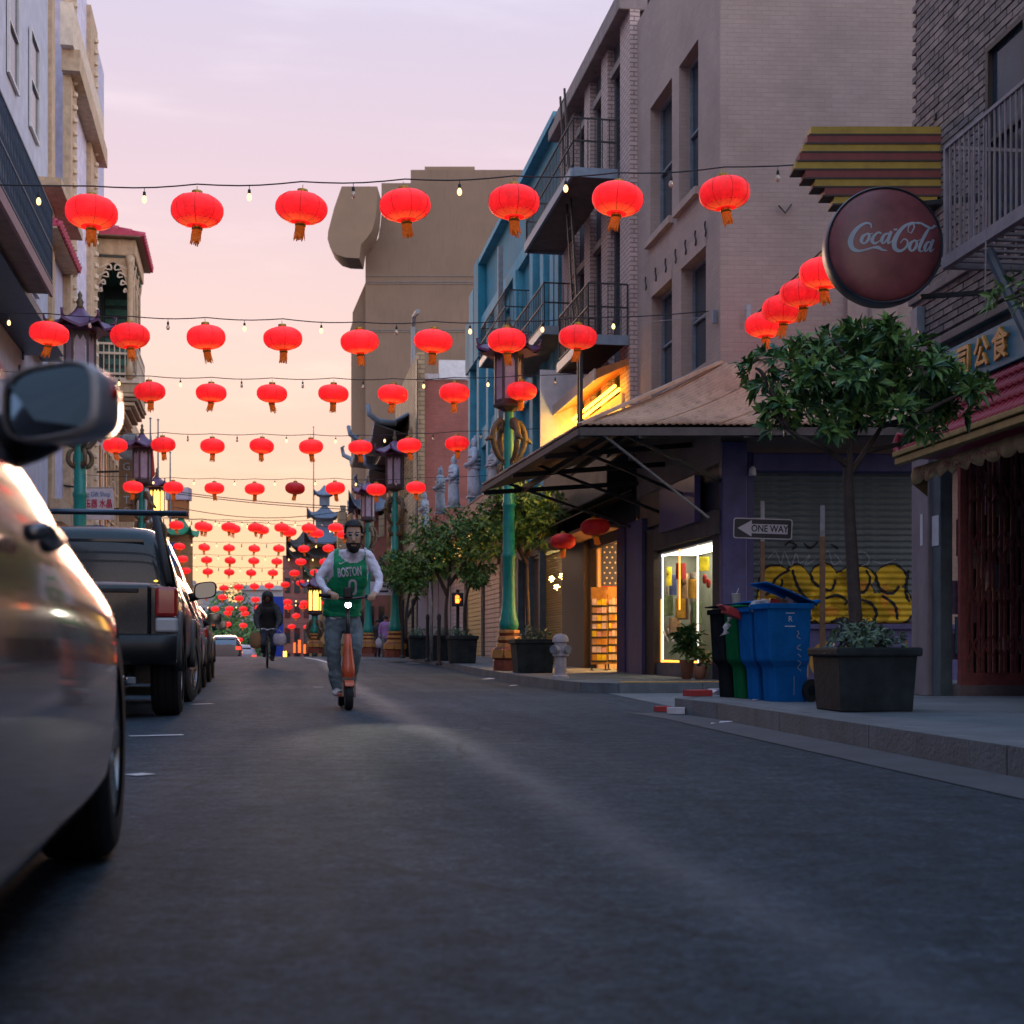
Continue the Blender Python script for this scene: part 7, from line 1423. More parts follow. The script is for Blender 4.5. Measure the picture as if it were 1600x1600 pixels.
for px, d, h, lab in ((686, 33, 1.15, 'dark bollard before the round shrub planter, tallest'), (668, 37, 1.2, 'dark bollard at the middle of the planter row'), (629, 42, 1.7, 'dark slim post at the far planter'), (645, 41, 1.7, 'dark post between the far planters')):
    b = thing('bollard', lab, 'bollard', (px_x(px, d), d, ground_z(d) + .14), 0, 'dark posts along the far kerb'); MB().lathe([(.08, 0), (.08, .05), (.045, .08), (.042, h - .1), (.055, h - .06), (.045, h)], 12).build('shaft', 'iron_black', b, auto=40); MB().lathe([(.045, h), (.03, h + .04), (.0, h + .05)], 12).build('cap', 'iron_black', b, smooth=True)
ps = thing('parking_sign', 'small white parking sign on the second right lamp post', 'sign', at(596, 930, 43.2)); MB().box(-.34, .34, -.02, .02, 0, .42).build('board', 'board_white', ps); [MB().box(-.22, .22, -.024, -.0205, .09 + .16 * i, .15 + .16 * i).build('print_line', 'sign_black', ps) for i in range(2)]; MB().bar((.34, .01, .3), (.6, .12, .3), .03).build('bracket', 'iron_grey', ps)
pn = thing('street_notice', 'white and green notices stacked on a thin teal pole left of the rider', 'sign', (px_x(491, 60), 60, ground_z(60) + .1)); 
for i, m in enumerate(('white_paint', 'sign_teal', 'board_white')): MB().box(-.22, .22, -.03, .0, .75 + i * .36, 1.08 + i * .36).build('notice', m, pn)
MB().tube([(0, .03, 0), (0, .03, 2.0)], .05, 8).build('pole', 'lamp_teal', pn)
# far shopfront glow beyond the crest: lit signs
for i, (px, py, w, h, d, m, lab) in enumerate(((443, 1022, 9, 8, 90, 'neon_amber', 'small glowing yellow shop sign low at the crest'), (460, 1012, 3, 16, 95, 'neon_red', 'thin glowing red upright sign left of the next one'), (468, 1010, 4, 20, 96, 'neon_red', 'tallest thin glowing red upright sign at the crest'), (476, 1014, 3, 14, 97, 'neon_red', 'thin glowing red upright sign nearest the teal pole'))):
    if m == 'neon_red': glow('neon_red', (1, .10, .02), 2.2)
    p = at(px, py + h / 2, d); o = thing('glowing_sign', lab, 'sign', p, 0, 'glowing signs beyond the crest'); k = d / FPX; MB().box(-w * k / 2, w * k / 2, -.05, .05, 0, h * k).build('face', m, o); MB().box(-w * k / 2 - .05, w * k / 2 + .05, .051, .12, -.05, h * k + .05).build('back', 'iron_black', o); MB().box(-.04, .04, .06, .12, -6, 0).build('post', 'iron_black', o)
bp_ = thing('blue_hoarding', 'bright blue hoarding behind the cyclist', 'hoarding', at(433, 1020, 80)); MB().box(-.35, .35, -.05, .05, -3, 3.2).build('board', mat('panel_blue', (.02, .08, .55), .5, .15, 3), bp_); MB().bar((-.3, .08, -3), (-.3, .08, 3), .08).build('post', 'iron_grey', bp_)
# ------------------------------------------------------------------ parked vehicles
def car_paint(name, c, metal=.55, rough=.28, coat=1.0):
    m = mat(name, c, rough, .12, 60, metal=metal, coat=coat, spec=.3); return m
car_paint('paint_grey', (.15, .145, .165), .55, .16); car_paint('paint_black', (.010, .013, .018), 0, .3, .45); car_paint('paint_charcoal', (.02, .022, .026), .1, .25, .6)
car_paint('mirror_silver', (.42, .41, .44), .1, .4); mat('trim_black', (.012, .012, .013), .5, .2, 10); mat('chrome', (.6, .6, .62), .12, 0, metal=1); mat('alloy', (.35, .34, .34), .3, .15, 9, metal=.8); mat('tyre', (.014, .014, .015), .8, .25, 14, bump=.3); mat('lamp_red', (.42, .016, .01), .2, .2, 9, coat=.8); mat('lamp_clear', (.45, .45, .48), .15, .1, coat=.8); mat('mirror_glass', (.55, .6, .65), .03, 0, metal=1); mat('mirror_dim', (.10, .11, .12), .05, 0, metal=1); mat('car_glass', (.008, .011, .015), .04, 0, spec=.35); mat('number_plate', (.5, .5, .52), .5, .1)
def wheel(root, x, y, r=.34, w=.23, side=-1, steer=0.0, spokes=6):
    o = bpy.data.objects.new('wheel', None); COL.objects.link(o); o.parent = root; o.location = (x, y, r); o.rotation_euler.z = steer; s = side
    t = MB(); prof = [(r * .66, -w / 2), (r * .9, -w / 2), (r * .985, -w * .40), (r, -w * .2), (r, w * .2), (r * .985, w * .40), (r * .9, w / 2), (r * .66, w / 2)]
    t.strip([[(rr_ * math.cos(a), yy, rr_ * math.sin(a)) for a in (2 * math.pi * j / 36 for j in range(36))] for rr_, yy in prof], close=True); t.build('tyre', 'tyre', o, auto=45)
    for k in range(3):
        g_ = MB(); yy = (-.25 + .25 * k) * w; g_.strip([[(rr_ * math.cos(a), yy + dy, rr_ * math.sin(a)) for a in (2 * math.pi * j / 36 for j in range(36))] for rr_, dy in ((r + .001, -.006), (r + .002, 0), (r + .001, .006))], close=True); g_.build('tread_groove', 'black_void', o)
    rim = MB(); rim.strip([[(rr_ * math.cos(a), yy * s, rr_ * math.sin(a)) for a in (2 * math.pi * j / 36 for j in range(36))] for rr_, yy in ((r * .67, -w * .4), (r * .62, w * .1), (r * .66, w * .44), (r * .69, w * .46))], close=True); rim.build('rim', 'alloy', o, auto=40)
    for k in range(spokes):
        a = 2 * math.pi * k / spokes; sp_ = MB(); sp_.bar((.05 * math.cos(a), s * w * .36, .05 * math.sin(a)), (r * .64 * math.cos(a), s * w * .38, r * .64 * math.sin(a)), .05, .03, (0, 1, 0)); sp_.build('spoke', 'alloy', o)
    hb = MB(); hb.tube([(0, s * w * .30, 0), (0, s * w * .42, 0)], r * .17, 14); hb.build('hub', 'alloy', o, auto=40); br = MB(); br.tube([(0, s * w * .05, 0), (0, s * w * .12, 0)], r * .55, 24); br.build('brake_disc', 'iron_grey', o)
    return o
def loft_body(root, stations, m, name='body', sub=2):
    "stations: (x, half width, z low, z shoulder, z top, half width at top)"
    rows = []
    for x, w, zl, zs, zt, wt in stations:
        h = [(0, zl), (w * .80, zl), (w * .955, zl + .05), (w * .985, zl + .16), (w, zl + .45 * (zs - zl)), (w * .995, zs - .16), (w * .975, zs - .05), (w * .93, zs), (max(wt, .02) + (w * .93 - wt) * .06 if zt > zs + .15 else w * .80, zt - (.03 if zt > zs + .15 else .0)), (wt * .82, zt + .012), (0, zt + .025)]
        rows.append([(x, -y, z) for y, z in h] + [(x, y, z) for y, z in reversed(h[:-1])][:-1])
    mb = MB(); mb.strip(rows, close=True); n = len(rows[0]); mb.add(rows[0], [tuple(range(n))]); mb.add(rows[-1], [tuple(range(n - 1, -1, -1))])
    o = mb.build(name, m, root, smooth=True)
    if sub: q = o.modifiers.new('sub', 'SUBSURF'); q.levels = sub; q.render_levels = sub
    return o, rows
def cut_arches(o, xs, r, zc):
    "open the wheel arches in a finished body"
    mb = MB()
    for x in xs:
        for s in (-1, 1): mb.tube([(x, s * .55, zc), (x, s * 1.2, zc)], r, 32)
    c = mb.build('arch', 'black_void', o.parent); b = o.modifiers.new('cut', 'BOOLEAN'); b.operation = 'DIFFERENCE'; b.object = c; b.solver = 'EXACT'
    try: b.use_self = True
    except Exception: pass
    dg = bpy.context.evaluated_depsgraph_get(); dg.update(); me = bpy.data.meshes.new_from_object(o.evaluated_get(dg)); old = o.data
    o.modifiers.clear(); o.data = me; bpy.data.objects.remove(c)
    me.polygons.foreach_set('use_smooth', [True] * len(me.polygons)); me.set_sharp_from_angle(angle=R(50))
def glass_patch(root, p, m='car_glass', name='side_window', lift=.012, n=6, bow=.02):
    "a bowed four-corner pane, p in order round the edge"
    p = [Vector(q) for q in p]; nrm = (p[1] - p[0]).cross(p[3] - p[0]).normalized(); c = sum(p, Vector()) / 4
    if nrm.dot(c - Vector((c.x, 0, .8))) < 0 and abs(nrm.y) > .3: nrm = -nrm
    elif abs(nrm.y) <= .3 and nrm.z < 0: nrm = -nrm
    mb = MB(); mb.strip([[p[0].lerp(p[1], i / n).lerp(p[3].lerp(p[2], i / n), j / n) + nrm * (lift + bow * math.sin(math.pi * i / n) * math.sin(math.pi * j / n)) for i in range(n + 1)] for j in range(n + 1)])
    return mb.build(name, m, root, smooth=True)
def side_mirror(root, x, y, z, side, m, sx=1.0, glass='mirror_glass'):
    "door mirror: housing, glass that faces the rear (-x), indicator and foot"
    o = bpy.data.objects.new('door_mirror', None); COL.objects.link(o); o.parent = root; o.location = (x, y, z); s = side; k = sx
    def out(t): return [(.5 + .5 * math.copysign(abs(math.cos(a)) ** .55, math.cos(a)), math.copysign(abs(math.sin(a)) ** .6, math.sin(a))) for a in (2 * math.pi * j / 28 for j in range(28))]
    prof = [(-.035, .96), (-.045, 1.0), (-.02, 1.03), (.05, .98), (.10, .78), (.125, .45), (.13, .1)]
    hs = MB(); hs.strip([[(xx, s * (.03 + (.5 + (u - .5) * f) * .205) * k, (v * .078 * f + .012 * (u - .5) * 2) * k) for u, v in out(0)] for xx, f in prof], close=True); hs.build('housing', m, o, smooth=True)
    lip = MB(); lip.strip([[(-.045 + d_, s * (.03 + (.5 + (u - .5) * f) * .205) * k, (v * .078 * f + .012 * (u - .5) * 2) * k) for u, v in out(0)] for d_, f in ((.0, 1.0), (-.006, .96), (.004, .90))], close=True); lip.build('bezel', m, o, smooth=True)
    gl_ = MB(); ring = [(-.036, s * (.03 + (.5 + (u - .5) * .90) * .205) * k, (v * .078 * .90 + .012 * (u - .5) * 2) * k) for u, v in out(0)]; gl_.add(ring, [tuple(range(28))]); gl_.build('mirror_glass', glass, o)
    ft_ = MB(); ft_.tube([(.03, -s * .02, -.07 * k), (.03, s * .05 * k, -.055 * k), (.04, s * .10 * k, -.05 * k)], [.05, .045, .03], 10); ft_.build('mirror_foot', 'trim_black', o, smooth=True)
    tn = MB(); tn.tube([(.06, s * .20 * k, .035 * k), (.02, s * .237 * k, .03 * k)], [.012, .012], 8); tn.build('indicator', 'lamp_red', o, smooth=True)
    return o
def frame_at(x0, d0, slope=-.19): return math.atan2(1, slope)
HEAD = frame_at(0, 0)
def to_world(d, right_off=0): return None
# --- pickup: origin at the rear middle, x forward, right side = -y
hd = Vector((-.19, 1, 0)).normalized(); rt = Vector((hd.y, -hd.x, 0))
pk_o = Vector((-2.80, 11.75, 0)) - rt * .93
pk = thing('pickup_truck', 'black pickup truck with a bar rack parked behind the near grey car', 'truck', pk_o, HEAD)
bed = MB()
loft_body(pk, [(.10, .86, .52, 1.10, 1.115, .80), (.16, .90, .50, 1.13, 1.15, .82), (.8, .925, .46, 1.15, 1.17, .84), (1.62, .925, .44, 1.15, 1.17, .84), (1.70, .92, .44, 1.14, 1.16, .84)], 'paint_black', 'bed', 1)
MB().box(.05, .115, -.72, .72, .62, 1.13).build('tailgate', 'paint_black', pk, bevel=.03)
MB().box(.035, .05, -.16, .16, .93, 1.03).build('tailgate_handle', 'trim_black', pk, bevel=.015); MB().box(.035, .052, -.62, .62, 1.06, 1.10).build('tailgate_lip', 'trim_black', pk, bevel=.01)
loft_body(pk, [(1.70, .90, .44, 1.10, 1.14, .78), (1.76, .925, .42, 1.14, 1.70, .66), (1.95, .93, .42, 1.14, 1.765, .68), (2.6, .93, .42, 1.13, 1.79, .69), (3.05, .93, .42, 1.12, 1.76, .67), (3.72, .92, .42, 1.10, 1.15, .80), (4.4, .92, .42, 1.05, 1.09, .80), (4.95, .90, .44, 1.0, 1.03, .76), (5.25, .82, .5, .90, .93, .66), (5.34, .66, .54, .8, .82, .5)], 'paint_black', 'cab', 2)
glass_patch(pk, [(1.715, .60, 1.20), (1.715, -.60, 1.20), (1.745, -.54, 1.64), (1.745, .54, 1.64)], name='rear_window', lift=-.03, bow=0)
for s in (-1, 1):
    glass_patch(pk, [(1.95, s * .905, 1.18), (2.85, s * .905, 1.17), (2.80, s * .735, 1.66), (2.0, s * .735, 1.66)]); glass_patch(pk, [(2.9, s * .905, 1.17), (3.55, s * .90, 1.16), (3.05, s * .735, 1.62), (2.86, s * .735, 1.66)])
    tl = MB(); tl.box(.02, .20, s * .935 if s > 0 else -.935, s * .76 if s > 0 else -.76, .86, 1.10); tl = MB(); a, b = sorted((s * .94, s * .755)); tl.box(.025, .20, a, b, .86, 1.11); tl.build('tail_lamp', 'lamp_red', pk, bevel=.03); r2 = MB(); r2.box(.03, .19, a, b, .73, .855); r2.build('reversing_lamp', 'lamp_clear', pk, bevel=.02)
    wh = MB(); wh.tube([(.95 + .50 * math.cos(t), s * .915, .40 + .50 * math.sin(t)) for t in [math.pi * i / 14 for i in range(15)]], .045, 7); wh.build('wheel_arch', 'trim_black', pk, smooth=True); wh = MB(); wh.tube([(4.35 + .50 * math.cos(t), s * .91, .40 + .50 * math.sin(t)) for t in [math.pi * i / 14 for i in range(15)]], .045, 7); wh.build('wheel_arch', 'trim_black', pk, smooth=True)
    wheel(pk, .95, s * .81, .39, .26, s); wheel(pk, 4.35, s * .80, .39, .26, s, steer=-.16)
    side_mirror(pk, 3.25, s * .93, 1.22, s, 'trim_black', 1.12, 'mirror_dim')
    MB().box(2.35, 2.55, s * .935 if s > 0 else -.955, s * .955 if s > 0 else -.935, 1.0, 1.03).build('door_handle', 'trim_black', pk)
bm = MB(); bm.strip([[(x, y, z) for y in [-.93 + 1.86 * i / 12 for i in range(13)]] for x, z in ((.02, .72), (-.07, .70), (-.09, .62), (-.07, .50), (.02, .46), (.10, .48))]); bo2 = bm.build('rear_bumper', 'trim_black', pk, smooth=True); bo2.modifiers.new('t', 'SOLIDIFY').thickness = .02
MB().box(-.085, -.07, -.18, .18, .54, .66).build('number_plate', 'number_plate', pk); MB().tube([(-.12, -.5, .34), (.5, -.5, .36)], .035, 10).build('exhaust', 'chrome', pk, smooth=True); mb = MB(); mb.box(.2, 4.8, -.5, .5, .28, .46); mb.build('chassis', 'black_void', pk)
MB().box(-.02, .06, -.6, .5, .30, .36).build('step_bar', 'iron_grey', pk, bevel=.01)
rk = MB()
for s in (-1, 1):
    MB().tube([(.55, s * .84, 1.16), (.95, s * .70, 1.80)], .035, 8).build('rack_post', 'iron_black', pk, smooth=True); MB().tube([(1.45, s * .84, 1.16), (1.05, s * .72, 1.78)], .03, 8).build('rack_brace', 'iron_black', pk, smooth=True)
for x, z in ((.80, 1.80), (1.15, 1.83)): MB().tube([(x, -.98, z), (x, .98, z)], .024, 8).build('rack_bar', mat('rack_blue', (.05, .08, .12), .35, .2, 6, metal=.6), pk, smooth=True)
MB().lathe([(.0, -.03), (.03, 0), (.0, .03)], 8, (1.73, -.66, 1.24)).build('cab_marker', glow('marker_amber', (1, .5, .05), 3), pk)
# --- dark SUV ahead of it
sv_o = pk_o + hd * 6.6
sv = thing('parked_suv', 'dark estate car parked in front of the black pickup', 'car', sv_o, HEAD)
def road_car(root, m, L=4.7, roof=1.66, est=True):
    st = [(.0, .70, .42, .80, .82, .6), (.06, .82, .36, .95, 1.0, .62), (.22, .89, .30, 1.0, 1.40 if est else 1.05, .60), (.55, .905, .26, 1.0, roof - .05, .60), (1.5, .91, .25, .98, roof, .62), (2.3, .91, .25, .97, roof - .02, .61), (2.75, .91, .25, .96, roof - .14, .58), (3.45, .90, .25, .95, 1.01, .74), (4.1, .885, .27, .88, .92, .72), (L - .18, .82, .32, .76, .79, .6), (L, .62, .40, .64, .66, .42)]
    bo_, _ = loft_body(root, st, m); cut_arches(bo_, (.85, L - .90), .38, .34)
    for s in (-1, 1):
        glass_patch(root, [(.65, s * .875, 1.04), (1.55, s * .88, 1.03), (1.55, s * .685, roof - .14), (.8, s * .66, roof - .18)]); glass_patch(root, [(1.62, s * .88, 1.03), (2.45, s * .88, 1.02), (2.4, s * .68, roof - .15), (1.62, s * .685, roof - .14)]); glass_patch(root, [(2.52, s * .88, 1.02), (3.2, s * .87, 1.0), (2.75, s * .66, roof - .26), (2.47, s * .68, roof - .16)])
        wheel(root, .85, s * .80, .34, .22, s); wheel(root, L - .90, s * .79, .34, .22, s); side_mirror(root, 2.95, s * .90, 1.06, s, m, 1.05, 'mirror_dim')
        for cx in (.85, L - .90): wa = MB(); wa.tube([(cx + .42 * math.cos(t), s * .893, .34 + .42 * math.sin(t)) for t in [math.pi * i / 14 for i in range(15)]], .03, 7); wa.build('wheel_arch', 'trim_black', root, smooth=True)
        a, b = sorted((s * .86, s * .60)); tl = MB(); tl.box(.02, .18, a, b, .78, .95); tl.build('tail_lamp', 'lamp_red', root, bevel=.03)
    glass_patch(root, [(.10, .62, 1.05), (.10, -.62, 1.05), (.40, -.55, roof - .12), (.40, .55, roof - .12)], name='rear_window'); MB().box(-.02, .03, -.5, .5, .42, .55).build('rear_bumper', 'trim_black', root, bevel=.02)
    MB().box(-.03, -.015, -.18, .18, .62, .73).build('number_plate', 'number_plate', root)
road_car(sv, 'paint_charcoal')
s2 = thing('parked_car', 'farther dark parked car at the crest, beyond the estate car', 'car', sv_o + hd * 6.0, HEAD); road_car(s2, 'paint_black', 4.6, 1.5, False); s2.location.z = ground_z(24)
# --- near grey car beside the camera
nh = Vector((-.19, 1, 0)).normalized(); nr = Vector((nh.y, -nh.x, 0))
nc_o = Vector((-.325 - .19 * .05, .05, 0)) - nr * .92
nc = thing('near_car', 'blurred grey parked car cut off by the left edge', 'car', nc_o, HEAD)
loft_body(nc, [(.0, .66, .42, .72, .78, .5), (.08, .80, .32, .86, .90, .6), (.4, .885, .17, .93, .97, .66), (.8, .90, .15, .95, 1.18, .60), (1.2, .905, .14, .945, 1.40, .56), (1.6, .91, .13, .94, 1.43, .565), (1.95, .915, .13, .93, 1.30, .58), (2.35, .92, .13, .905, 1.06, .66), (2.62, .92, .13, .865, .95, .72), (2.95, .92, .13, .82, .89, .74), (3.4, .92, .13, .775, .85, .74), (3.9, .915, .14, .735, .80, .73), (4.3, .89, .17, .68, .73, .68), (4.58, .80, .26, .60, .64, .58), (4.76, .60, .32, .50, .52, .42)], 'paint_grey', 'body', 2)
cut_arches([o for o in bpy.data.objects if o.parent == nc][0], (.85, 3.95), .345, .32)
for s in (-1, 1):
    glass_patch(nc, [(1.0, s * .875, .985), (1.75, s * .885, .975), (1.7, s * .66, 1.34), (1.25, s * .64, 1.33)]); glass_patch(nc, [(1.82, s * .885, .97), (2.45, s * .885, .945), (2.1, s * .70, 1.18), (1.78, s * .66, 1.33)])
    wheel(nc, .85, s * .79, .32, .20, s); wheel(nc, 3.95, s * .79, .32, .20, s)
    mo_ = side_mirror(nc, 2.40, s * .835, .985, s, 'mirror_silver', .80); mo_.rotation_euler.z = s * .34
    a, b = sorted((s * .80, s * .5)); MB().box(4.4, 4.6, a, b, .50, .60).build('headlamp', 'lamp_clear', nc, bevel=.03)
    MB().tube([(2.0, s * .935, .74), (2.02, s * .955, .745), (2.16, s * .955, .74), (2.18, s * .935, .735)], .014, 8).build('door_handle', 'paint_grey', nc, smooth=True)
glass_patch(nc, [(2.55, .66, 1.0), (2.55, -.66, 1.0), (1.98, -.56, 1.30), (1.98, .56, 1.30)], name='windscreen'); MB().tube([(2.62, -.6, .985), (2.66, -.3, .985), (2.7, .1, .98)], .012, 6).build('wiper', 'trim_black', nc)
# --- far cars beyond the crest
for px, d, m, lab in ((352, 74, 'paint_grey', 'small far car roof seen over the crest of the road'), (378, 80, 'board_white', 'white far car low over the crest, left of the cyclist')):
    c = thing('far_car', lab, 'car', (px_x(px, d), d, ground_z(d) + .55), HEAD, 'cars beyond the crest')
    loft_body(c, [(0, .7, .35, .9, .95, .6), (.3, .88, .3, .95, 1.4, .6), (1.5, .9, .25, .95, 1.5, .62), (2.6, .9, .25, .95, 1.4, .58), (3.3, .88, .27, .9, 1.0, .7), (4.3, .7, .35, .75, .8, .5)], m, 'body', 1); glass_patch(c, [(.06, .55, 1.0), (.06, -.55, 1.0), (.28, -.5, 1.34), (.28, .5, 1.34)], name='rear_window', lift=-.04)
    for s in (-1, 1): a, b = sorted((s * .8, s * .55)); MB().box(-.02, .1, a, b, .72, .88).build('tail_lamp', glow('tail_glow', (1, .04, .02), 2.5), c)
# ------------------------------------------------------------------ people
from mathutils.bvhtree import BVHTree
mat('skin', (.52, .29, .19), .5, .15, 20); mat('skin_dark', (.10, .05, .035), .5, .15, 20); mat('hair_black', (.010, .009, .010), .6, .3, 60, bump=.5, bscale=150); mat('beard_black', (.022, .014, .012), .75, .3, 80, bump=.4, bscale=150)
mat('shirt_white', (.84, .78, .90), .8, .1, 14, bump=.7, bscale=13); mat('jersey_green', (.010, .36, .15), .6, .12, 20, bump=.7, bscale=11); mat('denim', (.16, .21, .24), .85, .3, 14, bump=.8, bscale=13); mat('shoe_white', (.5, .48, .5), .6, .2, 12); mat('jacket_black', (.026, .03, .034), .7, .25, 14, bump=.35, bscale=16); mat('trouser_navy', (.025, .034, .06), .8, .25, 14, bump=.25, bscale=20); mat('shirt_purple', (.36, .20, .46), .8, .15, 14, bump=.2); mat('trouser_grey', (.13, .13, .15), .8, .2, 14)
def human(root, limbs, voxel=.009, smooth=5, name='body', mats=()):
    "limbs: (points, radii, material index, (a, b) ellipse); one continuous remeshed surface"
    mb = MB(); S = []
    for pts, rs, mi, ell in limbs:
        n = max(3, int(sum((Vector(b) - Vector(a)).length for a, b in zip(pts, pts[1:])) / .02)); pts = [Vector(p) for p in pts]
        c = [Vector(q[:3]) for q in catmull([tuple(p) + (r,) for p, r in zip(pts, rs)], 5)]; rr_ = [q[3] for q in catmull([tuple(p) + (r,) for p, r in zip(pts, rs)], 5)]
        d0 = (c[0] - c[1]).normalized(); d1 = (c[-1] - c[-2]).normalized()
        cc = [c[0] + d0 * rr_[0] * .75, c[0] + d0 * rr_[0] * .45] + c + [c[-1] + d1 * rr_[-1] * .45, c[-1] + d1 * rr_[-1] * .75]; r2 = [rr_[0] * .45, rr_[0] * .85] + rr_ + [rr_[-1] * .85, rr_[-1] * .45]
        mb.tube(cc, r2, 14, True, ell); S += [(*p, r, mi) for p, r in zip(c, rr_)]
    o = mb.build(name, list(mats), root); m = o.modifiers.new('r', 'REMESH'); m.mode = 'VOXEL'; m.voxel_size = voxel; m.use_smooth_shade = True
    s = o.modifiers.new('s', 'SMOOTH'); s.iterations = smooth; s.factor = .5
    dg = bpy.context.evaluated_depsgraph_get(); dg.update(); me = bpy.data.meshes.new_from_object(o.evaluated_get(dg)); o.modifiers.clear(); o.data = me
    me.materials.clear()
    for x in mats: me.materials.append(MATS[x])
    S = np.array(S); n = len(me.polygons); cen = np.empty(n * 3); me.polygons.foreach_get('center', cen); cen = cen.reshape(-1, 3); idx = np.zeros(n, int)
    for k in range(0, n, 4000):
        d = np.linalg.norm(cen[k:k + 4000, None, :] - S[None, :, :3], axis=2) / S[None, :, 3]; idx[k:k + 4000] = S[d.argmin(1), 4].astype(int)
    from mathutils import noise as mn
    cloth = {v for p, i in zip(me.polygons, idx) if i not in (0, 3) for v in p.vertices}
    nrm = {i: me.vertices[i].normal.copy() for i in cloth}
    for i in cloth:
        v = me.vertices[i]; c_ = v.co.copy(); k_ = mn.noise(Vector((c_.x * 7, c_.y * 7, c_.z * 17))) + .6 * mn.noise(Vector((c_.x * 19 + c_.z * 16, c_.y * 19, c_.z * 26))); v.co = c_ + nrm[i] * k_ * .011
    me.polygons.foreach_set('material_index', idx.astype(np.int32)); me.polygons.foreach_set('use_smooth', [True] * n); me.update(); return o
def shell(o, root, test, off, m, name, only=None, thick=.004):
    "a garment cut from the body surface where test(point, normal) holds, lifted off by off"
    me = o.data; keep = [p for p in me.polygons if (only is None or p.material_index in only) and test(p.center, p.normal)]
    vid = {}; V = []; F_ = []
    for p in keep:
        f = []
        for i in p.vertices:
            if i not in vid: vid[i] = len(V); v = me.vertices[i]; V.append(v.co + v.normal * off)
            f.append(vid[i])
        F_.append(f)
    mb = MB(); mb.v = [tuple(v) for v in V]; mb.f = [tuple(f) for f in F_]; mb.m = [0] * len(F_)
    if not F_: return None
    q = bpy.data.meshes.new(name); q.from_pydata(mb.v, [], mb.f); q.materials.append(MATS[m]); q.polygons.foreach_set('use_smooth', [True] * len(F_)); q.update()
    ob = link(name, q, root); s = ob.modifiers.new('s', 'SMOOTH'); s.iterations = 3; t = ob.modifiers.new('t', 'SOLIDIFY'); t.thickness = thick; t.offset = 1; return ob
def pix(p):  return (800 + FPX * p.x / p.y, HORIZON - FPX * (p.z - EYE) / p.y)
# --- rider on the scooter
RD = at(533, 1100, 14.1); RD.z = 0
rider = thing('person', 'bearded rider in a green jersey over white sleeves, leaning on the scooter', 'person', RD, 0)
def q(px, py, d): return at(px, py, d) - RD
def hand(limbs, wrist, palm, mi, sgn):
    w, p = Vector(wrist), Vector(palm); f = (p - w).normalized(); side = Vector((1, 0, 0)); down = Vector((0, -.3, -1)).normalized()
    limbs.append(([w, w.lerp(p, .6), p], [.027, .034, .034], mi, (1.2, .75)))
    for k in range(4):
        b = p + side * (-.030 + .020 * k) + f * .012; l = (.034, .040, .038, .030)[k]
        limbs.append(([b, b + f * l * .5 + Vector((0, -.012, .006)), b + f * l * .8 + down * .022, b + f * l * .5 + down * .045], [.0105, .0105, .0095, .008], mi, (1, 1)))
    t = p - side * sgn * .030 - f * .02; limbs.append(([t, t - side * sgn * .018 + down * .018, t - side * sgn * .008 + down * .036 + f * .02], [.012, .011, .009], mi, (1, 1)))
SK, WH, DN, SH, TO = 0, 1, 2, 3, 4
L_ = []
hipc = q(534, 962, 14.33)
L_.append(([q(534, 958, 14.32), q(535, 948, 14.30), q(538, 925, 14.20), q(543, 900, 14.08), q(547, 880, 14.0), q(549, 871, 13.97)], [.150, .150, .150, .172, .165, .115], TO, (1.18, .80)))
L_.append(([q(535, 972, 14.34), q(535, 962, 14.33)], [.150, .150], DN, (1.18, .80)))
L_.append(([q(521, 873, 14.0), q(548, 868, 13.97), q(574, 869, 14.0)], [.066, .072, .066], TO, (1, 1)))
L_.append(([q(549, 872, 13.96), q(551, 858, 13.90), q(552, 848, 13.86)], [.064, .060, .058], SK, (1, 1)))
L_.append(([q(552.5, 856, 13.80), q(552.5, 846, 13.82), q(552.3, 834, 13.84), q(552.3, 824, 13.86)], [.046, .068, .080, .070], SK, [(1.0, 1.0)] * 20 and (.96, 1.18)))
L_.append(([q(552.4, 838, 13.765), q(552.4, 842, 13.728), q(552.4, 845, 13.722)], [.010, .014, .016], SK, (1, 1)))
for e in (538.4, 566.4): L_.append(([q(e, 836, 13.86), q(e, 842, 13.86)], [.017, .012], SK, (.6, 1)))
L_.append(([q(519, 875, 14.0), q(508, 890, 13.99), q(499, 903, 13.96), q(503, 914, 13.90), q(513, 925, 13.80)], [.064, .055, .044, .042, .032], WH, (1, 1)))
L_.append(([q(577, 872, 14.0), q(586, 888, 13.98), q(592, 904, 13.93), q(591, 916, 13.87), q(586, 926, 13.80)], [.062, .054, .043, .040, .032], WH, (1, 1)))
hand(L_, q(514, 926, 13.80), q(521, 929, 13.70), SK, -1); hand(L_, q(585.5, 927, 13.80), q(582, 931, 13.70), SK, 1)
L_.append(([q(526, 965, 14.33), q(521, 990, 14.28), q(521, 1016, 14.22), q(523, 1045, 14.27), q(526, 1072, 14.30)], [.105, .092, .074, .070, .062], DN, (1, 1)))
L_.append(([q(547, 965, 14.36), q(553, 990, 14.30), q(555, 1015, 14.22), q(551, 1045, 14.35), q(545, 1070, 14.52)], [.105, .090, .070, .064, .056], DN, (1, 1)))
L_.append(([q(527, 1079, 14.36), q(526, 1082, 14.25), q(525.5, 1084, 14.13)], [.045, .045, .036], SH, (1.1, .75)))
L_.append(([q(544, 1078, 14.58), q(543, 1080, 14.48), q(541, 1082, 14.38)], [.045, .044, .036], SH, (1.1, .75)))
body = human(rider, L_, .0085, 5, 'body', ('skin', 'shirt_white', 'denim', 'shoe_white', 'shirt_white'))
def P_(c): return pix(c + RD)
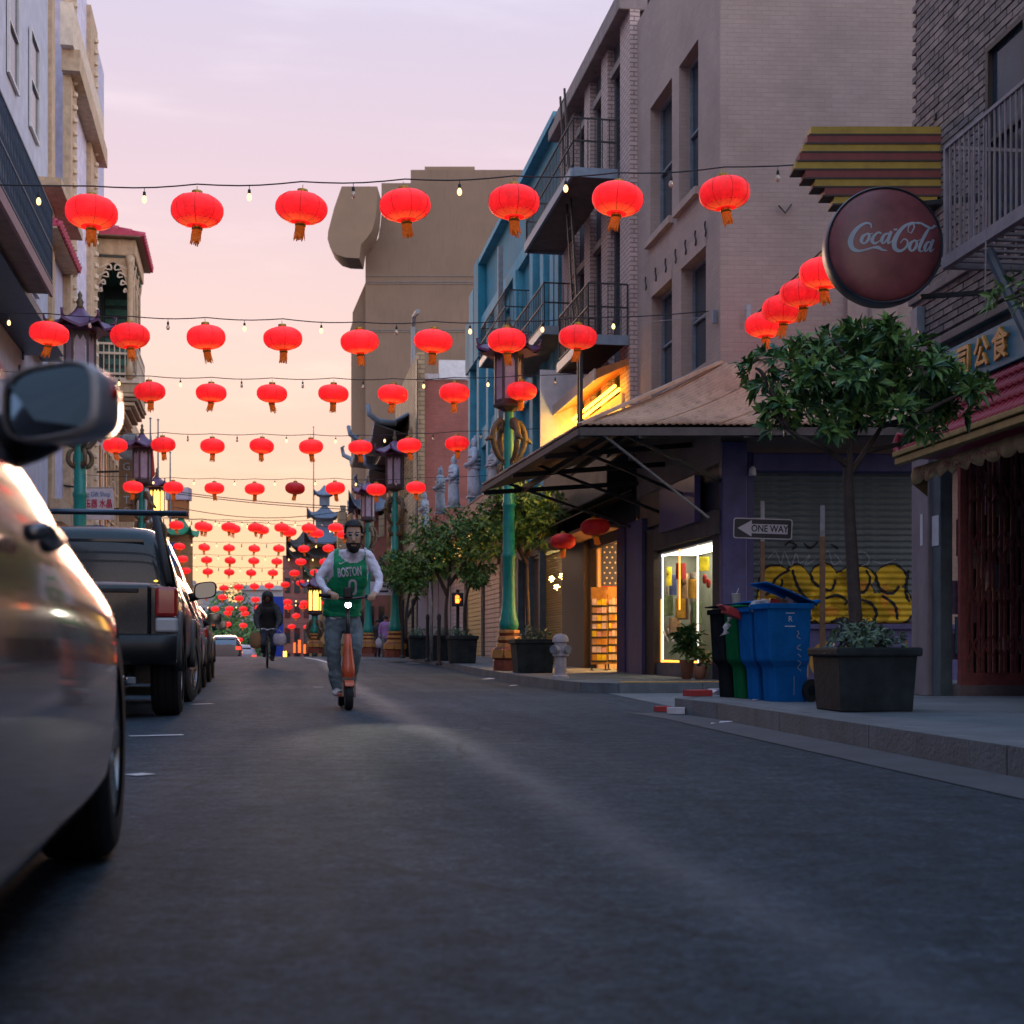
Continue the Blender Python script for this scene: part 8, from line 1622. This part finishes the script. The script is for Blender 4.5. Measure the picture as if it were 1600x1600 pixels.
def jersey(c, n):
    x, y = P_(c)
    if y > 963 or y < 858: return False
    if y > 935: return 503 < x < 566
    # arm holes
    if x < 521 - max(0, (y - 900)) * .75 + max(0, 880 - y) * .0 and y < 928: return False
    if x > 572 + max(0, (y - 908)) * .4: return False
    if y < 896 and not (522 < x < 574): return False
    # scooped neck, front and back
    if ((x - 550.5) / 18.5) ** 2 + ((y - 862) / 17.0) ** 2 < 1: return False
    if y < 868 and (530 < x < 566): return False
    return True
J = shell(body, rider, jersey, .012, 'jersey_green', 'jersey', only=(2, 4), thick=.005)
def jtrim(c, n):
    x, y = P_(c)
    k = ((x - 550.5) / 18.5) ** 2 + ((y - 862) / 17.0) ** 2
    return jersey(c, n) and ((1 <= k < 1.16) or (y < 900 and (521.5 < x < 523.2 or 571 < x < 573)))
JT = shell(body, rider, jtrim, .0185, 'shirt_white', 'jersey_trim', only=(4,), thick=.003)
H_ = shell(body, rider, lambda c, n: (lambda x, y: 539 < x < 566 and (y < 823.5 + (3.0 if abs(x - 552) > 11.0 else 0) + (14 if (c + RD).y > 13.86 else 0)) and y > 805 or (11.0 < abs(x - 552.4) < 13.0 and 820 < y < 833))(*P_(c)), .012, 'hair_black', 'hair', thick=.01)
BE = shell(body, rider, lambda c, n: (lambda x, y: 538 < x < 567 and 847.5 < y < 868 and (c + RD).y < 13.84 and not (abs(x - 552.4) < 3.6 and 850.2 < y < 852.6) and not (abs(x - 552.4) < 6 and y < 846.8))(*P_(c)) or (lambda x, y: 10.8 < abs(x - 552.4) < 14.5 and 836 < y < 862 and (c + RD).y < 13.85)(*P_(c)), .008, 'beard_black', 'beard', thick=.008)
bvh = BVHTree.FromPolygons([v.co.copy() for v in body.data.vertices], [tuple(p.vertices) for p in body.data.polygons])
def drape(me, lift, parent, name):
    "lay lettering, drawn in photo pixels, on the chest"
    o_ = cam.location - RD
    for v in me.vertices:
        tgt = at(v.co.x, v.co.y, 13.9) - RD; d = (tgt - o_).normalized(); h = bvh.ray_cast(o_, d)
        v.co = (h[0] - d * (lift + v.co.z)) if h[0] is not None else tgt
    me.update(); return link(name, me, parent)
def chest_text(body_, cx, cy, size, m, width, rot=0.0, lift=.036, sub=1, bold=.0):
    me = text_mesh(body_, size, MATS[m], .0, width=width, bold=bold, spacing=1.0); me.transform(Matrix(((1, 0, 0, cx), (0, -1, 0, cy), (0, 0, 1, 0), (0, 0, 0, 1))) @ Matrix.Rotation(rot, 4, 'Z')); return drape(me, lift, rider, 'jersey_lettering')
chest_text('BOSTON', 546.3, 894, 20, 'shirt_white', .47, .09, bold=.6); chest_text('BOSTON', 548.7, 894.2, 20, 'jersey_green', .50, .09, .026, bold=-.15) if False else None
mb = MB(); ribbon(mb, [(551, 906.5, 4.0), (546.8, 909, 3.6), (545.8, 917, 3.6), (546.8, 926, 3.8), (551, 928.5, 4.0), (555.2, 926, 3.8), (556.2, 917, 3.6), (555.2, 909, 3.6), (551, 906.5, 4.0)], lambda a, b: (a, b, 0), 5); drape(mb.mesh('jersey_number', 'shirt_white'), .036, rider, 'jersey_number')
mb = MB(); ribbon(mb, [(530.3, 878.5, .8), (531.0, 880.6, 1.8), (533.5, 880.4, 1.6), (539.5, 877, .3)], lambda a, b: (a, b, 0), 5); drape(mb.mesh('jersey_emblem', 'shirt_white'), .036, rider, 'jersey_emblem')
for ex in (547.3, 557.6):
    o_ = cam.location - RD; dr = (q(ex, 836.2, 13.8) - o_).normalized(); e = bvh.ray_cast(o_, dr)[0] - dr * .002; mb = MB(); mb.lathe([(.0, -.011), (.013, -.006), (.015, 0), (.013, .006), (.0, .011)], 10, tuple(e), 1.2, .5); mb.build('eye_lens', mat('lens_dark', (.03, .022, .02), .15, 0), rider, smooth=True)
    mb = MB(); mb.tube([e + Vector((.024 * math.cos(a), -.012, .017 * math.sin(a))) for a in [2 * math.pi * i / 16 for i in range(17)]], .0022, 5, False); mb.build('glasses_rim', 'chrome', rider, smooth=True)
    mb = MB(); mb.tube([e + Vector((-.022, .004, .024)), e + Vector((0, -.004, .029)), e + Vector((.022, .004, .024))], .0055, 6); mb.build('eyebrow', 'hair_black', rider, smooth=True)
# --- the scooter
SO = at(545, 1115, 13.62); SO.z = 0
sk = thing('kick_scooter', 'orange electric kick scooter with a bright headlight under the rider', 'scooter', SO, math.atan2(.19, 1.0)); rzs = Matrix.Rotation(-math.atan2(.19, 1.0), 3, 'Z')
mat('scooter_orange', (.62, .10, .035), .38, .12, 9, coat=.3); mat('scooter_metal', (.09, .085, .09), .35, .2, 9, metal=.6)
def sc(x, y, z): return (x, y, z)
def swheel(y, r, w, x=0):
    o = bpy.data.objects.new('wheel', None); COL.objects.link(o); o.parent = sk; o.location = (x, y, r); t = MB(); t.strip([[(xx, rr_ * math.cos(a), rr_ * math.sin(a)) for a in (2 * math.pi * j / 32 for j in range(32))] for rr_, xx in ((r * .62, -w / 2), (r * .88, -w / 2), (r * .98, -w * .25), (r, 0), (r * .98, w * .25), (r * .88, w / 2), (r * .62, w / 2))], close=True); t.build('tyre', 'tyre', o, smooth=True); h = MB(); h.tube([(-w * .5, 0, 0), (w * .5, 0, 0)], r * .6, 20); h.build('hub_motor', 'scooter_metal', o, auto=40)
swheel(0, .135, .075); swheel(1.02, .125, .07)
mb = MB(); mb.tube([(0, .02, .30), (0, .06, .42), (0, .10, .62), (0, .115, .74)], [.066, .062, .040, .030], 14, ell=(1.0, .75)); mb.build('front_column', 'scooter_orange', sk, smooth=True)
mb = MB(); mb.tube([(0, .115, .72), (0, .15, 1.02)], .020, 12); mb.build('stem', 'scooter_metal', sk, smooth=True)
mb = MB()
for s in (-1, 1): mb.bar((s * .058, .03, .32), (s * .058, .0, .135), .016, .035, (0, 1, 0))
mb.box(-.066, .066, -.02, .07, .285, .325); mb.build('fork', 'scooter_metal', sk)
mb = MB(); mb.strip([[(x, -.155 * math.cos(a), .135 + .160 * math.sin(a)) for x in (-.046, -.03, 0, .03, .046)] for a in [.7 + i * .15 for i in range(11)]]); fo = mb.build('mudguard', 'scooter_orange', sk, smooth=True); fo.modifiers.new('t', 'SOLIDIFY').thickness = .006
mb = MB(); mb.box(-.085, .085, .17, .86, .125, .165); mb.build('deck', 'scooter_orange', sk, bevel=.012); MB().box(-.07, .07, .2, .84, .166, .172).build('deck_grip', 'rubber', sk)
mb = MB(); mb.tube([(0, .07, .36), (0, .14, .22), (0, .20, .15)], [.045, .045, .04], 10, ell=(1.3, 1)); mb.build('neck', 'scooter_orange', sk, smooth=True)
mb = MB(); mb.tube([(-.26, .10, 1.115), (-.14, .13, 1.10), (0, .15, 1.085), (.14, .13, 1.10), (.26, .10, 1.115)], .014, 10); mb.build('handlebar', 'scooter_metal', sk, smooth=True)
for s in (-1, 1):
    MB().tube([(s * .17, .12, 1.105), (s * .28, .095, 1.118)], .019, 10).build('grip', 'rubber', sk, smooth=True); MB().tube([(s * .15, .11, 1.10), (s * .19, .05, 1.075), (s * .27, .04, 1.08)], .007, 6).build('brake_lever', 'scooter_metal', sk, smooth=True)
MB().box(-.045, .045, .10, .15, 1.09, 1.20).build('display', 'trim_black', sk, bevel=.015)
mb = MB(); mb.tube([(0, .135, 1.03), (0, .085, 1.025)], [.034, .036], 14); mb.build('lamp_housing', 'trim_black', sk, auto=40); MB().lathe([(.0, .0)] and [(.005, -.012), (.024, -.008), (.030, 0)], 14, (0, 0, 0)).build('headlight', glow('headlight_white', (1, .93, .74), 40), sk, smooth=True, loc=(0, .083, 1.025)).rotation_euler.x = R(90)
sp_d = bpy.data.lights.new('headlight_beam', 'SPOT'); sp_o = bpy.data.objects.new('headlight_beam', sp_d); COL.objects.link(sp_o); sp_o.parent = sk; sp_o.location = (0, .05, 1.02); sp_d.energy = 60; sp_d.spot_size = R(24); sp_d.spot_blend = 1.0; sp_d.color = (1, .9, .68); sp_d.shadow_soft_size = .03
sp_o.rotation_euler = Vector((.02, -5.0, -1.02)).to_track_quat('-Z', 'Y').to_euler()
# --- hooded cyclist
CY = at(418, 1037, 36); CY.z = ground_z(36)
cyc = thing('person', 'hooded cyclist in a black jacket riding towards the viewer', 'person', CY)
def c(px, py, dd=0): return at(px, py, 36 + dd) - CY
L_ = [([c(419, 982, .45), c(419, 965, .35), c(419, 950, .2), c(419, 943, .15)], [.19, .20, .22, .15], 1, (1.15, .85)), ([c(409, 948, .18), c(419, 944, .15), c(429, 948, .18)], [.10, .10, .10], 1, (1, 1)), ([c(418, 941, .1), c(418, 936, .05), c(418, 931, .05)], [.085, .105, .10], 0, (.95, 1.1)),
      ([c(408, 949, .18), c(402, 962, .1), c(401, 972, 0), c(403, 979, -.12)], [.10, .095, .08, .055], 1, (1, 1)), ([c(430, 949, .18), c(436, 962, .1), c(437, 972, 0), c(433, 979, -.12)], [.10, .095, .08, .055], 1, (1, 1)),
      ([c(414, 982, .45), c(411, 995, .15), c(411, 1004, .0), c(412, 1015, .2), c(413, 1022, .25)], [.12, .105, .085, .07, .055], 2, (1, 1)), ([c(424, 982, .45), c(427, 997, .3), c(427, 1010, .2), c(426, 1022, .35), c(425, 1029, .35)], [.12, .105, .085, .07, .055], 2, (1, 1)), ([c(413, 1024, .3), c(413, 1025, .12)], [.05, .045], 3, (1, .8)), ([c(425, 1030, .4), c(425, 1031, .22)], [.05, .045], 3, (1, .8))]
for x in (403.5, 432.5):
    for k in range(5): L_.append(([c(x - 1.6 + .8 * k, 979, -.14), c(x - 1.6 + .8 * k, 980, -.20), c(x - 1.6 + .8 * k, 981.5, -.17)], [.014, .013, .012], 0, (1, 1)))
cb_ = human(cyc, L_, .016, 5, 'body', ('skin_dark', 'jacket_black', 'trouser_navy', 'trim_black'))
shell(cb_, cyc, lambda p, n: (lambda x, y: 411 < x < 425 and 922 < y < 945 and (((x - 418) / 4.6) ** 2 + ((y - 937) / 6) ** 2 > 1 or (p + CY).y > 36.05))(*pix(p + CY)), .035, 'jacket_black', 'hood', thick=.02)
bk = thing('bicycle', 'dark bicycle ridden by the hooded cyclist, seen from the front', 'bicycle', CY, math.atan2(.19, 1))
for y, nm in ((0, 'front'), (1.05, 'rear')):
    o = bpy.data.objects.new('wheel', None); COL.objects.link(o); o.parent = bk; o.location = (0, y, .34); t = MB(); t.tube([(0, .33 * math.cos(a), .33 * math.sin(a)) for a in [2 * math.pi * i / 36 for i in range(37)]], .021, 8, False); t.build('tyre', 'tyre', o, smooth=True); t = MB(); t.tube([(0, .305 * math.cos(a), .305 * math.sin(a)) for a in [2 * math.pi * i / 36 for i in range(37)]], .011, 6, False); t.build('rim', 'alloy', o, smooth=True); t = MB()
    for i in range(16): a = 2 * math.pi * i / 16; t.tube([((-1) ** i * .03, 0, 0), (0, .3 * math.cos(a), .3 * math.sin(a))], .002, 4)
    q_ = t.build('spokes', 'chrome', o); q_['kind'] = 'stuff'
for a_, b_, r_ in (((0, .18, .84), (0, .50, .30), .018), ((0, .50, .30), (0, .72, .90), .016), ((0, .20, .82), (0, .70, .82), .016), ((0, .50, .30), (.0, 1.05, .34), .012), ((0, .70, .84), (0, 1.05, .34), .011)): MB().tube([a_, b_], r_, 8).build('frame_tube', mat('bike_paint', (.12, .05, .06), .35, .2, 8, metal=.4), bk, smooth=True)
for s in (-1, 1): MB().tube([(s * .045, 0, .34), (s * .045, .08, .62), (s * .03, .12, .72)], .012, 8).build('fork_blade', 'bike_paint', bk, smooth=True)
MB().tube([(0, .12, .70), (0, .18, .95)], .016, 8).build('steerer', 'bike_paint', bk); MB().tube([(-.29, .12, .98), (-.1, .10, 1.0), (0, .16, .97), (.1, .10, 1.0), (.29, .12, .98)], .013, 8).build('handlebar', 'chrome', bk, smooth=True); mb = MB(); mb.tube([(0, .62, .93), (0, .80, .95), (0, .88, .95)], [.03, .07, .08], 10, ell=(1, .5)); mb.build('saddle', 'trim_black', bk, smooth=True)
mb = MB(); mb.bar((-.12, .42, .42), (.12, .58, .18), .02); mb.build('crank', 'alloy', bk); 
for s, yy, zz_ in ((-1, .40, .42), (1, .60, .18)): MB().box(min(s * .12, s * .2), max(s * .12, s * .2), yy - .04, yy + .04, zz_ - .012, zz_ + .012).build('pedal', 'trim_black', bk)
def bag(x, z0, w, h, m, label, handle_z):
    p = Vector((CY.x + x, CY.y - .05, CY.z + z0)); o = thing('carrier_bag', label, 'bag', p); mb = MB(); rr_ = random.Random(int(w * 100)); mb.strip([[(math.cos(a) * w * f * (1 + .06 * math.sin(3 * a + k)), math.sin(a) * w * .6 * f, h * t) for a in (2 * math.pi * j / 16 for j in range(16))] for k, (t, f) in enumerate(((0, .3), (.05, .85), (.3, 1.0), (.7, .98), (.9, .85), (1, .7)))], close=True); mb.build('sack', m, o, smooth=True)
    MB().tube([(-w * .5, 0, h * .97), (-.01, 0, handle_z), (w * .5, 0, h * .97)], .01, 6).build('handle', m, o, smooth=True)
bag(-.30, .50, .15, .40, mat('bag_tan', (.26, .15, .07), .8, .2, 9), 'tan shopping bag hanging from the left end of the handlebar', .47); bag(.32, .56, .17, .32, mat('bag_pale', (.42, .40, .48), .5, .25, 9), 'pale plastic bag hanging from the right end of the handlebar', .41)
# --- walkers on the far pavement
def walker(px, ytop, ybot, d, label, top, legs, skin='skin', arm=0):
    o0 = at(px, ybot, d); h = (ybot - ytop) / FPX * d; k = h / 1.72; o = thing('person', label, 'person', o0, .2)
    L = [([(0, 0, .92 * k), (0, 0, 1.1 * k), (0, 0, 1.32 * k), (0, 0, 1.42 * k)], [.15 * k, .145 * k, .17 * k, .11 * k], 1, (1.1, .75)), ([(-.17 * k, 0, 1.38 * k), (0, 0, 1.41 * k), (.17 * k, 0, 1.38 * k)], [.07 * k, .07 * k, .07 * k], 1, (1, 1)), ([(0, 0, 1.42 * k), (0, 0, 1.5 * k)], [.055 * k, .055 * k], 0, (1, 1)), ([(0, -.01, 1.55 * k), (0, 0, 1.62 * k), (0, 0, 1.66 * k)], [.07 * k, .088 * k, .075 * k], 0, (.9, 1.1)),
         ([(-.19 * k, 0, 1.38 * k), (-.24 * k, .03, 1.12 * k), (-.24 * k, -.04, .90 * k)], [.06 * k, .05 * k, .038 * k], 1, (1, 1)), ([(.19 * k, 0, 1.38 * k), (.24 * k, -.04, 1.12 * k), (.24 * k, -.10, .90 * k)], [.06 * k, .05 * k, .038 * k], 1, (1, 1)),
         ([(-.08 * k, 0, .92 * k), (-.09 * k, -.08, .5 * k), (-.09 * k, -.02, .1 * k)], [.10 * k, .075 * k, .055 * k], 2, (1, 1)), ([(.08 * k, 0, .92 * k), (.09 * k, .08, .5 * k), (.09 * k, .22, .12 * k)], [.10 * k, .075 * k, .055 * k], 2, (1, 1)), ([(-.09 * k, .0, .05 * k), (-.09 * k, -.14, .04 * k)], [.045 * k, .04 * k], 3, (1, .8)), ([(.09 * k, .24, .06 * k), (.09 * k, .10, .04 * k)], [.045 * k, .04 * k], 3, (1, .8))]
    for s in (-1, 1):
        for j in range(5): L.append(([(s * .24 * k + (-.02 + .01 * j), -.05 - .04 * (s > 0), .86 * k), (s * .24 * k + (-.02 + .01 * j), -.06 - .04 * (s > 0), .80 * k)], [.013, .011], 0, (1, 1)))
    b = human(o, L, .02, 4, 'body', (skin, top, legs, 'trim_black')); shell(b, o, lambda p, n: p.z > 1.60 * k or (p.z > 1.52 * k and p.y > .02), .018, 'hair_black', 'hair', thick=.01); return o0, k
w0, k0 = walker(602, 962, 1028, 55, 'walker in a purple shirt carrying a white bag on the far pavement', 'shirt_purple', 'trouser_grey')
o = thing('carrier_bag', 'white bag in the hand of the purple-shirted walker', 'bag', w0 + Vector((-.26 * k0, -.08, .38 * k0))); mb = MB(); mb.lathe([(.05, 0), (.14, .06), (.16, .2), (.10, .34), (.02, .42)], 14, (0, 0, 0), 1, .6); mb.build('sack', 'bag_pale', o, smooth=True); MB().tube([(-.03, 0, .40), (0, 0, .50), (.03, 0, .40)], .01, 6).build('handle', 'bag_pale', o, smooth=True)
walker(590, 968, 1030, 57, 'walker in dark clothes beside the purple-shirted walker', 'jacket_black', 'trouser_navy')
